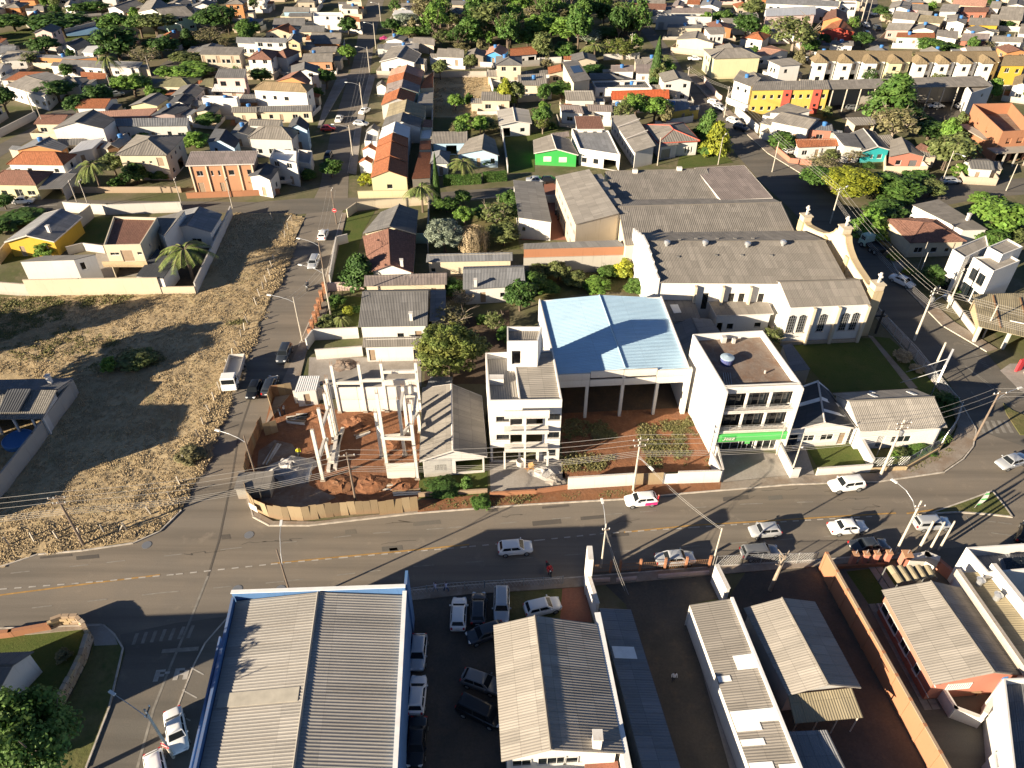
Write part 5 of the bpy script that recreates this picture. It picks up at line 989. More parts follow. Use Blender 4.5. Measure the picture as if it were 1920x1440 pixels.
for s_ in(.3,.68):p=lerp(W4[0],W4[1],s_);b_=M();b_.box((p.x,p.y-.06,1.6),(.95,0,0),(0,.04,0),(0,0,.6));b_.build('shutter',['white'],rt)
H('T3','small flat carport roof behind the green house',[(300,1035),(432,1022),(425,985),(290,1000)],2.6,'sb','fcr','beige',.2,name='carport',cat='carport',open_=(0,1),ops=())

# --- upper right ---
H('T4','warehouse with wide pale metal roof at the top',[(-20,122),(357,108),(352,46),(-15,62)],6,'gx','metal','palepink',1.0,name='warehouse',cat='building')
H('T4','long warehouse at the top edge behind the pale metal roof',[(-20,24),(532,48),(532,8),(0,-18)],6,'gx','fcb','white',.8,name='warehouse',cat='building')
H('T4','white block at the top edge beside the market street',[(540,30),(670,32),(665,5),(550,4)],6,'flat','concrete','white',cat='building',name='two_storey_building')
H('T4','house with dark brown stepped roof behind the tall bare-stemmed tree',[(408,154),(602,168),(592,97),(420,97)],4.5,'gy','tileb','orange',1.5)
H('T4','red-walled house with orange gable roof and yellow conifer in front',[(388,238),(652,242),(622,192),(482,167)],4,'gy','tile','red',1.5)
H('T4','low white house with grey roof beneath the red-walled house',[(458,334),(642,342),(642,307),(482,302)],3.2,'sb','fc','white',.5)
FARR=[('white house with pale gable roof at the top, first right of the market street',[(900,64),(1060,74),(1082,24),(932,13)],4,'gy','fcl','white'),('pink-walled house with pale roof near the top right',[(1062,70),(1202,84),(1204,34),(1082,27)],3.5,'sb','fcl','pink'),
  ('plain white house in the middle of the top right cluster',[(1282,84),(1422,84),(1442,33),(1312,27)],4.5,'sb','fcl','white'),('house with orange-brown roof at the top right edge',[(1380,34),(1632,48),(1642,8),(1392,2)],4,'gx','tilep','cream'),('house with dark brown roof just below the orange-brown one',[(1442,88),(1652,88),(1662,54),(1442,48)],3.5,'sb','tileb','salmon'),
  ('white house with grey roof right of the round street tree, top right',[(930,136),(1112,154),(1142,104),(952,92)],3.6,'gx','fc','white'),('house with stepped tan-grey roof in the top right cluster',[(1120,164),(1302,174),(1332,134),(1152,112)],3.6,'gx','fcy','cream'),('white gabled house left of the orange end wall, top right',[(1340,164),(1482,184),(1502,134),(1342,112)],3.8,'gy','fcl','white'),
  ('long grey-roofed house with orange end wall, top right',[(1500,186),(1732,190),(1722,144),(1512,133)],3.2,'gx','fc','gold'),('pinkish house with pale grey roof beside the market street',[(880,224),(1062,224),(1112,183),(932,172)],3.4,'gx','fcl','palepink'),('white house with grey roof behind the orange-tiled strip, top right',[(1080,222),(1252,234),(1272,194),(1102,183)],3.4,'gy','fc','white'),
  ('low house with long orange tile strip, top right',[(960,276),(1252,284),(1252,244),(972,243)],3.2,'sb','tile','mint'),('white house with tall blank wall right of the orange tile strip',[(1260,268),(1422,294),(1432,233),(1272,222)],4,'sb','fcl','white'),('salmon house with grey-brown roof above the white-tiled wall',[(1440,304),(1650,308),(1660,258),(1462,252)],3.4,'gx','fcr','salmon'),
  ('long low white house at the right edge above the townhouses',[(1655,308),(1912,316),(1905,282),(1662,276)],3,'gx','fcl','white'),('grey-roofed house with two slopes at the top right corner',[(1725,144),(1905,154),(1905,64),(1742,62)],3.4,'gx','fc','beige'),('yellow-walled small house at the right side near the top',[(1662,150),(1730,155),(1735,118),(1670,112)],3,'gx','fc','yellow'),
  ('pale house behind the round tree at the top right',[(1660,60),(1740,64),(1750,20),(1680,16)],3.6,'gx','fcl','white'),('white-and-grey house at the top right frame edge',[(1790,40),(1930,48),(1930,4),(1810,0)],3.6,'gy','fcd','white'),('grey workshop roof at the far right above the golden house',[(1880,250),(2010,256),(2010,190),(1890,186)],3.4,'gx','fc','white'),('small white house left of the white-tiled wall, top right',[(1100,120),(1220,128),(1240,92),(1130,86)],3.6,'gx','fcl','white')]
for lb,p,hh,rf,rm,wc_ in FARR:H('T4',lb,p,hh,rf,rm,wc_)
TG='townhouses in two rows'
def town(z,a,b,back,n,col,lab,walls):
 (x0,y0),(x1,y1)=a,b
 for i in range(n):
  u0,u1=i/n,(i+1)/n;p=lambda u,e:(lerp(x0,x1,u),lerp(y0,y1,u));q=lambda u:(lerp(back[0][0],back[1][0],u),lerp(back[0][1],back[1][1],u))
  rt,Q,sf,ro,W4=H(z,'%s townhouse from the left in the %s row of townhouses'%(('first','second','third','fourth')[i],lab),[p(u0,0),p(u1,0),q(u1),q(u0)],6,'gx','tilet',walls[i],1.6,ov=.25,group=TG,name='townhouse',ops=[(0,.78,.1,1.6,2.2,'o'),(0,.78,3.4,.9,1.9,'d')])
  # projecting front bay with its own little hip roof
  a_=(Q[1]-Q[0]).normalized();b_=Vector((-a_.y,a_.x,0));L=(Q[1]-Q[0]).length;m=M();c0=Q[0]+a_*.3;w=L*.52;d=1.6;fr=[c0-b_*d,c0+a_*w-b_*d,c0+a_*w+b_*.5,c0+b_*.5]
  for k in(0,1,3):wallface(m,fr[k],fr[(k+1)%4],0,6.0,6.0,[(0,.5,3.9,1.1,1.1),(0,.5,.9,1.3,1.1)] if k==0 else(),0,rt,True)
  m.build('bay_wall',[walls[i]],rt);r=M();o=.35;e=[fr[0]-a_*o-b_*o,fr[1]+a_*o-b_*o,fr[2]+a_*o+b_*2.2,fr[3]-a_*o+b_*2.2];up=Vector((0,0,1.45));R0=lerp(e[0],e[1],.5)+b_*w*.5+up;R1=lerp(e[3],e[2],.5)+up
  slope(r,e[0],e[1],R0,R0,.45,.05,0,hip=True);slope(r,e[3],e[0],R0,R1,.45,.05);slope(r,e[1],e[2],R1,R0,.45,.05);r.build('bay_roof',['tilet'],rt)
town('T4',(330,456),(1075,462),((395,390),(1062,392)),4,0,'left-hand',('white','white','white','lemon'))
town('T4',(1085,466),(1745,462),((1105,402),(1650,392)),4,0,'right-hand',('white',)*4)
H('T4','bright golden-yellow two-storey house at the right edge',[(1745,492),(1935,492),(1935,418),(1770,418)],6,'gx','tilet','gold',1.4)
H('T4','house with tan roof and white wall at the right edge below the golden house',[(1830,640),(1960,660),(1980,580),(1850,575)],4,'gy','tilet','white',1.0)
H('T4','white two-storey boxy house left of the townhouses',[(88,494),(258,482),(172,432),(-5,452)],6,'sb','fcl','white',.4,ops=[(0,.35,3.8,1,1),(3,.3,3.6,.6,1.2),(3,.6,3.6,.6,1.2)],dark=True)
rt,Q,sf,ro,W4=H('F','long two-storey yellow building with red stair bays',[(1408,169),(1558,167),(1552,150),(1416,153)],6.4,'sb','fc','yellow',.4,cat='building',name='apartment_block',ops=[(0,s,zz,.9,1.0) for zz in(1.0,4.0) for s in(.06,.17,.27,.37,.55,.65,.75,.95)])
for s in(.46,.85):
 b_=M();p=lerp(W4[0],W4[1],s);b_.box((p.x,p.y-.12,3.1),(1.1,0,0),(0,.12,0),(0,0,3.1));st_=b_.build('stair_bay',['red'],rt)
 for zz in(2.2,5.0):b_=M();b_.box((p.x,p.y-.26,zz),(.35,0,0),(0,.02,0),(0,0,.35));b_.build('window',['glass'],st_)
H('F','white two-storey house left of the yellow building',[(1374,150),(1409,163),(1428,146),(1388,131)],6,'sb','fc','white',.4,ops=[(0,.3,3.8,.9,1),(0,.75,3.8,.9,1),(3,.5,3.6,1,1)])
rt,Q,sf,ro,W4=H('F','long open-sided depot shed with grey roof on slender columns',[(1558,167),(1862,161),(1838,142),(1552,150)],6.2,'sb','fc','rawconc',.5,cat='shed',name='depot_shed',open_=(0,),ops=())
for i in range(12):
 if i>9:break
 p=lerp(Q[0],Q[1],.02+i*.086);b_=M();b_.tube((p.x,p.y+.4,0),(p.x,p.y+.4,6.15),.17,.17,6);b_.build('column',['polec'],rt)
H('F','white two-storey end building of the long depot shed',[(1822,174),(1862,161),(1856,152),(1812,160)],6.0,'flat','concrete','white',ops=[(0,.6,3.8,1,.9),(0,.6,.9,1,1),(3,.5,.1,1.8,2.6,'g')],cat='building',name='two_storey_building')
H('T4','grey gable-roofed house left of the depot yard',[(15,910),(305,968),(400,895),(162,836)],4,'gx','fc','pale',1.0)
H('T4','white house with grey roof behind the gable-roofed house',[(0,842),(205,852),(335,826),(150,772)],4,'sb','fc','white',.5)
H('T4','house with blue-grey roof and salmon edge beside the depot yard',[(302,970),(490,980),(480,930),(330,895)],3.4,'sb','fcb','salmon',.3)
H('T4','white-walled house with long rust-brown tile roof by the street',[(222,1106),(528,1092),(522,1037),(206,1043)],3,'sb','tile','white',.7)
H('T4','white house with dark sloping roof between brown tile roof and teal house',[(568,1090),(718,1110),(642,1000),(488,992)],3.6,'sl','fcd','white',.8)
H('T4','bright teal wooden house with grey gable roof',[(706,1134),(922,1124),(802,987),(608,1002)],3,'gy','fcd','teal',1.0,fascia='white',ops=[(0,.42,1,.5,.9),(0,.72,.9,1.2,1)])
H('T4','house with salmon-red front wall and grey gable roof',[(908,1174),(1182,1176),(1062,1062),(918,1052)],3,'gy','fc','salmon',1.0,ops=[(0,.3,.9,1.2,1.1),(0,.75,.2,1.8,1.8,'g')])
H('T4','dark brown small roof right of the salmon-fronted house',[(1090,1115),(1240,1150),(1240,1120),(1148,1072)],3,'sb','tileb','beige',.4)
H('T4','small open shed with beige roof behind the dark trees',[(650,938),(818,934),(792,877),(580,882)],3,'sb','fcl','beige',.4,name='shed',cat='shed',open_=(0,),ops=())
H('T4','low dark-roofed house near the right street',[(1520,1264),(1702,1274),(1652,1192),(1462,1182)],3,'gx','fcd','pale',.7)
# unfinished brick building at the right edge
rt,Q,sf,ro,W4=H('T4','unfinished orange brick building without a roof at the right edge',[(1762,986),(2010,972),(1830,772),(1540,778)],7.2,'flat','greydirt','brick',par=2.6,cat='building',name='brick_building',ops=[(3,.3,4.2,1.2,1.3,'o'),(3,.6,4.2,1.0,1.3,'o'),(0,.3,4.2,1.2,1.3,'o'),(0,.65,4.2,1.6,1.3,'o'),(0,.3,.1,3,2.7,'o'),(0,.75,.1,3,2.7,'o')])
b_=M();a_=(Q[1]-Q[0]).normalized();n_=Vector((a_.y,-a_.x,0));c_=lerp(Q[0],Q[1],.45)+n_*1.6;b_.box((c_.x,c_.y,3.4),a_*6,n_*1.7,(0,0,.12));b_.build('canopy_slab',['rawconc'],rt)
for s in(.05,.4,.75):p=lerp(Q[0],Q[1],s)+n_*3.0;b_=M();b_.box((p.x,p.y,1.65),(.15,0,0),(0,.15,0),(0,0,1.65));b_.build('column',['rawconc'],rt)
b_=M();c_=lerp(Q[3],Q[0],.45)-a_*1.2;b_.box((c_.x,c_.y,3.4),a_*1.3,Vector((-a_.y,a_.x,0))*5,(0,0,.1));b_.build('side_slab',['rawconc'],rt)

for lb,pts,hh,c_ in(('long grey wall along the back of the row houses',[(813,142),(809,335)],2.0,'pale'),('white wall along the dry walled lot and lawn',[(915,142),(938,225),(952,325)],1.9,'white'),('wall closing the dry walled lot at the back lane',[(815,146),(912,145)],1.8,'conc'),('white wall below the wood',[(1008,120),(1052,118)],1.8,'white'),('stained white wall at the street end of the wood',[(1132,113),(1198,110)],1.8,'white'),
      ('brown board fence before the cream two-storey house',[(118,362),(340,361)],1.3,'stone'),('reddish wall before the peach building',[(352,372),(455,368),(525,364)],1.2,'brick'),('cream wall below the nearest row house',[(673,372),(768,370)],1.6,'lemon'),('pale wall along the blue sports court',[(95,68),(190,45)],1.2,'pale'),('pinkish garden wall on the church street pavement',[(1318,152),(1345,185),(1352,190)],1.5,'palepink'),('long pale wall along the church street below the yellow building',[(1378,213),(1420,250)],2.0,'pale'),('salmon wall beside the rust-tiled house',[(1455,285),(1480,306),(1520,310)],1.2,'salmon'),('white wall at the hillside street corner',[(0,258),(70,222)],1.8,'pale'),('cream wall beside the cypress',[(957,193),(1022,189)],1.6,'cream')):
 bwall('F',lb,pts,hh,c_)
# crowded far quarters: further small houses between the surveyed ones
r_=random.Random(2024);HB=[o.location.xy for o in bpy.data.objects if o.get('category') in('house','building','church','shed')]
keep=[[G('F',p) for p in q] for q in([(585,400),(590,-60),(740,-60),(705,400)],[(1130,-20),(1240,-20),(1570,400),(1400,400)],[(1590,-30),(1680,-30),(1690,105),(1595,105)],[(-150,320),(60,190),(200,150),(400,55),(470,65),(230,200),(120,240),(-80,370)],[(720,-30),(740,60),(815,105),(1010,108),(1200,125),(1240,110),(1160,-30)],[(-60,90),(80,40),(330,25),(445,35),(445,85),(240,75),(-60,95)],[(812,140),(915,140),(955,330),(812,335)],[(1540,168),(1870,160),(1890,235),(1700,260),(1540,220)],[(600,130),(1010,128),(1010,150),(600,152)],[(-50,330),(560,330),(560,410),(-50,410)],[(930,215),(1400,215),(1460,335),(940,345)])]
WN=dict(white='white',cream='cream',pale='pale grey',beige='beige',orange='orange',palepink='pale pink');RN=dict(fc='grey',fcd='dark grey',fcb='blue-grey',tile='red tile',tileb='brown tile',fcl='pale grey',tileg='grey tile');n_=0
for _ in range(6000):
 if n_>=75:break
 p=Vector((r_.uniform(-205,205),r_.uniform(150,345),0));q=P(p)
 if not-60<q[0]<1980 or q[1]>330 or any(inside(p,k) for k in keep) or any((p.xy-h).length<10.5 for h in HB):continue
 if q[1]>250 and q[0]>1450:continue
 n_+=1;HB.append(p.xy);w,d,h=r_.uniform(6,9),r_.uniform(6,9),r_.choice((2.9,3.1,3.3,3.0,5.6));wc_=r_.choice(('white','white','cream','pale','beige','orange','palepink'));rm=r_.choice(('fc','fcd','fcb','fc','tile','tileb','fcl','tileg'));side='left' if q[0]<600 else('centre' if q[0]<1250 else 'right')
 pts=[('F',*P(p+Vector((sx*w/2,sy*d/2,h)))[:2]) for sx,sy in((-1,-1),(1,-1),(1,1),(-1,1))]
 H('F','%s %s house with %s roof in the %s far %s quarter'%('two-storey' if h>5 else 'small',WN[wc_],RN[rm],'upper' if q[1]<90 else('middle' if q[1]<190 else 'lower'),side),pts,h,r_.choice(('gx','gy','gy','hip','sb')),rm,wc_,None if r_.random()<.7 else 1.2,group='small houses of the far quarters')
# ---------------- block left of the side street ----------------
H('M1','bright yellow house with grey gable roof left of the walled lawn',[(30,375),(405,372),(618,188),(330,160)],3.2,'gy','fcb','gold',1.3,ops=[(0,.62,.9,1.1,1.0),(0,.25,.1,.9,2,'d')],chim=[(.78,.25)],fascia='white')
rt,Q,sf,ro,W4=H('M1','two-storey cream house with dark brown tile roof inside a white parapet',[(775,398),(1052,392),(1178,190),(850,182)],6.6,'flat','tileb','cream',par=.5,ops=[(0,.22,4.6,1.5,.5),(0,.55,3.3,2.0,2.2,'d'),(0,.9,4.6,.8,.5),(0,.5,.1,6.0,2.5,'o'),(1,.35,4.2,.5,.6),(1,.7,.5,1.2,2.0)])
b_=M();p=lerp(Q[0],Q[1],.5);b_.box((p.x,p.y-.5,3.0),(3.9,0,0),(0,.7,0),(0,0,.12));b_.box((p.x,p.y-1.15,3.5),(3.9,0,0),(0,.05,0),(0,0,.45));b_.build('balcony',['ochre'],rt)
H('M1','tall slanted white side wing of the two-storey cream house',[(1182,300),(1230,330),(1385,140),(1178,190)],4.6,'sr','fcd','white',1.2,ov=.05,ops=(),name='house_extension',cat='extension')
H('M1','white house with dark blue-grey gable roof by the field corner',[(1238,284),(1585,302),(1668,165),(1352,140)],3.6,'gy','fcb','white',1.2,ops=[(0,.62,.9,1.9,1.0)])
H('M1','low dark flat-roofed annex with white side behind the palm',[(1018,632),(1222,648),(1315,520),(1178,425)],3.2,'sb','dark','white',.3,ov=.1,ops=(),name='house_extension',cat='extension')
H('M1','white garage box with grey lean roof behind the long cream wall',[(148,522),(552,508),(716,468),(330,478)],4.8,'sb','fcd','white',.2,ov=.05,ops=[(1,.3,2.6,.8,1.4)],name='garage',cat='garage')
b_=M();p,q=G('M1',(700,520),4),G('M1',(800,500),4)
bwall('M1','long tall cream wall with rain stains above the field',[(232,785),(640,775),(1215,768)],3.3,'cream');bwall('M1','low cream wall at the field corner beneath the palm',[(1222,766),(1468,762)],1.4,'cream');bwall('M1','white side wall running from the palm yard up to the cross street',[(1480,758),(1600,500),(1745,180)],2.1,'pale',t=.2)
bwall('M1','grey wall at the left edge below the white garage box',[(-60,760),(235,782)],2.4,'conc');bwall('M1','long cream wall between yellow house and walled lawn',[(385,480),(420,430),(706,190)],2.6,'cream');bwall('M1','cream wall along the cross street behind the walled lawn',[(500,150),(706,165),(830,170),(1370,150)],2.2,'pale')
bwall('M1','pale inner fence wall on the walled lawn',[(520,470),(640,440),(790,460)],1.6,'pale');bwall('M1','low cream wall beside the yellow house',[(0,545),(100,420)],2,'cream')
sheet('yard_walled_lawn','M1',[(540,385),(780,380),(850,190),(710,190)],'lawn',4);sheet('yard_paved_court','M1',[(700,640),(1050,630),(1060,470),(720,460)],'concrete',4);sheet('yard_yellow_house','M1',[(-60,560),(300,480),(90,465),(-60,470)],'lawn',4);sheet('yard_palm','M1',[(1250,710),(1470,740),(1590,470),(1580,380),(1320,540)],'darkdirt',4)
rt,Q,sf,ro,W4=H('L1','house with dark ribbed tile roof and raised middle at the left edge',[(-160,266),(318,262),(428,45),(-130,45)],3.2,'sb','tileg','pale',.7,ov=.3,ops=(),open_=(0,))
r_=M();q=[sf(.30,.15),sf(.62,.15),sf(.68,.95),sf(.36,.95)];q=[p+Vector((0,0,.45)) for p in q];slope(r_,q[0],q[1],q[2],q[3],.3,.045);r_.build('raised_roof',['dark'],ro)
for s in(.2,.5,.8,.97):p=lerp(Q[0],Q[1],s);b_=M();b_.box((p.x,p.y+.4,1.6),(.13,0,0),(0,.13,0),(0,0,1.55));b_.build('column',['white'],rt)
H('M1','grey rear roof with white chimney stack at the left edge',[(-150,1500),(430,1480),(555,1395),(-100,1410)],3.2,'sf','fcb','conc',.3,ops=(),chim=[(.8,.6)])
bwall('L1','long grey block wall bounding the dark house at the left edge',[(590,75),(300,480),(0,870),(-150,1060)],2.6,'conc',t=.2)
p=G('L1',(150,440));m=M();m.lathe([(1.9,0),(1.95,.75),(1.85,.8),(1.8,.7)],20,0,(p.x,p.y));rt=root('swimming_pool','round blue above-ground pool behind the grey block wall','pool',p);m.build('pool_rim',['waterblue'],rt);m=M();m.lathe([(1.8,.66),(.02,.661)],20,0,(p.x,p.y));m.build('water',['glass'],rt)
sheet('yard_pool','L1',[(-200,300),(300,280),(250,400),(-50,800),(-300,900)],'concrete',4)
# ---------------- block between side street and hangar ----------------
H('M2','house with dark grey gable roof at the cross street corner',[(800,310),(1200,318),(1218,138),(935,150)],3.3,'gy','fcd','cream',1.5,apex=.52,ops=[(3,.4,1,1.4,1.1),(0,.15,.1,1.6,2.2,'o')])
H('M2','house with brown gable roof and mint wall beside the white-walled lawn',[(850,602),(1180,606),(1200,322),(800,332)],3.2,'gy','tileb','white',1.5,apex=.5,ops=[(3,.3,.3,2.2,2),(3,.7,.9,1.4,1.1)],chim=[(.75,.06)])
H('M2','long low shed with ribbed brown-grey roof across two yards',[(808,706),(1432,692),(1432,606),(815,626)],3,'sb','fcr','cream',.5,ops=[(0,.25,.9,.5,.8),(0,.52,1,.6,.5),(0,.86,.1,.9,2,'d')],name='shed',cat='shed')
H('M2','house with weathered dark corrugated gable roof and white walls',[(766,1012),(1288,1002),(1302,730),(820,736)],3.4,'gx','fcd','white',1.5,apex=.72,ops=[(0,.6,.9,1.0,.9),(0,.88,.05,1,2.1,'d')],chim=[(.76,.12)],dark=True)
H('M2','dark lean-to roof on the right of the weathered corrugated house',[(1300,970),(1420,955),(1425,735),(1310,735)],2.8,'sl','fcb','white',.3,ops=(),name='lean_to',cat='shed')
H('M2','long low building with grey ribbed roof and blank cream front',[(1275,525),(1925,514),(1925,452),(1282,465)],3.2,'sb','fcb','cream',.5,ops=[(0,.05,.9,.8,.8)],name='long_building',cat='building')
H('F','white house with grey corrugated gable roof in the middle of the gardens',[(868,543),(986,536),(981,497),(869,500)],3.2,'gx','fcb','white',1.2,apex=.6,ops=[(0,.68,1,1.6,.9),(0,.3,.1,1,2.1,'d')],chim=[(.2,.08)])
H('M2','white outbuilding with mossy lean roof behind the construction site',[(798,1165),(1252,1155),(1255,1082),(803,1092)],3,'sb','fc','white',.6,ops=[(0,.1,.2,.9,2,'d'),(0,.92,.3,1,1.8)],name='outbuilding',cat='shed',dark=True)
H('L2','low back annex with grey roof behind the wooden house',[(1412,475),(1630,455),(1632,345),(1470,345)],2.6,'sb','fcb','beige',.3,ov=.15,ops=(),name='house_extension',cat='extension')
rt,Q,sf,ro,W4=H('L2','white wooden house with wide grey gable roof between construction site and apartments',[(1388,978),(1892,942),(1852,490),(1410,430)],3.2,'gy','fc','white',1.4,ov=.35,ops=[(0,.28,.9,1.5,1.1,'b'),(0,.75,.2,3.4,2.2,'o')],fascia='white')
b_=M();n=26
for i in range(n):p=lerp(W4[0],W4[1],(i+.5)/n*.46);b_.box((p.x,p.y-.015,1.5),(.02,0,0),(0,.02,0),(0,0,1.5))
b_.build('cover_strip',['white'],rt,kind='stuff')
bwall('M2','white wall along the side of the street lawn, stepping up',[(560,690),(610,400),(690,380)],1.8,'white');bwall('M2','pale wall with railings behind the corner house',[(690,190),(760,140),(900,125),(1290,95)],1.8,'cream');bwall('M2','low pink-cream wall between the street gardens',[(545,745),(810,730)],1.6,'palepink')
bwall('M2','mint garden wall behind the brown-roofed house',[(1200,385),(1290,385)],2,'mint');bwall('M2','grey concrete wall between the house pair and the orchard',[(1292,460),(1300,100)],2,'conc')
bwall('M2','white wall at the back corner of the construction site',[(390,1180),(440,1110),(770,1095)],2.0,'white');bwall('L2','stained white inner wall of the construction back yard',[(620,215),(960,190)],1.8,'white')
# brown brick pillars with railing along the corner garden
fr=root('pillar_fence','row of red-brown brick pillars with railing along the corner garden','fence',G('M2',(470,900)))
pm=M();pm.abox(-.28,.28,-.28,.28,0,2.0);pm.abox(-.34,.34,-.34,.34,2.0,2.12);pme=pm.mesh('pillar',['brick'])
pl=[G('M2',q) for q in((415,1105),(430,1045),(450,985),(465,930),(480,880),(498,820),(520,760))]
for p in pl:link('pillar',pme,fr,p-fr.location)
rm_=M()
for i in range(len(pl)-1):
 for zz in(.5,1.0,1.5):rm_.tube(pl[i]+Vector((0,0,zz)),pl[i+1]+Vector((0,0,zz)),.03,.03,4)
 for k in range(1,12):p=lerp(pl[i],pl[i+1],k/12);rm_.tube(p+Vector((0,0,.1)),p+Vector((0,0,1.8)),.02,.02,4)
rm_.build('railing',['wood'],fr)
# ---------------- construction site ----------------
def post(z,b,top,label,w=.19,mat='conc2',name='concrete_column'):
 B=G(z,b);h=ptop(z,b,top);rt=link(name,None,None,B,label,'column','precast columns of the construction site');m=M();m.box(B+Vector((0,0,h/2)),(w,0,0),(0,w*.8,0),(0,0,h/2));m.build('shaft',[mat],rt);m=M();m.box(B+Vector((0,0,.12)),(w*1.7,0,0),(0,w*1.6,0),(0,0,.12));m.build('footing',['rawconc'],rt);m=M();[m.tube(B+Vector((sx*w*.7,sy*w*.6,h)),B+Vector((sx*w*.75,sy*w*.6,h+.55)),.018,.018,3) for sx in(-1,1) for sy in(-1,1)];m.build('rebar',['wood'],rt);return B,h
plaster('conc2',(.62,.60,.55),.35)
CL=[((790,610),258,'back row precast column, leftmost at the white panel wall'),((985,607),250,'back row precast column, second at the white panel wall'),((1145,603),243,'back row precast column, third at the white panel wall'),((1392,600),240,'back row precast column at the right end of the panel wall'),
      ((665,1122),742,'nearest left precast column, foot beside the gravel heap'),((708,962),582,'left precast column just behind the nearest one'),((772,780),357,'left precast column of the tight trio, left one'),((757,800),402,'left precast column of the tight trio, front one'),((745,830),470,'left precast column of the tight trio, lowest one'),
      ((1105,948),612,'middle row precast column in front'),((1142,1000),470,'middle row precast column rising from the front white panel'),((1276,936),520,'slim precast column standing alone on red soil'),((1300,776),420,'precast column behind the cross beam'),((1362,1005),545,'right side precast column against the wooden house'),((1372,1110),700,'right side precast column nearest the street'),((1390,760),420,'right side precast column, middle')]
for b,t,l in CL:post('L2',b,t,l)
def panelwall(z,a,b,h,n,label,rows=2,mat='conc2'):
 A,B=G(z,a),G(z,b);d=(B-A)/n;rt=root('panel_wall',label,'wall',(A+B)/2);nn=Vector((-d.y,d.x,0)).normalized()
 for i in range(n):
  for j in range(rows):m=M();c=A+d*(i+.5)+Vector((0,0,h*(j+.5)/rows));m.box(c,d*.492,nn*.07,(0,0,h/rows*.488));m.build('panel',[mat],rt)
 return rt
panelwall('L2',(795,608),(1390,598),4.4,4,'white precast panel wall across the construction site');panelwall('L2',(455,545),(790,500),2.3,3,'low white panel wall left of the precast columns',1);panelwall('L2',(1145,1108),(1385,1098),2.6,1,'white front wall panels at the right of the construction site',2)
rt=root('precast_beams','white cross beams tying the standing precast columns together','beam',G('L2',(1250,800)))
for a,b,h in(((1110,950),(1276,936),3.6),((1276,936),(1385,770),3.6),((1300,776),(1392,765),6.6),((1142,1000),(1362,1005),4.6),((1145,605),(1392,602),7.0),((1145,604),(1392,601),5.4),((1145,603),(1392,600),4.95),((795,609),(985,608),5.2),((1300,776),(1276,936),7.4),((985,608),(1145,605),5.6),((1105,948),(1142,1000),5.5),((665,1122),(708,962),3.6),((708,962),(757,800),5.6),((1362,1005),(1390,760),6.4)):A,B=G('L2',a),G('L2',b);m=M();d=(B-A)/2;n=Vector((-d.y,d.x,0)).normalized();m.box((A+B)/2+Vector((0,0,h)),d,n*.15,(0,0,.22));m.build('beam',['conc2'],rt)
for i,(a,b,h) in enumerate((((815,745),(770,880),.3),((790,800),(755,1050),.3),((735,880),(705,1065),.3),((770,830),(740,1020),.75),((575,1020),(545,1140),.3),((700,850),(650,960),.9))):
 A,B=G('L2',a),G('L2',b);d=(B-A)/2;n=Vector((-d.y,d.x,0)).normalized();m=M();m.box((A+B)/2+Vector((0,0,h)),d,n*.22,(0,0,.25));o=m.build('concrete_beam',['conc2']);o['label']=('long precast beam lying at the pile top right','long precast beam lying beside the left columns','precast beam lying nearest the left column foot','precast beam resting on the pile','short precast beam lying alone on gravel','precast beam leaning between left columns')[i];o['category']='beam';o['group']='precast beams lying on site'
H('L2','small site shed with white metal roof at the construction corner',[(445,462),(612,445),(640,338),(488,340)],2.8,'sb','whitemetal','white',.3,ov=.2,ops=[(0,.5,.1,.9,2,'d')],name='site_shed',cat='shed')
# hoarding: each board is a piece
def hoarding(z,pts,h,label,bw=.85,mats=('ply','ply2','ply3'),seed=1):
 r=random.Random(seed);pp=[G(z,p) for p in pts];c=sum(pp,Vector())/len(pp);rt=root('hoarding',label,'fence',c);n=0
 for i in range(len(pp)-1):
  A,B=pp[i],pp[i+1];L=(B-A).length;k=max(1,round(L/bw));d=(B-A)/k;nn=Vector((-d.y,d.x,0)).normalized()
  for j in range(k):
   hh=h*r.uniform(.93,1.06);m=M();m.box(A+d*(j+.5)+nn*r.uniform(-.03,.03)+Vector((0,0,hh/2)),d*.493,nn*.02,nn*r.uniform(-.05,.05)+Vector((0,0,hh/2)));m.build('board',[r.choice(mats)],rt);n+=1
 m=M()
 for i in range(len(pp)-1):
  for zz in(.5,1.6):m.box((pp[i]+pp[i+1])/2+Vector((0,.06,zz)),(pp[i+1]-pp[i])/2,(0,.03,0),(0,0,.04))
 m.build('rail',['wood'],rt);return rt
for k,c in(('ply',(.28,.21,.125)),('ply2',(.215,.165,.105)),('ply3',(.33,.255,.16))):plaster(k,c,1.0)
hoarding('L2',[(92,1225),(115,1290),(170,1360),(260,1400),(370,1420),(520,1425),(800,1385),(1085,1370)],2.3,'curved plywood hoarding of weathered boards along the main road corner');hoarding('L2',[(1090,1390),(1380,1350)],2.6,'plywood hoarding section of lighter boards next to the wooden house',mats=('ply3','ply'),seed=3)
hoarding('L2',[(90,1110),(120,960),(160,850),(215,730)],2.2,'dark board fence along the side street, lower stretch',mats=('ply2','wood'),seed=4);hoarding('L2',[(330,760),(230,790)],2.2,'open site gate of boards with diagonal braces',seed=5);hoarding('L2',[(300,660),(265,560),(290,500),(440,480)],2.2,'dark board fence along the side street beside the site shed',mats=('ply2','wood','ply'),seed=6)
sg=root('site_sign','white blank sign panel on the curved hoarding','sign',G('L2',(160,1372)));m=M();c=G('L2',(160,1372));m.box(c+Vector((-.02,-.12,1.2)),(.55,-.35,0),(.02,.03,0),(0,0,.5));m.build('panel',['white'],sg)
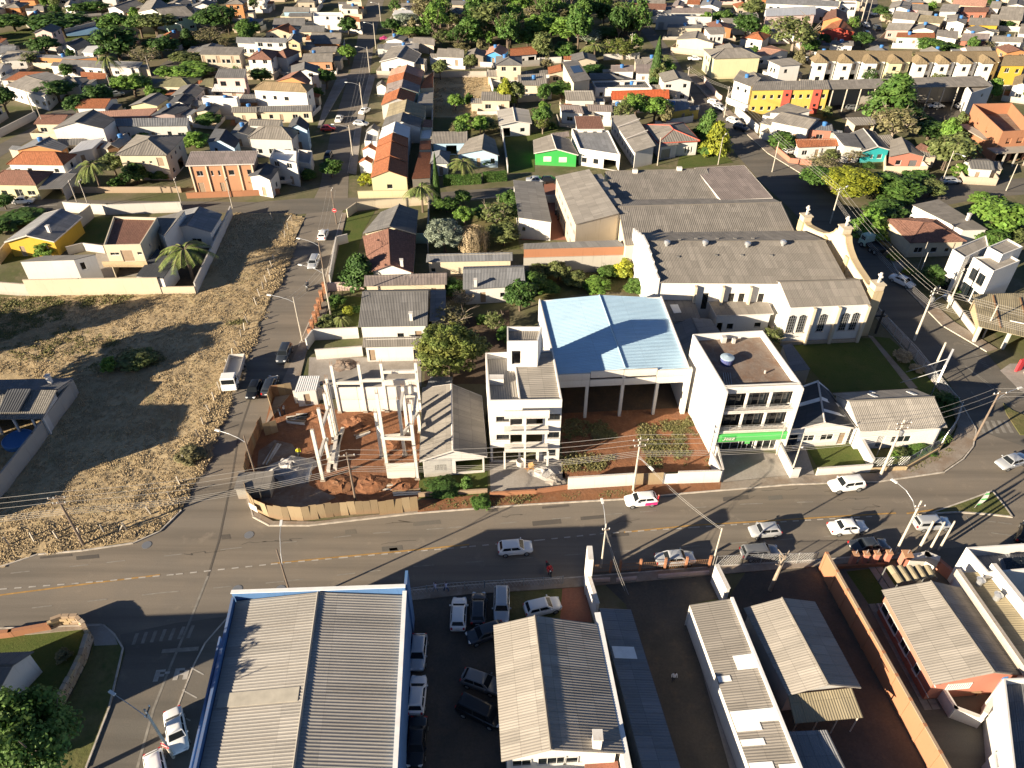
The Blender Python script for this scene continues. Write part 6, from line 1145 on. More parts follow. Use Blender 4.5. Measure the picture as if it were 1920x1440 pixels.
# heaps, timber and site clutter
def heap(z,c,rx,hz,mat,label,seed=1,name='heap',ry=None):
 r=random.Random(seed);B=G(z,c);m=M();n=14;R=5
 for j in range(R):
  for k in range(n):t=6.283*k/n;q=1-j/R;w=r.uniform(.75,1.25);m.v.append((B.x+math.cos(t)*rx*q*w,B.y+math.sin(t)*(ry or rx*.8)*q*w,hz*(1-q**1.3)*r.uniform(.7,1.2) if j else-.02))
 for j in range(R-1):
  for k in range(n):l=(k+1)%n;m.f.append((j*n+k,j*n+l,(j+1)*n+l,(j+1)*n+k));m.m.append(0);m.uv+=[(0,0)]*4
 m.f.append(tuple((R-1)*n+k for k in range(n)));m.m.append(0);m.uv+=[(0,0)]*n;return m.build(name,[mat],None,False,label=label,cat='heap')
heap('L2',(430,1050),3.2,1.6,'gravelw','pale grey gravel heap on the construction site') if 'gravelw' in MATS else None
heap('L2',(1030,1150),2.2,.55,'reddirt','red earth heap near the street hoarding',2);heap('L2',(930,690),2.2,.7,'reddirt','red earth mound behind the beam pile',3);heap('L2',(800,1150),2.2,.45,'dirt','brown earth mound beside the utility pole on site',4);heap('L2',(820,260),2.0,.5,'greydirt','rubble heap in the construction back yard',5);heap('L2',(1250,1160),1.6,.6,'reddirt','small red earth heap behind the light boards',6)
heap('L2',(1210,860),3.0,.5,'reddirt','churned red soil between the middle columns',7);heap('L2',(620,640),1.8,.5,'reddirt','red soil bank left of the columns',8)
r_=random.Random(11)
for i,(c,l,az,lb) in enumerate((((500,650),4,75,'loose planks by the site shed'),((560,640),3.5,80,'pale planks beneath the low panel wall'),((460,690),2.5,95,'short white plank on the red soil'),((280,930),4,12,'stack of boards beside the street fence'),((1100,1175),3.6,85,'white planks on the red soil by the hoarding'),((1290,1215),3.4,80,'stacked timber near the light hoarding'),((960,780),2,60,'concrete offcut on the red soil'))):
 B=G('L2',c);d=Vector((math.sin(rad(az)),math.cos(rad(az)),0));n=Vector((d.y,-d.x,0));rt=root('timber_stack',lb,'planks',B,'timber on the construction site')
 for k in range(5):m=M();q=Vector((r_.uniform(-.1,.1),r_.uniform(-.1,.1),.06+.05*(k//3)));m.box(B+q+n*(k%3-1)*.32,(d+n*r_.uniform(-.12,.12))*l/2,n*.12,(0,0,.025));m.build('plank',['ply3' if k%2 else 'conc2'],rt)
hut=root('material_box','grey sheet-covered material box at the hoarding corner','box',G('L2',(170,1190)));m=M();c=G('L2',(170,1200));m.box(c+Vector((0,0,.9)),(2.0,.1,0),(-.1,1.3,0),(0,0,.9));m.build('box_body',['rawconc'],hut);m=M();m.box(c+Vector((0,0,1.85)),(2.15,.1,0),(-.1,1.45,0),(0,0,.04));m.build('cover_sheet',['fc'],hut)
# ---------------- unfinished white apartment house ----------------
rt,Q,sf,ro,W4=H('L3','unfinished white three-storey apartment house with open balconies',[(150,645),(697,636),(627,264),(120,286)],10.4,'flat','zinc','white',par=.9,cat='building',name='apartment_house',
  ops=[(0,.18,7.0,1.6,.8),(0,.37,6.3,1.5,2.3,'o'),(0,.62,6.3,2.2,2.3,'o'),(0,.90,7.1,1.5,1.0),(0,.18,4.0,1.6,.8),(0,.37,3.3,1.5,2.3,'o'),(0,.62,3.3,2.2,2.3,'o'),(0,.90,4.1,1.5,1.0),(0,.22,.1,3.3,2.5,'o'),(0,.55,.1,2.0,2.2,'o'),(0,.85,1.0,1.7,1.1)],dark=True)
m=M();r2=M();A0,A1=sf(.42,.04)+Vector((0,0,.35)),sf(.98,.04)+Vector((0,0,.35));C1,C0=sf(.98,.96)+Vector((0,0,.75)),sf(.42,.96)+Vector((0,0,.75));slope(r2,A1,C1,C0,A0,.36,.05);r2.build('fibre_roof',['fcl'],ro)
m.box(sf(.13,.47)+Vector((0,0,.45)),(.9,0,0),(0,.5,0),(0,0,.45));m.build('roof_box',['white'],ro);m=M();m.box(sf(.42,.5)+Vector((0,0,.3)),(.09,0,0),(Q[3]-Q[0])*.47,(0,0,.4));m.build('valley_wall',['white'],ro)
a_=(Q[1]-Q[0]).normalized();n_=Vector((a_.y,-a_.x,0));LA=(Q[1]-Q[0]).length
for zz,hp in((3.15,.4),(6.15,.4),(8.75,1.1)):
 m=M();c=Q[0]+a_*LA*.51+n_*.7;c.z=zz;m.box(c,a_*LA*.31,n_*.7,(0,0,.1));m.box(c+n_*.64+Vector((0,0,hp/2+.05 if zz<8 else .5)),a_*LA*.31,n_*.06,(0,0,hp/2 if zz<8 else .62));m.build('balcony',['white'],rt)
m=M();c=Q[0]+a_*LA*.49+n_*1.25;m.box((c.x,c.y,4.9),a_*.12,n_*.12,(0,0,4.7));m.build('column',['white'],rt)
for s in(.2,.82):m=M();c=Q[0]+a_*LA*s+n_*1.2;m.box((c.x,c.y,1.5),a_*.12,n_*.12,(0,0,1.5));m.build('column',['white'],rt)
H('L3','white stair tower with open doorway behind the unfinished apartments',[(282,200),(515,198),(545,88),(282,88)],14.2,'flat','fcl','white',par=.6,z0=0,ops=[(0,.3,10.6,1.1,2.1,'o')],name='stair_tower',cat='tower')
for i,(c,rx,hz,mt,lb) in enumerate((((560,1180),1.9,.7,'gravelw','rubble and sand heap in front of the unfinished apartments'),((460,1140),1.0,.5,'dirt','small sand heap beside the mixer'),((640,1240),1.3,.6,'concrete','pile of broken concrete by the apartment gate'))):heap('L3',c,rx,hz,mt,lb,20+i)
mx=root('concrete_mixer','yellow concrete mixer in front of the unfinished apartments','mixer',G('L3',(462,1160)));c=G('L3',(462,1160));m=M();m.tube(c+Vector((0,0,.7)),c+Vector((.4,-.2,1.3)),.45,.25,10);m.build('drum',['painty'],mx);m=M();[m.tube(c+Vector((sx,sy,0)),c+Vector((0,0,.8)),.04,.04,5) for sx in(-.5,.5) for sy in(-.4,.4)];m.build('stand',['painty'],mx)
tk=root('barrel','white round water barrel beside the apartment entrance','barrel',G('L3',(382,1130)));c=G('L3',(382,1130));m=M();m.lathe([(.45,0),(.55,.9),(.48,.92),(.46,.7),(.05,.7)],14,0,(c.x,c.y));m.build('shell',['white'],tk)
bwall('L3','long white wall in front of the red dirt lot',[(742,1312),(1218,1282)],2.1,'white');bwall('L3','white wall at the right corner of the red dirt lot',[(1558,1268),(1868,1258),(1800,1120)],2.1,'white')
hoarding('L3',[(1228,1282),(1445,1272)],2.2,'pair of tan plywood gates in the white wall',bw=1.9,mats=('ply3','ply'),seed=8);gt=root('metal_gate','white sheet-metal gate beside the tan plywood gates','gate',G('L3',(1500,1268)));A,B=G('L3',(1450,1272)),G('L3',(1556,1268));m=M();m.box((A+B)/2+Vector((0,0,.95)),(B-A)/2*.97,(0,.03,0),(0,0,.85));m.build('gate_leaf',['sheetw'],gt);m=M();[m.box(p+Vector((0,-.03,1.0)),(.05,0,0),(0,.05,0),(0,0,1.0)) for p in(A,B)];m.build('gate_post',['steel'],gt)
bwall('L3','broken low brick fence with railings before the unfinished apartments',[(160,1365),(500,1345),(735,1310)],.7,'brick');bwall('L2','low rusty fence wall in front of the wooden house',[(1385,1245),(1890,1215)],.6,'stone')
# ---------------- blue-roofed hangar ----------------
Q=[G('L3',(655,458),7.6),G('L3',(1655,413),7.6),G('F',(1241,558),7.6),G('F',(1010,564),7.6)]
hc=(Q[0]+Q[1]+Q[2]+Q[3])/4;rt=root('hangar','open-fronted hangar with blue-white ribbed metal roof','hangar',(hc.x,hc.y,0));up=Vector((0,0,.75));R0,R1=lerp(Q[0],Q[1],.51)+up,lerp(Q[3],Q[2],.49)+up
r=M();slope(r,Q[3],Q[0],R0,R1,.34,.03,trap=True);slope(r,Q[1],Q[2],R1,R0,.34,.03,trap=True);ro=r.build('roof',['bluemetal'],rt)
m=M();m.tube(R0+Vector((0,0,.03)),R1+Vector((0,0,.03)),.12,.12,6);m.build('ridge_cap',['bluemetal'],ro)
a_=(Q[1]-Q[0]).normalized();b_=Vector((-a_.y,a_.x,0));m=M()
for p,q in((Q[1],Q[2]),(Q[2],Q[3]),(Q[3],Q[0])):m.wall((p.x,p.y),(q.x,q.y),0,7.7)
m.box(lerp(Q[1],Q[2],.5)+Vector((0,0,-3.6))-a_*.15,(Q[2]-Q[1])/2,a_*.08,(0,0,3.95));m.box(lerp(Q[0],Q[3],.5)+Vector((0,0,-3.6))+a_*.15,(Q[3]-Q[0])/2,a_*.08,(0,0,3.95));m.box(lerp(Q[2],Q[3],.5)+Vector((0,0,-3.7))-b_*.2,(Q[3]-Q[2])/2,b_*.08,(0,0,3.9));m.build('wall',['white'],rt)
for i in range(4): # front fascia in precast lengths
 p,q=lerp(Q[0],Q[1],i/4),lerp(Q[0],Q[1],(i+1)/4)
 for zz in(0,1):m=M();m.box((p+q)/2+Vector((0,0,-.25-zz*1.12+(.3 if i in(1,2) and zz==0 else 0)))-b_*.12,(q-p)/2*.985,b_*.1,(0,0,.545));m.build('fascia_panel',['conc2'],rt)
for s in(.235,.505,.77):p=lerp(Q[0],Q[1],s)+b_*.1;m=M();m.box((p.x,p.y,3.7),a_*.2,b_*.2,(0,0,3.7));m.build('column',['conc2'],rt)
for s in(.0,1.0):p=lerp(Q[0],Q[1],s);m=M();m.box((p.x,p.y,3.95),a_*.28,b_*.28,(0,0,3.95));m.build('column',['conc2'],rt)
m=M();p=hc;m.box((p.x,p.y+2,3.7),(.2,0,0),(0,.2,0),(0,0,3.7));m.build('inner_column',['conc2'],rt)
# ---------------- three-storey building with the green band ----------------
GB=[G('L4',(265,460),11.2),G('L4',(760,440),11.2),G('L4',(515,100),11.2),G('L4',(65,125),11.2)]
rt,Q,sf,ro,W4=H('L4','white three-storey building with balconies and bright green shop band',[(265,460),(760,440),(515,100),(65,125)],11.2,'flat','greydirt','white',par=1.0,cat='building',name='commercial_building',
  ops=[(0,s,zz,2.7,2.45,'o') for zz in(4.2,7.5) for s in(.19,.50,.81)]+[(0,.35,.1,5.2,2.6,'o'),(0,.78,.1,2.6,2.6,'o')])
a_=(Q[1]-Q[0]).normalized();n_=Vector((a_.y,-a_.x,0));LA=(Q[1]-Q[0]).length;X=lambda s,d=0,z=0:Vector((Q[0].x,Q[0].y,0))+a_*LA*s+n_*d+Vector((0,0,z))
for zz in(4.2,7.5):
 for s in(.19,.50,.81): # recessed glazing behind each balcony
  m=M();c=X(s,-.9,zz+1.05);m.box(c,a_*1.45,n_*.03,(0,0,1.2));w_=m.build('window',['glass'],rt);m=M()
  for k in(-1,-.33,.33,1):m.box(c+n_*.05+a_*k*1.35,a_*.035,n_*.03,(0,0,1.2))
  m.box(c+n_*.05+Vector((0,0,.5)),a_*1.1,n_*.03,(0,0,.03));m.build('frame',['framed'],w_)
 m=M();c=X(.5,.35,zz-.15);m.box(c,a_*LA*.485,n_*.36,(0,0,.13));m.box(X(.5,.66,zz+.05),a_*LA*.485,n_*.05,(0,0,.12));m.build('balcony_slab',['white'],rt)
 m=M()
 for z2 in(.45,.75,1.02):m.tube(X(.02,.66,zz+z2),X(.98,.66,zz+z2),.025,.025,4)
 for k in range(13):s=.02+.08*k;m.tube(X(s,.66,zz),X(s,.66,zz+1.02),.025,.025,4)
 m.build('railing',['steel'],rt)
for s in(0.012,.988):m=M();m.box(X(s,.55,5.6),a_*.11,n_*.55,(0,0,5.6));m.build('side_fin',['white'],rt)
m=M();m.box(X(.5,.3,10.75),a_*LA*.485,n_*.08,(0,0,.5));m.build('cornice_band',['white'],rt)
m=M();m.box(X(.5,.85,3.35),a_*LA*.485,n_*.12,(0,0,.62));bd=m.build('green_band',['lime'],rt)
m=M();m.box(X(.18,.99,3.32),a_*.9,n_*.03,(0,0,.45));m.build('sign_panel',['green'],bd)
for s0,s1 in((.06,.40),(.45,.60),(.64,.95)):
 m=M();m.box(X((s0+s1)/2,-.35,1.35),a_*LA*(s1-s0)/2,n_*.03,(0,0,1.3));g_=m.build('shop_window',['glass'],rt);m=M();k=max(2,round((s1-s0)*LA/1.0))
 for i in range(k+1):m.box(X(lerp(s0,s1,i/k),-.30,1.35),a_*.035,n_*.03,(0,0,1.3))
 m.box(X((s0+s1)/2,-.30,2.0),a_*LA*(s1-s0)/2,n_*.03,(0,0,.04));m.build('frame',['frame'],g_)
p=sf(.28,.52);m=M();m.lathe([(.75,p.z),(.85,p.z+.9),(.88,p.z+.95)],16,0,(p.x,p.y));tkk=m.build('water_tank',['navy'],ro);m=M();m.lathe([(.9,p.z+.95),(.85,p.z+1.02),(.05,p.z+1.2)],16,0,(p.x,p.y));m.build('lid',['sky'],tkk)
for s,t,w,hh in((.42,.93,.3,.9),(.55,.9,.2,.7),(.7,.3,.08,.5),(.1,.2,.06,.5)):m=M();m.box(sf(s,t)+Vector((0,0,hh/2)),a_*w,n_*w,(0,0,hh/2));m.build('roof_vent',['pale'],ro)
for k in range(4):m=M();m.tube(sf(.08+.03*k,.1),sf(.16+.03*k,.34)+Vector((0,0,.05)),.03,.03,4);m.build('roof_pipe',['steel'],ro)
# lettering on the green band: brush script, cut as raised strokes
def strokes(parent,o,ax,up,s,segs,mat,th,nrm):
 m=M()
 for pts in segs:
  for i in range(len(pts)-1):
   a,b=pts[i],pts[i+1];A,B=o+ax*a[0]*s+up*a[1]*s,o+ax*b[0]*s+up*b[1]*s;d=(B-A)/2;k=d.cross(nrm).normalized();m.box((A+B)/2,d*1.12,k*th,nrm*.015)
 return m.build('lettering',[mat],parent)
GL={'j':[[(.5,1),(.5,.2),(.3,0),(.1,.1)]],'a':[[(.6,.6),(.3,.7),(.1,.4),(.25,.1),(.55,.2),(.6,.6),(.65,.1)]],'z':[[(.05,.65),(.6,.65),(.1,.08),(.65,.08)]],'e':[[(.1,.35),(.6,.4),(.45,.68),(.15,.5),(.2,.1),(.6,.12)]],'r':[[(.15,.65),(.15,.05)],[(.15,.45),(.35,.65),(.6,.6)]],'l':[[(.2,1),(.2,.05)]],'m':[[(.05,.05),(.05,.65),(.3,.6),(.3,.05)],[(.3,.6),(.6,.6),(.6,.05)]]}
def word(t,parent,o,ax,up,s,mat,th,nrm,adv=.72):
 segs=[]
 for i,ch in enumerate(t):segs+=[[(x+i*adv+y*.15,y) for x,y in st] for st in GL[ch]]
 return strokes(parent,o,ax,up,s,segs,mat,th,nrm)
word('jazz',bd,X(.10,1.045,3.05),a_,Vector((0,0,1)),.55,'white',.05,n_)
m=M();m.box(X(.52,-.25,1.7),a_*.32,n_*.03,(0,0,.62));ps=m.build('window_poster',['lime'],rt);m=M();m.box(X(.52,-.21,1.95),a_*.2,n_*.01,(0,0,.25));m.build('poster_print',['white'],ps)
# ---------------- houses right of it ----------------
rt,Q,sf,ro,W4=H('L4','white house with dark gable roof and pale roof sheets between green-band building and corner house',[(662,752),(1112,728),(935,482),(765,462)],3.3,'gy','dark','white',1.3,apex=.52,ops=[(0,.36,1,1.7,1.0),(0,.66,1,1.7,1.0),(0,.9,.05,.9,2.1,'d'),(0,.1,.1,1.6,2.2,'o')],fascia='white')
skylights(ro,sf,[(.03,.5,.5,.58),(.54,.97,.52,.6),(.54,.95,.25,.31),(.05,.5,.96,1.0),(.54,.96,.95,.99)])
rt,Q,sf,ro,W4=H('S2','corner house with big ribbed grey gable roof and cream walls',[(280,1005),(1158,968),(822,580),(5,627)],3.6,'gx','fcl','white',1.7,apex=.52,ov=.4,ops=[(0,.30,.1,1.0,2.1,'b'),(0,.55,.9,2.6,1.1)])
skylights(ro,sf,[(.36,.40,.66,.86),(.83,.87,.66,.86),(.44,.47,.88,.99)])
bwall('L4','white wall between the white house and the corner house',[(1098,800),(1200,985)],1.7,'white',t=.3);bwall('L4','low white front wall of the white house',[(858,1035),(1200,1010)],1.3,'white');bwall('L4','white gate wall beside the concrete driveway',[(605,880),(690,1052),(735,1048)],1.7,'white');bwall('L4','low cream wall under the street fence of the corner house',[(1200,1010),(1430,1000),(1640,880),(1740,740),(1765,640)],.7,'ochre',coping=False)
bwall('L4','long white side wall of the driveway right of the red dirt lot',[(195,880),(240,1070)],2.2,'white')
# chain-link fence on posts round the corner
def linkfence(z,pts,h,label,z0=0,step=2.2,mesh=.35,mat='steel'):
 pp=[G(z,p) for p in pts];rt=root('mesh_fence',label,'fence',sum(pp,Vector())/len(pp));m=M()
 for i in range(len(pp)-1):
  A,B=pp[i],pp[i+1];L=(B-A).length;k=max(1,round(L/step))
  for j in range(k+1):p=lerp(A,B,j/k);q=M();q.tube(p,p+Vector((0,0,z0+h+.1)),.05,.05,5);q.build('post',[mat],rt)
  n=int(L/mesh)
  for j in range(n):p,q=lerp(A,B,j/n),lerp(A,B,min(1,(j+h/mesh*.5)/n));m.tube(p+Vector((0,0,z0)),q+Vector((0,0,z0+h)),.008,.008,3);m.tube(q+Vector((0,0,z0)),p+Vector((0,0,z0+h)),.008,.008,3)
  for zz in(z0+.02,z0+h):m.tube(A+Vector((0,0,zz)),B+Vector((0,0,zz)),.025,.025,4)
 m.build('wire_mesh',[mat],rt);return rt
linkfence('L4',[(1200,1000),(1430,990),(1640,870),(1740,735),(1765,640)],1.5,'curved wire mesh fence around the corner house garden',.7);linkfence('F',[(1640,592),(1700,660),(1790,765)],1.8,'wire mesh fence along the churchyard pavement')
H('L4','small dark flat lean-to roof along the churchyard lawn',[(700,365),(820,350),(700,185),(640,195)],2.6,'sr','fcb','beige',.2,ov=.05,ops=(),name='lean_to',cat='shed')
# ---------------- church ----------------
NV=dict();hN=7.6
rt,Q,sf,ro,W4=H('M3','church nave with wide ribbed grey roof and white buttressed walls',[(1098,920),('M4',610,692),('M4',262,290),(912,545)],hN,'gx','fc','white',2.2,apex=.56,ov=.25,cat='church',name='church_nave',ops=[(0,s,2.6,.9,3.0,'b') for s in(.26,.40,.455,.56)]+[(0,.06,.1,1.2,1.6,'o'),(0,.15,.1,1.2,1.6,'o')],dark=True)
for s,t in((.11,.50),(.32,.50),(.55,.48),(.75,.50)):p=sf(s,t);m=M();m.lathe([(.25,p.z-.1),(.28,p.z+.35),(.5,p.z+.42),(.52,p.z+.75),(.3,p.z+.95)],12,0,(p.x,p.y));m.build('roof_ventilator',['steel'],ro)
for s,t in((.2,.62),(.3,.66),(.42,.66),(.52,.66),(.62,.66),(.15,.34),(.36,.36),(.5,.36),(.66,.36)):m=M();m.box(sf(s,t)+Vector((0,0,.1)),(.22,0,0),(0,.16,0),(0,0,.12));m.build('roof_hatch',['fcd'],ro)
a_=(Q[1]-Q[0]).normalized();n_=Vector((a_.y,-a_.x,0));LA=(Q[1]-Q[0]).length
for s in(.20,.345,.49):m=M();c=Q[0]+a_*LA*s+n_*.2;m.box((c.x,c.y,3.5),a_*.18,n_*.35,(0,0,3.6));m.build('buttress',['cream'],rt)
for i in range(9): # stepped white parapet on the left gable
 t=(i+.5)/9;k=t/.56 if t<.56 else(1-t)/.44;m=M();p=lerp(Q[0],Q[3],t);m.box((p.x,p.y,(hN+2.2*k+.6)/2),(.16,0,0),(Q[3]-Q[0])/18,(0,0,(hN+2.2*k+.6)/2));m.build('parapet_step',['white'],rt)
rt,Q,sf,ro,W4=H('M4','church front wing with gable roof and tall arched windows on the lawn',[(168,865),(772,840),(612,640),(20,652)],7.0,'gx','fc','white',1.3,apex=.62,ov=.25,cat='church',name='church_wing',ops=())
a_=(Q[1]-Q[0]).normalized();n_=Vector((a_.y,-a_.x,0));b_=-n_;LA=(Q[1]-Q[0]).length
def archwin(parent,c,a_,n_,w,h,nm='window'):
 m=M();pts=[c-a_*w/2,c+a_*w/2,c+a_*w/2+Vector((0,0,h-w/2))]+[c+a_*w/2*math.cos(t)+Vector((0,0,h-w/2+w/2*math.sin(t))) for t in(.5,1.05,1.57,2.1,2.64)]+[c-a_*w/2+Vector((0,0,h-w/2))]
 m.poly([p+n_*.05 for p in pts]);o=m.build(nm,['glass'],parent);f=M()
 for k in(-.5,-.17,.17,.5):f.box(c+n_*.08+a_*w*k+Vector((0,0,h/2-.1)),a_*.035,n_*.03,(0,0,h/2-.12 if abs(k)>.4 else h/2))
 for k in range(6):f.box(c+n_*.08+Vector((0,0,h*k/6.2+.03)),a_*w/2,n_*.03,(0,0,.03))
 f.build('frame',['metalgrey'],o)
 s=M();s.box(c+n_*.1-Vector((0,0,.08)),a_*(w/2+.12),n_*.12,(0,0,.07));s.build('sill',['white'],o)
for s in(.07,.20,.46,.74,.87):archwin(rt,Q[0]+a_*LA*s+b_*.24+Vector((0,0,2.2-Q[0].z)),a_,n_,1.0,3.2)
for s in(.31,.62,.985):m=M();c=Q[0]+a_*LA*s;m.box((c.x,c.y,3.3),a_*.22,n_*.32,(0,0,3.4));m.build('buttress',['cream'],rt)
m=M();c=Q[0]+a_*LA*.5;m.box((c.x,c.y,.3),a_*LA*.5,n_*.12,(0,0,.3));m.build('plinth',['beige'],rt)
# curved baroque front facing the street
F0,F1=G('M4',(742,1090)),None
FA=G('M4',(790,860),5.5);FA.z=0;FB=G('M4',(235,305),5.5);FB.z=0
fd=(FB-FA);FL=fd.length;fd.normalize();fn=Vector((fd.y,-fd.x,0))
ft=root('church_facade','curved cream church front wall with three white crosses','church',(FA+FB)/2)
prof=[(0,8.2),(.05,8.3),(.10,8.1),(.16,8.4),(.24,8.8),(.32,9.4),(.38,10.2),(.42,11.0),(.44,11.8),(.56,11.8),(.58,11.0),(.62,10.2),(.68,9.4),(.76,8.8),(.84,8.4),(.90,8.1),(.95,8.3),(1,8.2)]
m=M();th=fn*.45
for i in range(len(prof)-1):
 (s0,h0),(s1,h1)=prof[i],prof[i+1];p0,p1=FA+fd*FL*s0,FA+fd*FL*s1;z_=lambda h:Vector((0,0,h))
 for sg_ in(-1,1):q=[p0+th*sg_,p1+th*sg_,p1+th*sg_+z_(h1),p0+th*sg_+z_(h0)];m.poly(q if sg_>0 else q[::-1],0,[(s0*FL,0),(s1*FL,0),(s1*FL,h1),(s0*FL,h0)])
 m.poly([p0+th*1.0+z_(h0),p1+th*1.0+z_(h1),p1-th*1.0+z_(h1),p0-th*1.0+z_(h0)])
for p,h in((FA,8.2),(FB,8.2)):q=[p-th,p+th,p+th+z_(h),p-th+z_(h)];m.poly(q)
m.build('wall',['cream'],ft)
m=M()
for i in range(len(prof)-1):
 (s0,h0),(s1,h1)=prof[i],prof[i+1];p0,p1=FA+fd*FL*s0+Vector((0,0,h0+.06)),FA+fd*FL*s1+Vector((0,0,h1+.06));d=(p1-p0)/2;m.box((p0+p1)/2,d*1.02,th*1.25,fn.cross(d).normalized()*.07)
m.build('coping',['ochre'],ft)
for s,h in((.03,8.3),(.5,11.9),(.97,8.3)):
 p=FA+fd*FL*s+Vector((0,0,h));m=M();m.box(p+Vector((0,0,.45)),fd*.75,fn*.75,(0,0,.5));m.box(p+Vector((0,0,1.0)),fd*.9,fn*.9,(0,0,.08));pd=m.build('pinnacle',['cream'],ft)
 m=M();c=p+Vector((0,0,1.1));m.box(c+Vector((0,0,.85)),fd*.13,fn*.13,(0,0,.85));m.box(c+Vector((0,0,1.15)),fd*.5,fn*.12,(0,0,.13));m.build('cross',['white'],pd)
for s,w in((.36,.5),(.64,.5)):m=M();p=FA+fd*FL*s;m.box((p.x,p.y,4.7),fd*.5,fn*.75,(0,0,4.7));m.build('pilaster',['ochre'],ft)
for s in(0.03,.97):m=M();p=FA+fd*FL*s;m.box((p.x,p.y,4.1),fd*.8,fn*.8,(0,0,4.1));m.build('corner_pier',['ochre'],ft)
# halls behind the church
H('M3','wide ribbed grey hall roof directly behind the church nave',[(850,640),(2140,575),(1950,282),(765,300)],6.2,'gx','fc','cream',1.4,apex=.68,ov=.2,cat='building',name='hall',ops=(),fascia=None)
rt,Q,sf,ro,W4=H('M3','second ribbed grey hall with long slope behind the first',[(770,318),(1572,304),(1442,84),(690,104)],6.0,'gx','fc','cream',1.2,apex=.88,ov=.15,cat='building',name='hall',ops=())
for s,t in((.28,.82),(.72,.86)):m=M();p=sf(s,t);m.box(p+Vector((0,0,.3)),(.5,0,0),(0,.35,0),(0,0,.4));m.build('roof_tank',['white'],ro)
H('M3','hall corner block with pinkish ribbed roof and white parapet by the street',[(1568,302),(1955,284),(1742,40),(1372,60)],6.6,'sb','fcr','white',.5,ov=.1,cat='building',name='hall',ops=(),fascia='white')
rt,Q,sf,ro,W4=H('M3','tall classroom block with plain pale sloping roof and stained concrete end',[(476,482),(802,398),(578,68),(325,122)],7.2,'sr','fcl','beige',.6,ov=.15,cat='building',name='classroom_block',ops=[(3,(i+.5)/7,1.0,1.8,1.1) for i in range(7)]+[(3,(i+.5)/7,4.2,1.8,1.1) for i in range(7)])
for i in range(5):
 t=.04+.19*i;p,q=lerp(Q[1],Q[2],t),lerp(Q[1],Q[2],t+.10);d=(q-p)/2;o_=Vector((d.y,-d.x,0)).normalized();m=M();m.box((p+q)/2+o_*1.0+Vector((0,0,-3.6)),d,o_*1.0,(0,0,3.2));bx_=m.build('stair_bay',['white'],rt);m=M();m.box((p+q)/2+o_*1.0+Vector((0,0,-.38)),d*1.08,o_*1.08,(0,0,.05));m.build('bay_roof',['fcl'],bx_)
H('M3','long white house with dark roof and narrow court on its right',[(48,430),(298,466),(228,165),(8,150)],4.0,'sl','fcd','white',.5,ov=.15,ops=[(0,.15,1.6,.7,.9)],tank=None)
_l=H('M3','long lean-to with purple-brown roof over orange brick wall',[(88,668),(854,646),(795,600),(88,626)],5.0,'sb','fcd','brick',.3,ov=.05,ops=(),name='lean_to',cat='shed',z0=3.3)
m=M();rt,Q=_l[0],_l[1];m.box(((Q[0]+Q[1])/2).xy.to_3d()+Vector((0,.05,1.65)),((Q[1]-Q[0])/2).xy.to_3d(),(0,.22,0),(0,0,1.65));m.build('base_wall',['conc'],rt)
bwall('M3','long white wall along the school court by the street',[(40,330),(960,290)],1.6,'white')
rt,Q,sf,ro,W4=H('M3','dark-roofed low house with one glass roof sheet behind the hangar',[(1188,1218),(1414,1192),(1362,1036),(1094,1042)],4,'sb','fcd','beige',.3,ov=.1,ops=())
skylights(ro,sf,[(.25,.48,.35,.72)],'sheetw','roof_sheet')
H('M3','pair of dark grey gable roofs tucked behind the green-band building',[(1262,1440),(1570,1300),(1490,1192),(1192,1222)],3.6,'gy','fcb','beige',.6,ov=.1,ops=())
H('M3','parish house with flat pale roof and white eaves beside the church',[(1532,1168),(1962,1152),(1902,1030),(1475,1062)],3.8,'sb','fc','white',.3,ov=.3,fascia='white',ops=[(0,.08,.1,.9,2.1,'o'),(0,.28,1.0,1.0,1.0),(0,.8,1.2,1.0,.8)],dark=True)
# ---------------- right of the church street ----------------
H('M4','cream house with brown hip roof behind the parked army-green truck',[(1068,394),(1512,358),(1265,200),(880,190)],3.2,'hip','tileb','cream',1.5,ops=[(0,.2,.9,1.6,1.1),(0,.5,.9,1.2,1.0),(0,.75,.9,.8,.8)],chim=None)
H('M4','long white building with plain grey roof behind the brown hip roof',[(1462,284),(1648,280),(1278,54),(1082,96)],4.2,'sl','fc','white',.3,ov=.2,ops=[(3,(i+.5)/8,1.2,1.2,1.1) for i in range(8)],chim=[(.8,.3)])
rt,Q,sf,ro,W4=H('M4','modern white two-storey house with tall curved glass corner',[(1385,428),(1477,492),(1656,404),(1636,324)],7.4,'flat','fcl','white',par=.3,ops=[(0,.45,.3,1.8,2.4),(1,.3,3.6,1.4,2.0),(1,.7,3.6,1.4,2.0)],dark=True)
H('M4','modern white house right half with balcony doors facing the street',[(1540,488),(1694,594),(1892,515),(1812,470)],7.2,'flat','fcl','white',par=.3,ops=[(0,.3,3.7,1.5,2.0),(0,.65,3.7,1.5,2.0),(0,.3,.3,2.4,2.4),(0,.75,.3,1.5,2.2)],dark=True)
H('M4','taller white rear block of the modern house',[(1650,410),(1760,470),(1915,410),(1800,348)],8.4,'flat','fcl','white',par=.3,ops=())
rt,Q,sf,ro,W4=H('F','beige canopy roof with dark beams beside the modern white house',[(1836,612),(1960,640),(1960,548),(1824,552)],3.1,'sb','fcy','ochre',.2,cat='canopy',name='canopy',open_=(0,),ops=())
for s in(.05,.5,.95):p=lerp(Q[0],Q[1],s);m=M();m.box((p.x,p.y+.4,1.55),(.2,0,0),(0,.2,0),(0,0,1.55));m.build('column',['pale'],rt)
for s in(.3,.7):m=M();m.box(lerp(sf(s,0),sf(s,1),.5)+Vector((0,0,.12)),(.08,0,0),(Q[3]-Q[0])/2,(0,0,.08));m.build('beam',['wood'],ro)
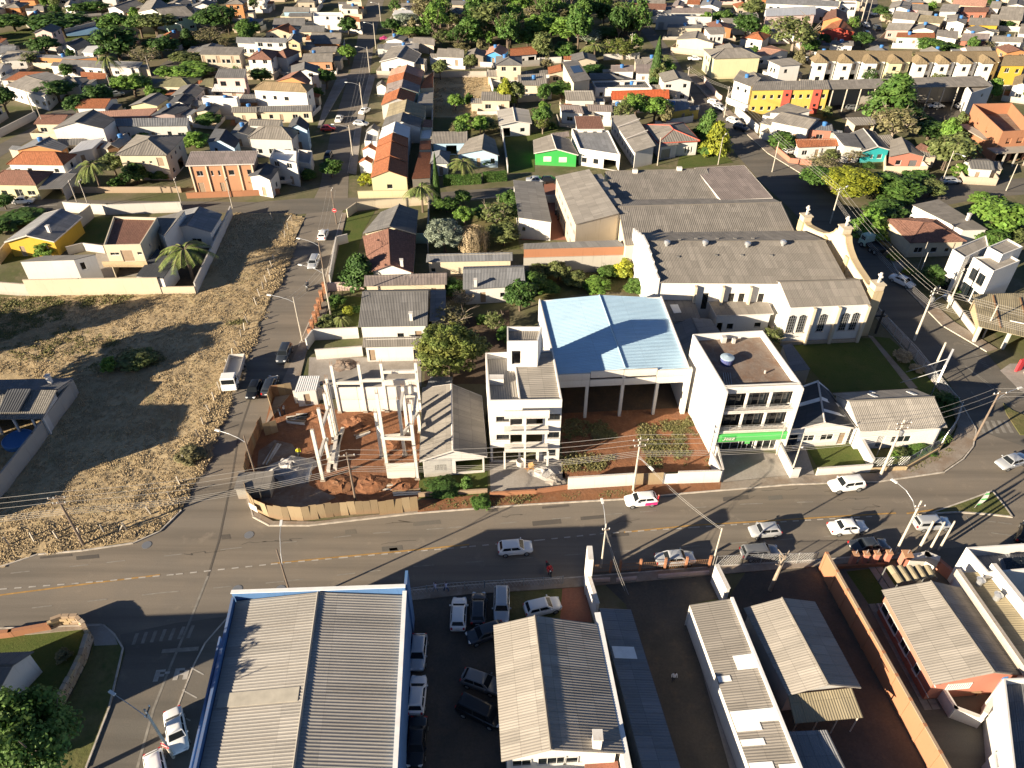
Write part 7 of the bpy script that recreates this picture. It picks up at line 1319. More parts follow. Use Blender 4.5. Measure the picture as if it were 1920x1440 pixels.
sgn=root('shop_sign','white shop sign with black letters at the right edge','sign',G('F',(1915,640)));c=G('F',(1912,612),2.6);m=M();ax=Vector((.9,-.42,0)).normalized();m.box(c,ax*1.6,Vector((ax.y,-ax.x,0))*.06,(0,0,.7));m.build('panel',['white'],sgn);m=M()
for k in range(5):m.box(c-ax*1.2+ax*.6*k+Vector((ax.y,-ax.x,0))*.08,ax*.2,Vector((ax.y,-ax.x,0))*.01,(0,0,.35))
m.build('lettering',['black'],sgn)
bwall('M4','white kerbside wall below the modern white house',[(1320,790),(1380,860),(1560,1100)],1.2,'pale')
# ---------------- south side of the main road ----------------
def ext(z,p_far,p_near,h,more): # carry an eave line on past the picture edge
 A,B=G(z,p_far,h),G(z,p_near,h);return B+(B-A).normalized()*more
def bigroof(name,label,cat,far,near,h,rise,rm,wc,more=0.0,apex=.5,ov=.0,pitch=None,z='F',walls=True,side=None):
 """gable building given by its far and near roof corners: far=(left,right), near=(left,right)"""
 Q3,Q2=G(z,far[0],h),G(z,far[1],h);Q0,Q1=ext(z,far[0],near[0],h,more),ext(z,far[1],near[1],h,more);Q=[Q0,Q1,Q2,Q3];c=sum(Q,Vector())/4;rt=root(name,label,cat,(c.x,c.y,0))
 up=Vector((0,0,rise));R0,R1=lerp(Q0,Q1,apex)+up,lerp(Q3,Q2,apex)+up;r=M();pi,am,tr=ribs(rm,50);pi=pitch or pi;slope(r,Q3,Q0,R0,R1,pi,am,trap=tr);slope(r,Q1,Q2,R1,R0,pi,am,trap=tr);ro=r.build('roof',[rm],rt)
 m=M();m.tube(R0+Vector((0,0,.03)),R1+Vector((0,0,.03)),.13,.13,6);m.build('ridge_cap',[rm],ro)
 a=(Q1-Q0).normalized();b=(Q3-Q0).normalized();w=M();W4=[Q0+a*ov+b*ov,Q1-a*ov+b*ov,Q2-a*ov-b*ov,Q3+a*ov-b*ov]
 if walls:
  for i in range(4):w.wall(W4[i],W4[(i+1)%4],0,h-.03)
  for i in(0,2):p,q=W4[i],W4[(i+1)%4];A=lerp(p,q,apex if i==0 else 1-apex);w.poly([(p.x,p.y,h-.03),(q.x,q.y,h-.03),(A.x,A.y,h+rise-.05)],0,[(0,h),(9,h),(4,h+rise)])
  w.build('wall',[wc],rt)
 def sf(s,t):p=lerp(lerp(Q0,Q1,s),lerp(Q3,Q2,s),t);p.z=h+rise*(s/apex if s<apex else(1-s)/(1-apex));return p
 return rt,Q,sf,ro
rt,Q,sf,ro=bigroof('warehouse','big warehouse with ribbed pale metal roof and blue walls at the street corner','building',((443,1127),(756,1116)),((375,1440),(738,1440)),7.0,.95,'zinc','bluewall',16,pitch=.29)
skylights(ro,sf,[(.02,.47,.66,.70),(.52,.80,.40,.44)],'sheety','stained_sheet')
a_=(Q[2]-Q[3]).normalized();b_=Vector((-a_.y,a_.x,0))
for p,q,w in((Q[3],Q[2],.12),): # front parapet behind the roof edge with rusty flashing
 m=M();m.box((p+q)/2+b_*.25+Vector((0,0,-3.0)),(q-p)/2+a_*.25,b_*.12,(0,0,4.1));m.build('parapet',['bluewall'],rt)
 m=M();m.box((p+q)/2+b_*.25+Vector((0,0,1.13)),(q-p)/2+a_*.3,b_*.2,(0,0,.04));m.build('parapet_cap',['sheetw'],rt)
m=M();p,q=Q[1],Q[2];m.box((p+q)/2+a_*.2+Vector((0,0,-3.1)),(q-p)/2,a_*.12,(0,0,3.75));m.build('side_parapet',['bluewall'],rt);m=M();m.box((p+q)/2+a_*.2+Vector((0,0,.68)),(q-p)/2,a_*.2,(0,0,.03));m.build('side_parapet_cap',['sheetw'],rt)
m=M();p,q=Q[0],Q[3];m.box((p+q)/2-a_*.2+Vector((0,0,-3.1)),(q-p)/2,a_*.12,(0,0,3.75));m.build('side_parapet',['bluewall'],rt)
r=M();u=lambda t,d,z:lerp(Q[0],Q[3],t)-a_*d+Vector((0,0,z));slope(r,u(.93,1.6,-2.9),u(0,1.6,-2.9),u(0,.32,-2.6),u(.93,.32,-2.6),.3,.03,trap=True);r.build('side_canopy',['sky'],rt)
m=M();m.box(lerp(u(0,1.7,-2.7),u(.93,1.7,-2.7),.5),(u(.93,0,0)-u(0,0,0))/2,a_*.08,(0,0,.3));m.build('canopy_fascia',['bluewall'],rt)
m=M();p=Q[2]+b_*1.2+a_*.3;m.box((p.x,p.y,4.1),a_*.14,b_*.8,(0,0,4.1));m.build('sign_fin',['bluewall'],rt)
# two-storey house with brown-grey ribbed roof
rt,Q,sf,ro=bigroof('house','two-storey house with wide ribbed grey-brown gable roof beside the car park','house',((925,1172),(1119,1170)),((940,1428),(1170,1413)),5.6,1.5,'fcl','white',0,apex=.40,ov=.5,pitch=.25)
a_=(Q[1]-Q[0]).normalized();b_=Vector((-a_.y,a_.x,0));LA=(Q[1]-Q[0]).length
for s,w,hh in((.17,1.6,1.1),(.42,2.4,1.2),(.58,1.2,1.0)):
 c=Q[0]+a_*LA*s+b_*.46;f,g=opening_mesh('w',w,hh,False);o=link('window',f,rt,Vector((c.x,c.y,3.6))-rt.location,rz=math.atan2(a_.y,a_.x)+math.pi);link('pane',g,o)
m=M();p=sf(.78,.05);m.box(p+Vector((0,0,.6)),(.35,0,0),(0,.4,0),(0,0,1.0));m.box(p+Vector((0,0,1.65)),(.42,0,0),(0,.47,0),(0,0,.06));m.build('chimney',['white'],ro)
m=M();c=Q[0]+a_*LA*.84-b_*1.0;m.box((c.x,c.y,2.9),a_*LA*.14,b_*1.6,(0,0,.12));m.build('terrace',['brickfloor'],rt)
# tall white dividing wall with a totem at the street end
A,B,C=G('F',(1120,1150),5.4),ext('F',(1120,1150),(1178,1440),5.4,14),None;rt=root('dividing_wall','tall white dividing wall between grey-brown roof and blue-grey shed','wall',((A+B)/2).xy.to_3d());d=(B-A)/2;n=Vector((-d.y,d.x,0)).normalized();m=M();m.box(Vector(((A+B)/2).xy.to_3d())+Vector((0,0,2.75)),d,n*.16,(0,0,2.75));m.build('wall_body',['white'],rt);m=M();m.box(Vector(((A+B)/2).xy.to_3d())+Vector((0,0,5.53)),d,n*.28,(0,0,.04));m.build('coping',['sheetw'],rt)
tot=root('sign_totem','tall narrow white sign slab edge-on at the pavement','sign',G('F',(1102,1100)));c=G('F',(1100,1102));h_=6.0;m=M();m.box(c+Vector((0,0,h_/2)),(.28,0,0),(0,.9,0),(0,0,h_/2));m.build('slab',['white'],tot);m=M();m.box(c+Vector((.285,0,4.2)),(.006,0,0),(0,.8,0),(0,0,1.5));m.build('sign_face',['sheetw'],tot)
bwall('B3','white wall stub linking the sign slab to the tall dividing wall',[(425,470),(468,610)],3.2,'white',t=.3)
def shedroof(name,label,far,near,h,rise,rm,wc,more,high='l',cat='shed',z='F',pitch=.25):
 Q3,Q2=G(z,far[0],h+(rise if high=='l' else 0)),G(z,far[1],h+(rise if high=='r' else 0));Q0,Q1=ext(z,far[0],near[0],Q3.z,more),ext(z,far[1],near[1],Q2.z,more);Q=[Q0,Q1,Q2,Q3];c=sum(Q,Vector())/4;rt=root(name,label,cat,(c.x,c.y,0));r=M()
 if high=='l':slope(r,Q1,Q2,Q3,Q0,pitch,.035)
 else:slope(r,Q3,Q0,Q1,Q2,pitch,.035)
 ro=r.build('roof',[rm],rt);w=M();a=(Q1-Q0).normalized()*.2
 for p,q,s in((Q0,Q1,0),(Q1,Q2,-1),(Q2,Q3,0),(Q3,Q0,1)):w.wall((p+a*s).xy.to_3d(),(q+a*s).xy.to_3d(),0,min(p.z,q.z)-.12)
 w.build('wall',[wc],rt);return rt,Q,(lambda s,t:lerp(lerp(Q0,Q1,s),lerp(Q3,Q2,s),t)),ro
rt,Q,sf,ro=shedroof('shed','long blue-grey lean-to roof right of the tall white wall',((1124,1140),(1183,1143)),((1205,1440),(1276,1440)),3.6,.5,'fcb','pale',12,'l')
skylights(ro,sf,[(.05,.72,.80,.845)])
rt,Q,sf,ro=shedroof('shed','long pale roof with many white translucent sheets',((1293,1134),(1372,1122)),((1405,1440),(1500,1440)),3.6,.5,'fc','white',12,'r')
skylights(ro,sf,[(.52,.97,.735,.785),(.02,.30,.70,.72),(.02,.98,.56,.60),(.02,.55,.535,.56),(.02,.5,.49,.51),(.02,.5,.41,.44),(.6,.98,.40,.43),(.02,.35,.36,.38),(.2,.9,.2,.24)])
m=M();d=(Q[1]-Q[2])/2;m.box((Q[1]+Q[2])/2+Vector((0,0,.12)),d,(.14,0,0),(0,0,.12));m.build('gutter',['sheetw'],ro)
bwall('B3','thick white wall at the street end of the pale-sheeted roof',[(1128,400),(1185,520)],3.0,'white',t=.35);sheet('pavement_strip','B3',[(985,600),(1020,600),(1300,1500),(1240,1500)],'concrete',5)
rt,Q,sf,ro=bigroof('house','grey house with brown-grey gable roof in the narrow dark yard','house',((1394,1140),(1528,1128)),((1478,1304),(1615,1290)),3.6,1.2,'fcl','grey',0,apex=.5,ov=.4)
r=M();q=[G('B4',(152,1190),2.9),G('B4',(536,1156),2.9),G('B4',(472,990),3.5),G('B4',(112,1028),3.5)];slope(r,*q,.25,.03);r.build('porch_roof',['fcy'],rt)
for s in(.05,.35,.65,.95):p=lerp(q[0],q[1],s);m=M();m.tube((p.x,p.y+.2,0),(p.x,p.y+.2,2.85),.07,.07,6);m.build('porch_post',['polec'],rt)
H('B4','dark blue-grey shed roof at the bottom beside the pale-sheeted roof',[(175,1500),(460,1490),(332,1226),(98,1236)],3,'sb','fcb','beige',.3,ops=(),name='shed',cat='shed')
# long brick dividing wall
A,B=G('B4',(292,330)),G('B4',(900,1440));B=B+(B-A).normalized()*12
rt=root('brick_wall','long bare brick wall climbing between the two southern yards','wall',(A+B)/2);d=(B-A);n=Vector((-d.y,d.x,0)).normalized();k=14
for i in range(k):m=M();c=A+d*(i+.5)/k;m.box(c+Vector((0,0,1.5)),d/k/2*.985,n*.1,(0,0,1.5));m.build('wall_panel',['brick'],rt)
for i in range(k+1):m=M();c=A+d*i/k;m.box(c+Vector((0,0,1.55)),d.normalized()*.16,n*.16,(0,0,1.57));m.build('pier',['brick'],rt)
m=M();m.box((A+B)/2+Vector((0,0,3.06)),d/2,n*.14,(0,0,.05));m.build('coping',['stone'],rt)
# salmon-walled house
rt,Q,sf,ro=bigroof('house','salmon-walled house with grey gable roof and white trim by the stepping stones','house',((1653,1106),(1803,1102)),((1751,1284),(1935,1268)),3.5,1.3,'fcl','salmon',0,apex=.56,ov=.4)
a_=(Q[1]-Q[0]).normalized();b_=(Q[3]-Q[0]).normalized()
for t,w in((.25,.8),(.48,1.4),(.72,1.8),(.88,1.2)):
 c=lerp(Q[0],Q[3],t)+a_*.38;f,g=opening_mesh('w',w,1.1,False);o=link('window',f,rt,Vector((c.x,c.y,1.1))-rt.location,rz=math.atan2(b_.y,b_.x));link('pane',g,o)
m=M();m.box((Q[0]+Q[3])/2+a_*.36+Vector((0,0,-.5)),(Q[3]-Q[0])/2,a_*.03,(0,0,.07));m.box((Q[0]+Q[3])/2+a_*.36+Vector((0,0,-2.4)),(Q[3]-Q[0])/2,a_*.03,(0,0,.05));m.build('white_trim',['white'],rt)
c=lerp(Q[0],Q[1],.33)+b_*.36;f,g=opening_mesh('b',2.4,1.0,False);o=link('window',f,rt,Vector((c.x,c.y,1.6))-rt.location,rz=math.atan2(a_.y,a_.x)+math.pi);link('pane',g,o)
tank_=root('water_barrel','blue tarpaulin-covered barrel at the end of the salmon house','barrel',G('B4',(1245,1000)));p=G('B4',(1245,985));m=M();m.lathe([(.7,0),(.75,2.9),(.6,3.3),(.1,3.5)],10,0,(p.x,p.y));m.build('cover',['waterblue'],tank_)
bwall('B4','curved low white wall behind the salmon house',[(930,1000),(1020,1150),(1165,1205),(1300,960)],[1.6,1.6,2.6],'white',t=.3)
tb=root('garden_table','yellow-brown wooden bench behind the salmon house','bench',G('B4',(1110,1020)));p=G('B4',(1110,1020));m=M();m.box(p+Vector((0,0,.72)),(1.1,0,0),(0,.35,0),(0,0,.05));m.build('top',['ply3'],tb)
for s in(-.9,.9):m=M();m.box(p+Vector((s,0,.35)),(.06,0,0),(0,.3,0),(0,0,.33));m.build('leg',['wood'],tb)
# vaulted carport with grey shells
cp=root('carport','carport with four scalloped brown roof shells in the south-east garden','carport',G('B4',(820,390)));A,B=G('B4',(730,405),2.7),G('B4',(950,370),2.7);C,D=G('B4',(915,305),2.7),G('B4',(665,310),2.7)
for i in range(5):
 p0,p1,q0,q1=lerp(A,B,i/5),lerp(A,B,(i+1)/5),lerp(D,C,i/5),lerp(D,C,(i+1)/5);m=M()
 for k in range(5):
  f0,f1=k/5,(k+1)/5;z0,z1=math.sin(math.pi*f0)*.35,math.sin(math.pi*f1)*.35;m.poly([lerp(p0,p1,f0)+Vector((0,0,z0)),lerp(p0,p1,f1)+Vector((0,0,z1)),lerp(q0,q1,f1)+Vector((0,0,z1)),lerp(q0,q1,f0)+Vector((0,0,z0))])
 m.build('roof_shell',['fcy'],cp)
for p in(A,B,C,D):m=M();m.tube((p.x,p.y,0),p,.07,.07,6);m.build('post',['metalgrey'],cp)
# salmon gate pillars
for i,(x,y) in enumerate(((465,300),(525,298),(585,295),(652,292),(752,300))):
 p=G('B4',(x,y));rt=root('gate_pillar',('leftmost salmon gate pillar of the row at the road','second salmon gate pillar from the left','middle salmon gate pillar of the five','fourth salmon gate pillar from the left','largest salmon gate pillar next to the white wall')[i],'pillar',p,'salmon gate pillars');w=.27 if i<4 else .42;m=M();m.box(p+Vector((0,0,1.0)),(w,0,0),(0,w,0),(0,0,1.0));m.build('shaft',['salmon'],rt);m=M();m.box(p+Vector((0,0,2.05)),(w*1.2,0,0),(0,w*1.2,0),(0,0,.06));m.build('cap',['peach'],rt);m=M();m.tube(p+Vector((0,0,2.1)),p+Vector((0,0,2.7)),.04,.04,5);m.build('rod',['steel'],rt)
bwall('B4','thick curved white wall stub beside the gate pillars',[(780,305),(870,290),(920,310)],1.6,'white',t=.6);bwall('B4','narrow salmon garden wall beside the forecourt',[(920,300),(1060,420)],1.5,'salmon',t=.3);bwall('B4','low salmon wall with railing along the road',[(340,320),(640,305)],.5,'brick')
# buildings at the right edge
rt,Q,sf,ro=shedroof('shop_building','narrow shop building with ribbed beige metal roof and white parapet',((1793,1074),(1848,1072)),((1920,1258),(1995,1258)),4.4,.2,'fcy','white',4,'r','building')
for s,t in((.45,.9),(.65,.78)):m=M();p=sf(s,t);m.lathe([(.3,p.z),(.3,p.z+.7),(.45,p.z+.8),(.1,p.z+1.0)],10,0,(p.x,p.y));m.build('roof_ventilator',['steel'],ro)
m=M();m.box((Q[0]+Q[3])/2+Vector((0,0,.2)),(Q[3]-Q[0])/2,(.2,0,0),(0,0,.45));m.build('parapet',['conc'],rt);m=M();m.box((Q[1]+Q[2])/2+Vector((.3,0,-1.0)),(Q[2]-Q[1])/2,(.25,0,0),(0,0,2.4));m.build('parapet',['white'],rt)
rt,Q,sf,ro,W4=H('F','white commercial building with dark tiled inner roof at the right edge',[(1852,1074),(1990,1062),(1990,1014),(1812,1026)],5.6,'flat','fcb','white',par=1.4,ops=(),cat='building',name='commercial_building')
m=M();r=M();q=[sf(.3,.02)+Vector((0,0,.3)),sf(1,.02)+Vector((0,0,.3)),sf(1,.6)+Vector((0,0,.9)),sf(.3,.6)+Vector((0,0,.9))];slope(r,*q,.25,.03);r.build('inner_roof',['fcb'],ro)
for i in range(6):
 for j in range(4):m=M();s,t=.34+.1*i,.06+.13*j;z_=lambda t:.42+t;qq=[sf(s,t)+Vector((0,0,z_(t))),sf(s+.09,t)+Vector((0,0,z_(t))),sf(s+.09,t+.115)+Vector((0,0,z_(t+.115))),sf(s,t+.115)+Vector((0,0,z_(t+.115)))];m.poly(qq);m.build('solar_panel',['glass'],ro)
H('F','tall blank white building filling the lower right corner',[(1905,1475),(2120,1420),(2080,1265),(1882,1272)],5.2,'flat','fcb','white',par=.8,ops=(),cat='building',name='commercial_building')
H('F','white lean-to at the foot of the blank white building',[(1868,1445),(1905,1425),(1893,1400),(1862,1412)],2.6,'flat','sheetw','white',par=.1,ops=(),name='lean_to',cat='shed')
# stone garden wall, house in the lower left
def stonewall(label,pts,h,t=.4):
 pp=[G('B1',p) for p in pts];rt=root('stone_wall',label,'wall',sum(pp,Vector())/len(pp));r=random.Random(5)
 for i in range(len(pp)-1):
  A,B=pp[i],pp[i+1];L=(B-A).length;d=(B-A)/L;n=Vector((-d.y,d.x,0));k=max(1,int(L/.62));rows=max(1,round(h/.42))
  for j in range(k):
   for q in range(rows):m=M();g=r.uniform(.42,.5);m.box(A+d*L*(j+.5+(.25 if q%2 else-.1))/k+Vector((0,0,h*(q+.5)/rows))+n*r.uniform(-.03,.03),d*L/k*g,n*t*r.uniform(.44,.54),(0,0,h/rows*r.uniform(.44,.5)));m.build('stone',[r.choice(('stone','ochre','beige','stone'))],rt)
 return rt
stonewall('rounded stone garden wall at the lower left street corner',[(385,395),(480,360),(600,355),(655,410),(690,480),(640,640),(560,800),(480,950),(360,1230),(270,1440)],1.5);bwall('B1','red-brown railing wall along the road at the lower left',[(-60,470),(100,450),(380,400)],.9,'brick',t=.3)
H('B1','white house with dark ribbed roof at the lower left edge',[(-330,830),(-10,860),(255,565),(-330,590)],3.2,'gx','fcd','white',.9,ov=.3,ops=())
# neighbours just outside the picture whose shadows fall into it
H('F','tall white neighbour building just outside the left edge by the field',[(-430,903),(-187,887),(-121,806),(-332,806)],8.2,'flat','fc','white')
H('F','two-storey neighbour house outside the lower left corner',[(-420,1420),(-160,1400),(-140,1290),(-380,1300)],7,'gx','fc','white',1.5)
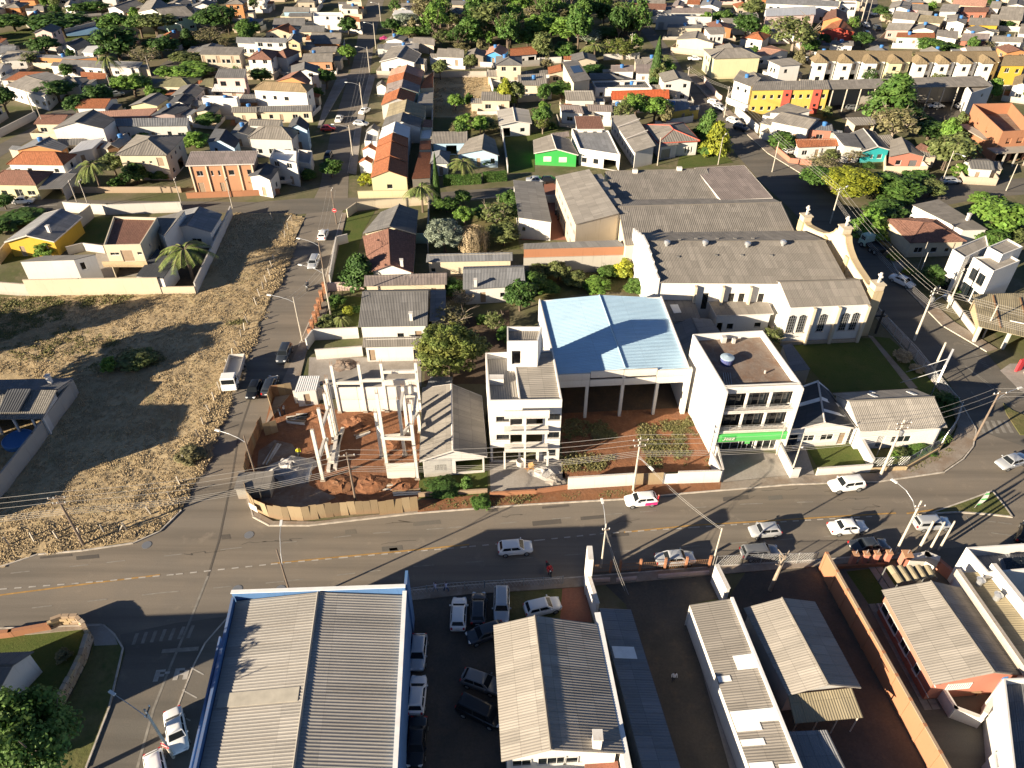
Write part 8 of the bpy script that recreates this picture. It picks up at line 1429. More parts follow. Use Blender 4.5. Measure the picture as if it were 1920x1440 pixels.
# ---------------- trees, palms and shrubs: zone kind leaf foot-x foot-y top-y width | label ----------------
TT='''
T1 round mid 90 235 85 210|big round tree at the top left edge
T1 spread dark 450 285 75 300|broad dark spreading tree left of the blue court
T1 round mid 600 120 10 145|round tree above the long low shed, left of two
T1 round mid 720 105 -10 150|round tree above the long low shed, right of two
T1 round dark 330 425 250 180|dark tree between the white-roofed houses and the school lawn
T1 round mid 850 265 75 200|tree with loose crown right of the blue court
T1 spread mid 1040 285 95 150|spreading school yard tree, left of a pair
T1 spread olive 1160 275 80 240|spreading school yard tree, right of a pair
T1 oval dark 855 455 150 280|tallest dark tree below the school yard
T1 round dark 1190 435 245 200|dense dark round tree beside the school fence
T1 bare brown 1090 505 335 180|half-bare brownish tree beside the hillside street
T1 palm palm 812 605 360 130|slender tall palm beside the flat white-trimmed house
T1 round dark 1600 240 15 260|large dark brownish tree right of the school roof
T1 bare brown 1560 335 195 230|bare brown thicket tree below the large dark tree
T1 round mid 1850 305 135 160|round green tree near the grey-white house
T1 conifer dark 1400 352 205 110|small dark conifer by the school fence
T1 bush pale 1328 345 255 55|purplish bush beside the small conifer
T1 round olive 1390 495 375 190|olive tree left of the grey block of flats
T1 round light 1440 595 455 260|bright green round tree below the olive tree
T1 round light 1245 605 485 130|smaller bright green tree by the street bend
T1 round light 990 725 540 220|bright round street tree at the parked silver car
T1 bush dark 865 675 555 90|dark bush under the slender palm
T1 round dark 735 805 615 190|dark street tree at the corner of the hillside street
T1 round dark 420 765 585 225|dark round tree in front of the white warehouse
T1 oval mid 490 585 465 85|small tree at the dark-roofed long house
T1 open olive 205 505 375 130|thin olive tree by the cream end wall
T1 round dark 15 855 640 170|dark tree cut by the left edge above the street
T1 bush dark 1190 728 640 150|dark bush beside the hip-roofed cream house
T1 palm palm 700 1435 1140 200|big feathery palm in front of the two-storey cream house
T1 round olive 840 1315 1135 160|dark olive tree beside the feathery palm
T1 bush dark 1000 1372 1200 165|dense dark bush before the cream two-storey house
T1 bush dark 1190 1340 1240 140|low dark bush at the cream house corner
T1 bush light 1460 1095 965 155|bright green bush cluster behind the cream house
T1 bush light 1070 1062 985 160|yellow-green bush beside the cream house roof
T1 bush mid 540 1400 1330 100|small green bush by the carport
T1 bush mid 870 1400 1320 90|garden bush on the cross street corner
T2 round dark 690 275 115 110|dark reddish street tree on the side street
T2 round light 685 482 325 100|light green street tree on the side street
T2 round dark 520 665 505 120|dark round tree beside the white end wall
T2 bush mid 455 725 645 85|green bush behind the tan-roofed house
T2 bush pink 960 300 262 55|pink flowering bush by the small white gable
T2 round dark 1022 268 125 120|dark tree at the left edge of the wood
T2 round grey 1145 215 80 165|silvery grey tree in the wood
T2 round light 1145 280 185 150|light green low tree at the wood edge
T2 oval mid 1245 280 185 90|small oval tree at the wood edge
T2 round olive 1275 165 10 150|tall olive tree in the left part of the wood
T2 oval dark 1318 285 140 85|narrow dark tree in the wood
T2 open olive 1445 210 85 110|thin olive tree beside the hidden dark roof
T2 oval mid 1605 355 100 160|tall fresh green oval tree in front of the wood
T2 round olive 1750 300 -15 230|largest olive crown in the middle of the wood
T2 bare brown 1720 318 150 140|leafless grey tree in front of the wood
T2 open olive 1385 368 220 95|slender olive tree behind the three small houses
T2 oval mid 1455 330 215 90|green tree behind the white small house
T2 bush brown 1530 372 305 125|brownish bush behind the grey small house
T2 oval mid 1910 345 120 110|tall green tree right of the blue house
T2 round light 1495 835 695 95|lone small tree in the dry walled lot
T2 bush light 1570 965 835 135|light green shrub tree behind the terrace
T2 open olive 1710 995 865 185|olive loose tree beside the lawn wall
T2 conifer yellow 1870 795 580 135|golden yellow conifer beside the solar house
T2 bush dark 1798 765 655 90|dark bush left of the golden conifer
T2 palm palm 1555 1330 1150 180|bushy garden palm behind the clipped hedge
T2 bush dark 1740 1240 1155 85|dark bush at the pale blue house door
T2 bush yellow 830 1378 1285 110|yellow-green shrubs at the nearest row house
T2 bush mid 395 1345 1255 90|green bush beside the boat
F palm palm 790 398 330 50|tall pair-stem palm at the cross street
F cypress dark 817 392 286 13|slim dark cypress at the cross street
T3 bare brown 250 200 -20 270|large bare brown tree at the top of the wood
T3 round light 430 330 85 250|big bright green tree at the right of the wood
T3 oval mid 120 355 175 155|green tree at the wood edge above the rust tile roof
T3 oval olive 232 455 215 135|tall olive tree behind the white wall
T3 oval mid 400 445 295 145|green tree at the front of the wood
T3 open grey 565 355 205 165|silvery open tree at the right of the wood
T3 palm palm 620 455 280 160|palm in front of the wood
T3 open orange 840 445 265 240|loose yellow-brown tree at the street end of the wood
T3 round olive 862 260 145 150|olive tree at the upper right of the wood
T3 round dark 720 285 195 145|dark tree between palm and street
T3 bush dark 600 572 450 185|dark dense bush left of the brown corrugated house
T3 cypress dark 1092 662 268 82|tall pointed dark cypress beside the church street
T3 palm palm 1130 505 375 145|palm behind the tall cypress
T3 round mid 370 755 595 165|round green tree below the tall pale building
T3 round light 320 562 485 105|lime green small tree behind the solar house
T3 round olive 40 790 590 100|dark olive tree beside the golden conifer
T3 round light 932 905 680 175|clipped round green tree, left of two before the orange roof
T3 round light 1080 925 705 200|clipped round green tree, right of two before the orange roof
T3 conifer mid 1480 1045 810 155|green conifer at the street corner lawn
T3 conifer yellow 1545 1165 900 185|golden conifer at the street corner lawn
T3 bush mid 1440 1155 1065 85|small green shrub at the corner lawn
T3 bush yellow 990 1198 1095 105|yellow shrub at the end of the long white row building
T3 open orange 232 1005 865 105|small garden tree on the green-house lawn
T3 bush mid 300 970 905 60|little shrub on the green-house lawn
T3 round mid 1580 190 55 125|round street tree at the church street top
T3 oval dark 1770 265 80 165|dark oval tree beside the orange hip roof
T3 round olive 1812 135 -15 155|olive tree behind the dark oval tree
T3 conifer yellow 1840 352 262 65|small yellow conifer by the orange hip roof
T4 open olive 215 415 70 310|tall tree with pale bare stems left of the townhouses
T4 oval mid 330 415 265 120|green tree at the foot of the tall pale-stemmed tree
T4 round dark 412 348 245 95|dark tree left of the low white house
T4 conifer yellow 520 308 235 58|small yellow conifer before the red-walled house
T4 bush light 472 395 325 88|light bush above the first townhouse
T4 round dark 722 355 230 125|dark round tree at the market street
T4 round dark 855 145 30 105|dark round street tree near the top right
T4 open olive 905 178 88 75|thin olive tree next to the dark street tree
T4 round mid 1238 405 268 175|round green tree above the townhouses
T4 bush mid 1400 392 298 135|green bush above the right-hand townhouses
T4 bare brown 1590 385 275 190|bare brownish tree above the right-hand townhouses
T4 round dark 1688 48 -25 95|dark tree at the top right edge
T4 round dark 1778 218 135 100|dark tree beside the yellow-walled small house
T4 conifer mid 965 905 530 340|big broad green conifer in front of the depot shed
T4 open brown 962 1065 795 275|brownish loose tree below the big conifer
T4 round dark 1222 1045 895 195|dark tree in the depot yard
T4 bush dark 1162 925 845 145|dark bush right of the big conifer
T4 round olive 1372 1275 970 270|large olive tree beside the unfinished brick building
T4 round mid 105 1135 980 175|round tree at the church street pavement
T4 bush light 412 1150 1075 118|light green shrub before the rust tile roof
T4 bush olive 470 1210 1105 105|yellow-green shrub before the rust tile roof
T4 bare brown 405 1315 1145 190|half-bare shrubby tree at the street
T4 bare brown 640 1210 1085 180|bare twiggy tree before the teal house
T4 fine yellow 640 1490 1240 340|broad tree with bright yellow crown
T4 round mid 500 1420 1265 200|green tree left of the yellow crown
T4 round mid 975 1500 1300 290|dense green tree right of the yellow crown
T4 round olive 1235 1480 1340 175|olive round tree near the right street
T4 bush dark 762 1265 1205 80|dark bush under the teal house
T4 bush light 1455 1315 1215 120|light bush below the large olive tree
T4 bush yellow 1728 1300 1240 60|yellow shrub by the low dark-roofed house
M4 conifer light 785 310 105 240|feathery light green conifer before the brown hip roof
M4 round mid 965 115 -20 220|green tree behind the feathery conifer
M4 round light 1760 310 10 330|big light green tree at the right edge
M4 round olive 1800 370 225 240|olive tree behind the modern white house
M4 bush light 1610 80 -10 140|light bush behind the long white building
M4 bush dark 1250 700 535 170|dark shrubs beside the modern white house
M4 bush dark 1400 755 690 90|small dark shrub at the modern house corner
M4 bush yellow 950 500 450 80|yellow shrub at the truck
M4 bush yellow 1062 612 565 80|yellow shrub by the white saloon
M1 palm palm 1392 660 318 310|large palm in the walled corner yard
M1 bush light 330 475 355 130|bright lime shrub beside the yellow house
M1 round dark 20 130 10 120|dark tree at the left edge of the cross street
M1 bush dark 150 215 125 265|dark hedge mass behind the yellow house
M1 bush dark 10 290 200 150|dark bush at the left edge beside the yellow house
M2 fine grey 1410 452 180 235|large grey-green tree in the orchard
M2 willow pale 1630 448 235 190|pale pinkish drooping tree in the orchard
M2 bush light 1335 285 185 80|light green bush at the orchard wall
M2 round light 1562 245 105 115|young light green orchard tree
M2 open olive 1795 290 50 235|olive orchard tree with loose crown
M2 round mid 1905 150 -15 150|green orchard tree near the cross street
M2 round mid 1555 105 -25 100|small round tree at the pavement of the cross street
M2 conifer dark 770 695 455 240|dark feathery conifer in the front lawn
M2 bush mid 595 845 765 110|shrubs in the corner garden
M2 bush yellow 692 925 845 68|clipped yellow-green ball shrub in the corner garden
M2 bush mid 740 905 840 70|green shrub beside the yellow-green ball
M2 bush olive 530 1010 915 120|olive shrub at the brick pillars
M2 palm palm 645 1055 900 100|small palm in the corner garden
M2 fine orange 1450 1405 985 410|large tree with yellow-brown leaves beside the construction site
M2 bare brown 1440 1025 860 270|bare brown tree behind the yellow-brown tree
M2 bare pale 1550 855 735 145|pale bare shrub tree in the middle gardens
M2 open olive 1800 1045 895 135|thin olive tree near the apartments
M2 bush mid 1700 985 910 80|green shrub in the middle gardens
M3 round dark 60 1130 905 200|dark round tree left of the blue roof
M3 round olive 205 895 780 130|olive garden tree, left of two under the concrete wall
M3 round olive 345 905 765 140|olive garden tree, right of two under the concrete wall
M3 bush light 630 975 875 180|bright bush above the blue roof
M3 bush dark 830 795 695 135|dark shrub at the church gable
M3 bush yellow 845 885 725 125|yellow-green shrub at the church gable
M3 bush mid 940 990 880 150|green bush between church gable and blue roof
M3 bush mid 275 985 900 150|low green bushes in the middle garden
L4 open olive 590 195 80 110|olive shrub tree at the church wing corner
L4 bush pale 1425 290 225 95|reddish shrub on the churchyard verge, upper one
L4 bush pale 1512 360 315 75|reddish shrub on the churchyard verge, lower one
L4 bush dark 1680 600 495 140|large dark shrub at the churchyard corner
L4 palm light 1672 815 745 90|bright yellow-green plant at the corner house
L4 bush olive 1400 905 850 85|brown-green garden shrub before the corner house
L4 bush mid 1530 870 835 130|green garden shrub row before the corner house
L4 bush light 1360 920 875 55|small light shrub before the corner house
B1 fine mid 190 1560 910 560|big glossy green tree in the lower left corner
B1 bush brown 465 615 565 90|small dry bush in the lower left garden
L2 bush mid 1740 1190 1085 75|small plant in front of the wooden house
L2 bush dark 1560 1200 1130 200|dark shrubs before the wooden house
L2 bush mid 1850 1300 1250 120|weedy shrub at the kerb
M1 bush light 810 1345 1230 110|green shrub growing in the dry field
M1 bush olive 1010 1300 1170 230|tangled brown-green bramble in the dry field
L1 bush brown 1420 560 470 160|dry bramble at the edge of the side street
M2 round olive 1860 400 230 190|leafy olive tree at the orchard's lower right
M2 round mid 1430 150 40 150|green tree behind the corner houses in the orchard
M2 bush mid 1700 180 90 130|green bush in the upper orchard
M2 round mid 1990 230 60 190|broad green tree beside the long white court house
M2 round dark 1360 1240 1060 170|dark tree left of the large yellow-brown tree
M2 round olive 1620 1290 1080 210|olive tree right of the large yellow-brown tree
M2 bush dark 1480 760 640 150|dark shrub between the long shed and the white garden house
M2 bush mid 1900 1120 990 150|green shrub beside the apartment stair tower
M3 round mid 150 1000 830 190|green garden tree above the dark round tree
M3 bush olive 480 930 820 160|olive bush under the concrete wall
M3 bush mid 720 870 770 140|green bush at the foot of the concrete wall
T4 round dark 820 1420 1290 190|dark tree between the yellow crown and the dense green tree
T4 round mid 1110 1400 1260 180|green tree behind the thin pole on the right street
T4 round mid 350 1400 1240 190|green tree at the church street left of the yellow crown
M4 round dark 880 230 60 230|dark tree above the brown hip roof
M4 round mid 1640 420 250 210|green tree left of the olive tree by the modern house
T1 round dark 560 870 700 150|dark tree behind the big white warehouse
T1 round mid 1560 960 840 150|green tree among the dark gables
T2 round mid 560 1330 1190 140|green tree beside the boat yard
T2 round dark 30 640 500 130|dark tree left of the tan hip roof
F round dark -140 770 640 130|tall tree just outside the left edge of the field
F round dark -260 690 590 120|second tall tree outside the left edge of the field
F oval dark -120 665 560 60|narrow tall tree outside the left edge
'''
for ln in TT.strip().split('\n'):
 d,lb=ln.split('|');z,k,lf,x,y,t,w=d.split()
 sm_=k=='bush';nm='shrub' if sm_ else('palm_tree' if k=='palm' else 'tree')
 tree(z,k,'leaf_'+lf,(float(x),float(y)),float(t),float(w),lb,None,nm,'shrub' if sm_ else('palm' if k=='palm' else 'tree'),'barkl' if k in('bare','open') else None)
r_=random.Random(77);LN=dict(mid='green',dark='dark green',olive='olive',brown='brownish',light='light green');KN=dict(round='round',oval='oval',open='thin-crowned',bare='half-bare',bush='bushy');where=lambda q,x,y:'%s %s'%('upper' if q[1]<y else 'lower','left' if q[0]<x else 'right')
poly=W_('F',[(730,5),(740,55),(815,92),(1000,98),(1180,112),(1225,105),(1190,50),(1150,-15),(740,-30)]);k=0
HB=[o.location.xy for o in bpy.data.objects if o.get('category') in('house','building')]
while k<60: # fill of the wood: crowns nobody can tell apart
 p=Vector((r_.uniform(-60,60),r_.uniform(230,350),0))
 if not inside(p,poly) or any((p.xy-q).length<9 for q in HB):continue
 k+=1;a,b=r_.choice(('round','round','oval','open','bare')),r_.choice(('mid','dark','olive','mid','brown','light'));tree_at(p,r_.uniform(8,13),r_.uniform(3.6,6.0),a,'leaf_'+b,'%s %s tree in the %s of the dense wood'%(LN[b],KN[a],where(P(p),960,50)),'trees inside the wood')
k=0
roadp=[W_('F',q) for q in([(590,400),(590,-60),(740,-60),(700,400)],[(1130,-20),(1240,-20),(1560,400),(1420,400)],[(1590,-30),(1680,-30),(1680,100),(1600,100)],[(-100,300),(100,190),(400,60),(460,70),(120,240),(-80,360)])]
while k<120:
 p=Vector((r_.uniform(-190,200),r_.uniform(165,345),0))
 if any(inside(p,q) for q in roadp) or any((p.xy-q).length<6.5 for q in HB):continue
 q=P(p)
 if q[0]<-40 or q[0]>1960:continue
 k+=1;h=r_.uniform(3,8);a,b=r_.choice(('round','bush','open','oval')),r_.choice(('mid','dark','olive','light','brown'));tree_at(p,h,h*r_.uniform(.3,.5),a,'leaf_'+b,'%s %s %s garden tree in the %s of the far %s quarter'%('small' if h<5.2 else 'taller',LN[b],KN[a],where(q,300 if q[0]<600 else(920 if q[0]<1250 else 1600),110),'left' if q[0]<600 else('centre' if q[0]<1250 else 'right')),'small garden trees in the far quarters','garden_tree')
def hedge(z,a,b,h,w,label):
 A,B=G(z,a),G(z,b);c=(A+B)/2;rt=root('hedge',label,'hedge',c);m=M();m.leaf=[];r=random.Random(3);d=(B-A);L=d.length;d/=L;n=Vector((-d.y,d.x,0))
 for i in range(int(L*h*170)):
  u,f=r.uniform(0,L),r.randrange(4)
  if f<2:p=A+d*u+n*w/2*(1 if f else-1)+Vector((0,0,r.uniform(0,h)));nn=n*(1 if f else-1)
  else:p=A+d*u+n*r.uniform(-w/2,w/2)+Vector((0,0,h));nn=Vector((0,0,1))
  leafquad(m,p+Vector((r.uniform(-.06,.06),)*3),nn+Vector((r.uniform(-.7,.7),r.uniform(-.7,.7),r.uniform(-.4,.7))),.16,r)
 m.build('foliage',['leaf_mid'],rt);q=M();q.box(c+Vector((0,0,h*.47)),d*L*.49,n*w*.44,(0,0,h*.46));q.build('core',['leaf_dark'],rt)
hedge('T2',(1405,1385),(1690,1372),1.9,1.5,'long clipped green hedge along the cross street, left part');hedge('T2',(1705,1362),(1880,1350),1.9,1.5,'clipped green hedge along the cross street, right part')
# ---------------- cars ----------------
CARS='''
F hatch white 966 1026 84|white hatchback driving right on the main road below the construction site
F hatch white 1202 936 -97|white hatchback with magenta rear doors parked at the dirt verge
F sedan silver 1266 1046 84|silver saloon parked before the pink railing
F mini silver 1434 994 -96|small silver car driving left in the middle lane
F wagon grey 1425 1034 84|grey-blue estate car at the south kerb
F sedan white 1590 987 84|white saloon in the middle lane behind the silver small car
F sedan dark 1630 1022 84|dark green-grey saloon parked by the salmon pillars
F wagon silver 1748 980 86|silver-blue estate car by the three concrete posts
F suv white 1587 908 -99|small white crossover at the north kerb
F sedan silver 1898 864 -110|silver saloon entering from the right edge
F sedan white 1692 526 146|white saloon parked by the church street
F hatch black 1925 1000 40|dark car cut by the right edge at the junction
F suv dark 533 663 180|dark grey car driving down the side street
F hatch black 476 730 180|black hatchback beside the tipper truck
F wagon dark 506 722 0|dark pickup-style car parked by the construction fence
F wagon silver 588 491 180|silver pickup on the side street
F hatch white 606 439 0|white car on the side street near the crossing
F hatch black 615 292 180|dark car on the side street by the row houses
F sedan white 636 222 0|white car driving up the side street
F sedan white 684 207 20|white car parked across from the white car on the side street
F hatch silver 677 231 100|pale car standing in a row house driveway
F hatch black 710 99 0|dark car far up the side street
F sedan white 43 375 84|white car on the cross street at the left
F suv silver 218 177 60|silver car under the bright round street tree
F sedan white 943 132 90|white car before the blue house wall
F sedan white 1046 143 0|white car beside the solar house
F sedan silver 1005 337 90|silver car behind the school court wall
F hatch black 1031 337 90|dark car behind the school court wall
F hatch black 1051 401 -10|black car in the narrow red court
F hatch white 1340 192 140|white car parked on the church street, first of the upper pair
F hatch silver 1349 201 140|silver car parked on the church street, second of the upper pair
F hatch white 1376 226 140|white car parked on the church street, first of the lower pair
F suv dark 1390 239 140|dark car parked on the church street, second of the lower pair
F sedan white 1303 109 90|white car before the pale yellow building
F hatch white 1480 283 60|white car beside the rust-tiled house
F sedan white 1755 197 90|white car at the depot shed columns
F hatch white 1806 199 90|white car at the depot end wall
F hatch grey 1600 201 80|grey car inside the dark depot yard
F sedan white 1512 111 80|white car above the white boxy house
F wagon silver 1783 338 85|pale blue car on the right street
F hatch red 615 240 80|red car beside the side street pavement
B2 hatch white 1520 280 0|white hatchback in the car park, first of the top row
B2 hatch dark 1668 240 0|dark hatchback in the car park, second of the top row
B2 wagon silver 1842 210 180|silver car in the car park, third of the top row
B3 hatch white 172 530 75|white hatchback on the grass beside the red path
B2 hatch silver 1215 570 180|silver car alone in the left row of the car park
B2 hatch white 1208 890 0|pale car in the middle of the left row of the car park
B2 sedan black 1205 1240 180|black saloon at the bottom of the left row of the car park
B2 hatch dark 1720 425 -110|dark hatchback parked across, under the roof edge
B2 hatch grey 1690 790 110|grey hatchback nosing out beside the house wall
B2 van black 1680 1020 115|black van beside the house wall
F sedan white 330 1369 152|white saloon parked by the blue warehouse
F hatch white 293 1447 150|car just cut by the bottom edge by the blue warehouse
L4 suv dark 705 790 178|dark car in the carport of the white house
F hatch silver 1583 20 175|silver car far up the market street
F hatch white 1638 25 175|white car at the top of the market street
F hatch silver 1624 47 175|pale car on the market street, middle
F hatch dark 1645 52 175|dark car on the market street by the tree
F hatch silver 1625 62 5|grey car on the market street, nearest
'''
pcol=dict(white='p_white',silver='p_silver',grey='p_grey',dark='p_dark',black='p_black',red='p_red')
for ln in CARS.strip().split('\n'):
 d,lb=ln.split('|');z,k,c,x,y,az=d.split();q=G(z,(float(x),float(y)))
 car(z,k,pcol[c],(float(x),float(y)),float(az),lb,far=q.y>150,group=None)
pk=[o for o in bpy.data.objects if o.get('label','').startswith('white hatchback with magenta')][0]
for s in(-1,1):m=M();m.box((-1.05,s*.865,.62),(.75,0,0),(0,.012,0),(0,0,.22));link('magenta_panel',m.mesh('magenta_panel',['p_magenta']),pk)
# ---------------- trucks, boat ----------------
def truck(z,rear,front,label,cab,bed,load=None,dump=True):
 A,B=G(z,rear),G(z,front);d=(B-A);L=d.length;p=(A+B)/2;rt=root('truck',label,'truck',p,None,math.atan2(d.y,d.x));ln=lambda n,m,k,pr=None:link(n,m.mesh(n,k),pr or rt);h=L/2
 m=M();m.abox(h-1.75,h,-1.05,1.05,.55,1.5);m.box((h-.95,0,1.95),(.78,0,0),(0,1.0,0),(0,0,.55));m.box((h-.95,0,2.53),(.7,0,0),(0,.9,0),(0,0,.05));cb=ln('cab',m,[cab])
 m=M();m.poly([(h-.155,-.9,1.55),(h-.155,.9,1.55),(h-.155,.9,2.35),(h-.155,-.9,2.35)]);ln('windscreen',m,['carglass'],cb)
 for s in(-1,1):m=M();m.box((h-.85,s*1.01,1.95),(.5,0,0),(0,.008,0),(0,0,.35));ln('side_window',m,['carglass'],cb);m=M();m.box((h+.01,s*.8,.85),(.02,0,0),(0,.16,0),(0,0,.1));ln('headlight',m,['headlens'],cb)
 m=M();m.abox(-h,h-1.8,-.4,.4,.6,.9);ln('chassis',m,['black']);m=M();m.abox(-h,h-1.9,-1.15,1.15,.95,1.1);b=ln('bed_floor',m,[bed])
 for a in((-h,h-1.9,-1.15,-1.07),(-h,h-1.9,1.07,1.15),(-h,-h+.08,-1.07,1.07),(h-1.98,h-1.9,-1.07,1.07)):m=M();m.abox(*a,1.1,1.85 if dump else 1.4);ln('bed_side',m,[bed],b)
 for x in(-h+.9,-h+2.0,h-.9):
  for s in(-1,1):m=M();m.tube((x,s*.75,.5),(x,s*1.08,.5),.5,.5,14);w=ln('wheel',m,['rubber']);m=M();m.tube((x,s*1.081,.5),(x,s*1.09,.5),.26,.22,10);ln('rim',m,['rim'],w)
truck('F',(449,682),(432,738),'white tipper truck with empty pale bed parked beside the dry field','p_white','pale');truck('M4',(850,480),(700,390),'truck with pale green cab and dark flatbed on the church street','mint','black',dump=False)
bt=root('boat','white boat on a trailer in a yard beside the side street','boat',G('T2',(215,1385)),None,.12);m=M();S=[(-2.6,.9,.5,1.25),(-1.2,1.0,.42,1.25),(.6,.95,.42,1.32),(1.9,.6,.55,1.42),(2.9,.05,.95,1.55)]
for x,w,zb,zt in S:m.v+=[(x,-w,zt),(x,-w*.75,zb+.2),(x,0,zb),(x,w*.75,zb+.2),(x,w,zt)]
for i in range(4):
 for k in range(4):j=i*5+k;m.f.append((j,j+1,j+6,j+5));m.m.append(0);m.uv+=[(0,0)]*4
 m.f.append((i*5,i*5+5,i*5+9,i*5+4));m.m.append(0);m.uv+=[(0,0)]*4
m.f.append((0,4,3,2,1));m.m.append(0);m.uv+=[(0,0)]*5;link('hull',m.mesh('hull',['white']),bt);m=M();m.box((-.2,0,1.5),(.5,0,0),(0,.5,0),(0,0,.2));link('console',m.mesh('console',['glass']),bt);m=M();m.abox(-2.4,3.0,-.06,.06,.28,.38);m.tube((-.9,-1.0,.32),(-.9,-.8,.32),.32,.32,10);m.tube((-.9,.8,.32),(-.9,1.0,.32),.32,.32,10);link('trailer',m.mesh('trailer',['metalgrey']),bt)
# ---------------- poles and cables ----------------
A1=pole('F',(157,1022),8.3,'dark utility pole with crossarms at the corner of the dry field',None,((84,8.0,1.9),(84,7.2,1.4)),'poled')
A2=pole('F',(668,944),8.6,'utility pole inside the hoarding of the construction site',None,((84,8.2,1.9),),'poled');A3=pole('F',(1187,920),9.0,'concrete utility pole with lamp by the plywood gates',(150,2.2,5.6,.5),((84,8.6,1.9),(84,7.7,1.4)),'polec')
A4=pole('L4',(1268,1040),9.6,'twin concrete utility pole in front of the corner house',None,((82,9.0,2.0),(82,8.2,1.6)),'polec',r=.2,trans=True);A5=pole('S2',(1420,1100),8.6,'dark utility pole with long lamp arm at the crossing',(70,3.2,7.0,1.1),((84,8.2,1.8),),'poled')
pole('L4',(690,1045),7.5,'slim service pole beside the driveway wall',None,None,'polec',r=.12);pole('L4',(600,900),6.8,'thin pole at the green-band building corner',None,None,'polec',r=.07);pole('L4',(1245,910),5.6,'round no-entry sign pole seen from behind',None,None,'polec',r=.05)
pole('F',(551,1135),9.4,'dark lamp post behind the blue warehouse with bright straight arm',(-8,3.4,6.0,3.0),None,'poled',name='street_lamp',cat='lamp',r=.12,group='street lamps');pole('F',(1127,1064),7.4,'lamp post at the sign slab with a long upright arm',(-6,2.2,6.2,2.0),((84,6.6,.8),),'polec',name='street_lamp',cat='lamp',r=.12,group='street lamps')
pole('F',(1677,1040),9.0,'tall concrete lamp pole at the salmon pillars',(-35,3.0,7.2,2.0),((84,8.2,1.2),),'polec',name='street_lamp',cat='lamp',group='street lamps')
pole('F',(1335,1062),6.5,'service pole beside the silver saloon',None,None,'polec',r=.12);PL=pole('L2',(160,1090),7.0,'dark lamp pole beside the side street fence',(-70,3.6,5.8,.8),None,'poled',name='street_lamp',cat='lamp',r=.13,group='street lamps')
Q1_=pole('M2',(350,1120),8.2,'lamp pole on the side street pavement by the corner garden',(-75,3.8,7.2,.7),None,'polec',name='street_lamp',cat='lamp',r=.14,group='street lamps');Q2_=pole('M2',(560,920),8.8,'tall lamp pole rising from the corner garden',(-70,3.8,7.8,.8),None,'polec',name='street_lamp',cat='lamp',r=.15,group='street lamps')
Q2b=pole('M2',(525,690),8.4,'lamp pole beside the white lawn wall',(-70,3.6,7.4,.8),None,'poled',name='street_lamp',cat='lamp',r=.14,group='street lamps');Q3_=pole('M2',(605,240),7.5,'pole with round red sign at the crossing',None,((0,7.2,1.4),),'poled',r=.13)
Q4_=pole('T2',(730,1190),8.0,'street lamp in front of the nearest row houses',(-80,3.6,7.2,.7),None,'polec',name='street_lamp',cat='lamp',group='street lamps');Q5_=pole('T2',(805,850),8.0,'street lamp in front of the tan row house',(-80,3.4,7.2,.7),None,'polec',name='street_lamp',cat='lamp',group='street lamps');Q6_=pole('T2',(855,560),8.0,'street lamp at the far end of the terrace',(-80,3.0,7.2,.7),None,'polec',name='street_lamp',cat='lamp',group='street lamps');Q7_=pole('T2',(900,365),8,'street lamp beside the pink corner house',(-70,3.0,7.2,.7),None,'polec',name='street_lamp',cat='lamp',group='street lamps');pole('T2',(940,200),8,'street lamp far up the side street',(-70,2.8,7.2,.7),None,'polec',name='street_lamp',cat='lamp',group='street lamps')
R1_=pole('M4',(1095,1110),9.6,'big concrete pole with crossarms and transformer on the church street',(60,3.2,6.2,1.0),((60,9.2,2.2),(60,8.4,1.8)),'polec',r=.2,trans=True);R2_=pole('M4',(1240,1340),5.2,'leaning concrete stump pole beside the churchyard fence',None,None,'polec',r=.22);R3_=pole('M4',(465,235),7.5,'pole with double crossarm behind the church front',(45,3,6,.8),((70,7.2,1.8),),'polec')
R4_=pole('M4',(1345,870),7.6,'concrete pole before the modern white house',None,((60,7.2,1.6),),'polec');pole('M4',(1120,660),5.5,'white slim post at the parked white saloon',None,None,'frame',r=.07);pole('M4',(1120,580),5.5,'thin pole with yellow head before the brown hip roof',None,None,'polec',r=.07);pole('M4',(1610,1090),6.0,'concrete pole at the shop sign',None,None,'polec')
R5_=pole('T3',(1300,720),8,'pole at the church street, left kerb beside the dark roof',None,((50,7.6,1.6),),'polec');R6_=pole('T3',(1590,880),8,'pole at the church street opposite the golden conifer',None,((50,7.6,1.6),),'polec');pole('T3',(1545,1235),6.5,'pale lamp pole on the corner lawn',(30,2,6,.5),None,'polec',name='street_lamp',cat='lamp',r=.1,group='street lamps');pole('T3',(885,450),8,'pole in front of the wood',None,((80,7.5,1.4),),'polec');R7_=pole('T3',(1090,1240),6.6,'pale pole at the red-trimmed white house',None,None,'polec',r=.13);pole('T3',(800,1240),3,'white gate post at the school court',None,None,'white',r=.3)
pole('T4',(1300,1380),7.5,'tall curved lamp pole at the right street',(160,2.5,6.8,.6),None,'polec',name='street_lamp',cat='lamp',r=.12,group='street lamps');pole('T4',(1110,1340),5.5,'thin pole near the right street trees',None,None,'polec',r=.1);pole('T4',(1785,1430),6,'pale lamp pole at the right frame edge',None,None,'polec',r=.12);pole('T4',(30,1290),7,'pole on the church street pavement by the rust-tiled house',None,None,'polec',r=.13)
for i,(x,y) in enumerate(((690,200),(735,190),(715,120),(680,110))):pole('T4',(x,y),11,('first','second','third','fourth')[i]+' tall pale pole along the market street',None,((90,10.4,2.0),),'polec',r=.2)
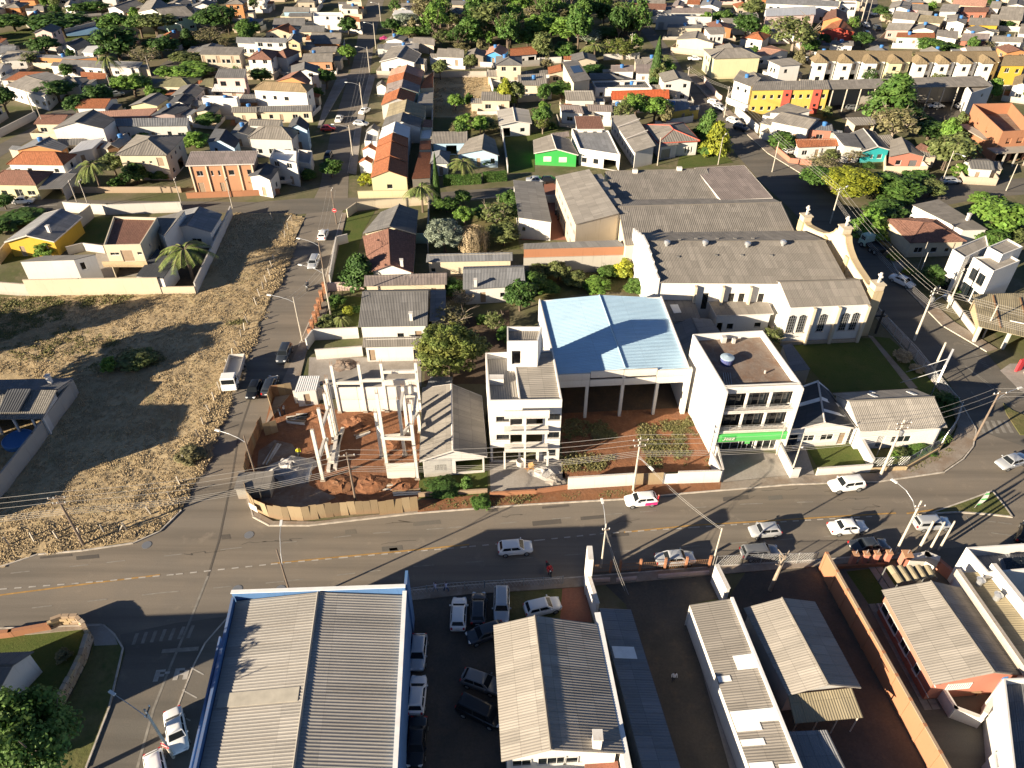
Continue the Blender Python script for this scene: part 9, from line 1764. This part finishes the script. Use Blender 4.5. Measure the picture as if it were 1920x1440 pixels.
pole('T1',(265,870),7,'pole at the left bend of the hillside street',None,((120,6.6,1.4),),'polec');pole('T1',(350,1000),7,'pole left of the big white warehouse',None,None,'polec',r=.12);pole('T1',(840,690),7,'pole at the silver parked car',None,None,'polec',r=.12);pole('T1',(1145,610),7,'pole on the hillside street',None,None,'polec',r=.12);pole('T1',(1400,350),7,'lamp pole at the school fence',(-60,2,6.5,.5),None,'polec',name='street_lamp',cat='lamp',r=.1,group='street lamps')
for i,(x,y) in enumerate(((600,135),(675,135),(1370,118),(1745,120))):pole('M1',(x,y),6.5,('first','second','third','fourth')[i]+' slim pole along the cross street from the left',None,((0,6.2,1.2),),'polec',r=.11)
B1_=pole('B1',(1305,1365),8.6,'lamp pole with long arm and stop sign at the blue warehouse',(-62,4.2,6.8,.6),((0,8.2,1.0),),'polec',name='street_lamp',cat='lamp',r=.15,group='street lamps')
for i,(x,y) in enumerate(((835,235),(900,230),(960,215))):c=G('B4',(x,y));pole('B4',(x,y),5.6-.3*i,('left','middle','right')[i]+' one of three pale concrete posts at the forecourt',None,None,'polec',r=.2 if i==0 else .15)
S_=G('B4',(10,440));rt=root('pruned_tree','bare pruned tree with stubby pinkish branches in the dark yard','tree',S_);m=M();m.path([S_,S_+Vector((.3,.2,3)),S_+Vector((.6,.4,5.5))],.22,.14,7);m.build('trunk',['barkl'],rt);r_=random.Random(4)
for k in range(7):m=M();s=S_+Vector((.5,.3,r_.uniform(3.5,5.5)));m.path([s,s+Vector((r_.uniform(-1,1),r_.uniform(-1,1),r_.uniform(.2,1.4)))],.1,.05,5);m.build('branch',['barkl'],rt)
# bracketed advertising board at the churchyard corner
bb=root('billboard','large white advertising board edge-on with steel braces at the churchyard corner','billboard',G('S2',(1035,620)));c=G('S2',(1035,625));d=(G('S2',(1110,560))-G('S2',(1020,660))).normalized();d=Vector((.6,.8,0));n=Vector((.8,-.6,0));m=M();m.box(c+Vector((.2,.8,4.4)),d*2.4,n*.14,(0,0,1.5));m.build('board',['sheetw'],bb)
for k in(-1.6,1.6):m=M();m.tube(c+d*k+Vector((.1,.8,0)),c+d*k+Vector((.1,.8,4)),.09,.09,6);m.build('post',['steel'],bb);m=M();m.tube(c+d*k-n*4.2+Vector((0,.8,.3)),c+d*k+Vector((0,.8,4.6)),.05,.05,5);m.build('brace',['steel'],bb)
cr=root('wooden_cross','dark standing cross on the churchyard grass beside the church front','cross',G('M4',(805,1060)));c=G('M4',(805,1060));m=M();m.box(c+Vector((0,0,2.2)),(.13,0,0),(0,.13,0),(0,0,2.2));m.box(c+Vector((0,0,3.3)),(.95,0,0),(0,.12,0),(0,0,.12));m.build('timber',['black'],cr)
def disc_sign(B,z,r,az,label,face='red',bar=True):
 rt=root('road_sign',label,'sign',B);d=Vector((math.sin(rad(az)),math.cos(rad(az)),0));m=M();c=B+d*.12+Vector((0,0,z));m.tube(c,c+d*.03,r,r,16);s=m.build('disc',['frame'],rt);m=M();m.tube(c+d*.031,c+d*.036,r*.97,r*.97,16);f=m.build('face',['c_red'],s);m=M();sd=Vector((d.y,-d.x,0));m.box(c+d*.045,sd*r*.65,d*.006,(0,0,r*.17));m.build('bar',['white'],f)
disc_sign(Q3_,3.0,.45,180,'round red no-entry sign at the crossing of the side street');disc_sign(B1_,2.6,.48,200,'round red no-entry sign on the lamp pole by the blue warehouse')
fl=root('feather_flag','green and white feather flag on the traffic island','flag',G('S3',(1420,385)));c=G('S3',(1420,390));m=M();m.tube(c,c+Vector((.5,.1,2.9)),.03,.02,5);m.build('pole',['steel'],fl);m=M()
for i in range(8):z0,z1=.5+.3*i,.8+.3*i;w=lambda z:.75*math.sin(min(3.0,(z-.2)/2.9*2.6+.35));x=lambda z:.17*z;m.poly([(c.x+x(z0),c.y+.02,z0),(c.x+x(z0)+w(z0),c.y+.1,z0),(c.x+x(z1)+w(z1),c.y+.1,z1),(c.x+x(z1),c.y+.02,z1)],0 if i%3 else 1)
m.build('cloth',['white','lime'],fl)
tt=root('gas_totem','red and white price totem at the right edge forecourt','sign',G('S2',(1880,400)));c=G('S2',(1880,405));m=M();m.box(c+Vector((-.3,.1,1.1)),(.5,.2,0),(-.06,.15,0),(0,0,1.05));m.build('red_panel',['c_red'],tt);m=M();m.box(c+Vector((.9,-.3,1.9)),(.5,.2,0),(-.06,.15,0),(0,0,1.9));m.build('white_panel',['white'],tt)
T=lambda p,z:p+Vector((0,0,z))
def bundle(label,a,b,za,zb,sag,low=True):
 d=Vector((b.x-a.x,b.y-a.y,0)).normalized();n=Vector((-d.y,d.x,0));sp=[(T(a,za)+n*k,T(b,zb)+n*k,sag) for k in(-.8,0,.8)]
 if low:sp+=[(T(a,za-1.9-.28*k),T(b,zb-1.9-.28*k),sag*1.1) for k in range(4)]
 wires(label,sp)
A0=A1+Vector((-42,-4,0));A6=A5+Vector((45,3,0))
bundle('power and telephone cables crossing the dry field to the left edge',A0,A1,8.2,8.1,.8);bundle('power and telephone cables over the hoarding corner',A1,A2,8.1,8.3,1.0);bundle('power and telephone cables before the wooden house and apartments',A2,A3,8.3,8.7,.9);bundle('power and telephone cables before the green-band building',A3,A4,8.7,9.1,.7);bundle('power cables from the twin pole to the crossing',A4,A5,9.1,8.3,.4,False);bundle('power cables leaving over the right edge',A5,A6,8.3,8.6,.6,False)
bundle('cables along the church street pavement, lower span',R1_,A6,9.2,8.6,.9);bundle('cables along the church street behind the church front',R3_,R1_,7.2,9.2,.9);bundle('cables along the church street, upper span',R6_,R3_,7.6,7.2,.8,False);bundle('cables along the church street, top span',R5_,R6_,7.6,7.6,.6,False);bundle('cables over the side street pavement, lower span',Q1_,Q2_,8,8.4,.3,False);bundle('cables over the side street pavement, upper span',Q2b,Q3_,8,7.2,.5,False);bundle('cables along the row houses',Q4_,Q5_,7.8,7.8,.4,False);bundle('cables along the far row houses',Q5_,Q6_,7.8,7.8,.4,False)
wires('two service cables slanting across the main road to the sign slab',[(T(A3,6.2),G('F',(1335,1062))+Vector((0,0,6.4)),.6),(T(A3,6.0),G('F',(1335,1062))+Vector((0,0,6.2)),.7)]);SL=G('F',(1127,1064));wires('cables crossing the alley yard from the lamp post',[(T(SL,6.4),G('B3',(640,560))+Vector((0,0,3)),.4),(T(SL,6.2),G('B3',(620,540))+Vector((0,0,3)),.5)])
# ---------------- fence posts round the dry field ----------------
fp=M();fp.abox(-.07,.07,-.07,.07,-.1,1.55);fpm=fp.mesh('fence_post',['polec'])
FPTS=[('L1',p) for p in((75,1210),(262,1188),(437,1165),(605,1150),(785,1120),(955,1105),(1135,980),(1285,870),(1350,755),(1390,600),(1495,405),(1530,310),(1575,215),(1610,130),(1650,50))]+[('M1',p) for p in((1715,1310),(1745,1235),(1780,1170),(1810,1090),(1835,1040),(1860,990))]+[('M2',p) for p in((5,850),(30,785),(55,735),(80,680),(105,630),(125,570),(145,525),(215,345),(240,285),(270,225),(125,210))]
for i,(z,p) in enumerate(FPTS):
 o=link('fence_post',fpm,None,G(z,p),'pale concrete fence post along the edge of the dry field','post','concrete posts round the dry field');o.rotation_euler=(r_.uniform(-.12,.12),r_.uniform(-.12,.12),r_.uniform(0,1.5))
for i,(z,a,b) in enumerate((('L1',(955,1105),(890,1110)),('M2',(270,225),(230,220)))):A,B=G(z,a),G(z,b);m=M();m.tube(B,A+Vector((0,0,1.4)),.06,.06,5);m.build('brace_post',['polec'],None,label=('slanting brace against a fence post at the field corner','slanting brace post at the upper end of the field fence')[i],cat='post')
# pink railing and mesh gate on the south pavement
rl=root('railing_fence','pinkish brick base and dark railing fence before the alley yard','fence',G('B3',(770,350)))
for a,b in(((440,395),(550,390)),((585,392),(700,382)),((820,372),(1105,350))):
 A,B=G('B3',a),G('B3',b);m=M();d=(B-A)/2;m.box((A+B)/2+Vector((0,0,.3)),d,(0,.1,0),(0,0,.3));m.build('base',['palepink'],rl)
m=M();A,B=G('B3',(445,345)),G('B3',(1105,312))
for k in range(60):p=lerp(A,B,k/59);m.tube(p,p+Vector((0,0,1.5)),.015,.015,3)
for zz in(.2,.8,1.4):m.tube(A+Vector((0,0,zz)),B+Vector((0,0,zz)),.025,.025,4)
m.build('railing',['wood'],rl)
for s in(.0,.16,.24,.41,.62,.8,1):m=M();p=lerp(A,B,s);m.box(p+Vector((0,0,1.0)),(.12,0,0),(0,.12,0),(0,0,1.0));m.build('post',['brick'],rl)
linkfence('B3',[(1140,310),(1290,300),(1700,290)],1.9,'grey mesh gate fence before the dark yard',mesh=.3);linkfence('B2',[(1150,150),(1420,110),(2300,60)],1.3,'low mesh fence between car park and pavement',mesh=.4)
# ---------------- people and motorcycles ----------------
person(G('L2',(487,945)),150,'worker in a yellow vest and white helmet beside the gravel heap','c_yellow','c_dark','walk');person(G('S4',(1412,178)),-60,'person in red leaning at the rear of the white hatchback','c_red','c_dark','reach');person(G('S1',(1618,720)),60,'person in a white top on the south pavement, left of two','c_lilac','c_grey','walk');person(G('S1',(1715,715)),80,'person in a white top on the south pavement, right of two','c_lilac','c_jeans','walk');person(G('B3',(905,955)),180,'person in white standing in the dark alley yard','c_white','c_dark');person(G('L2',(345,640)),90,'worker in dark clothes at the site fence, left of two','c_dark','c_jeans');person(G('L2',(378,625)),-90,'worker in a grey shirt at the site fence, right of two','c_grey','c_dark');person(G('L4',(1050,800)),180,'person in dark clothes at the door of the white house','c_dark','c_grey')
p=G('S4',(595,690));motorbike(p,165,'red motorcycle on the main road before the car park','p_red');person(p+Vector((0,-.25,.0)),165,'rider in a red jacket on the motorcycle','c_red','c_dark','sit');p=G('M2',(390,730));motorbike(p,180,'dark motorcycle on the side street','p_black');person(p+Vector((0,.25,0)),180,'rider in dark clothes on the side street motorcycle','c_dark','c_dark','sit')
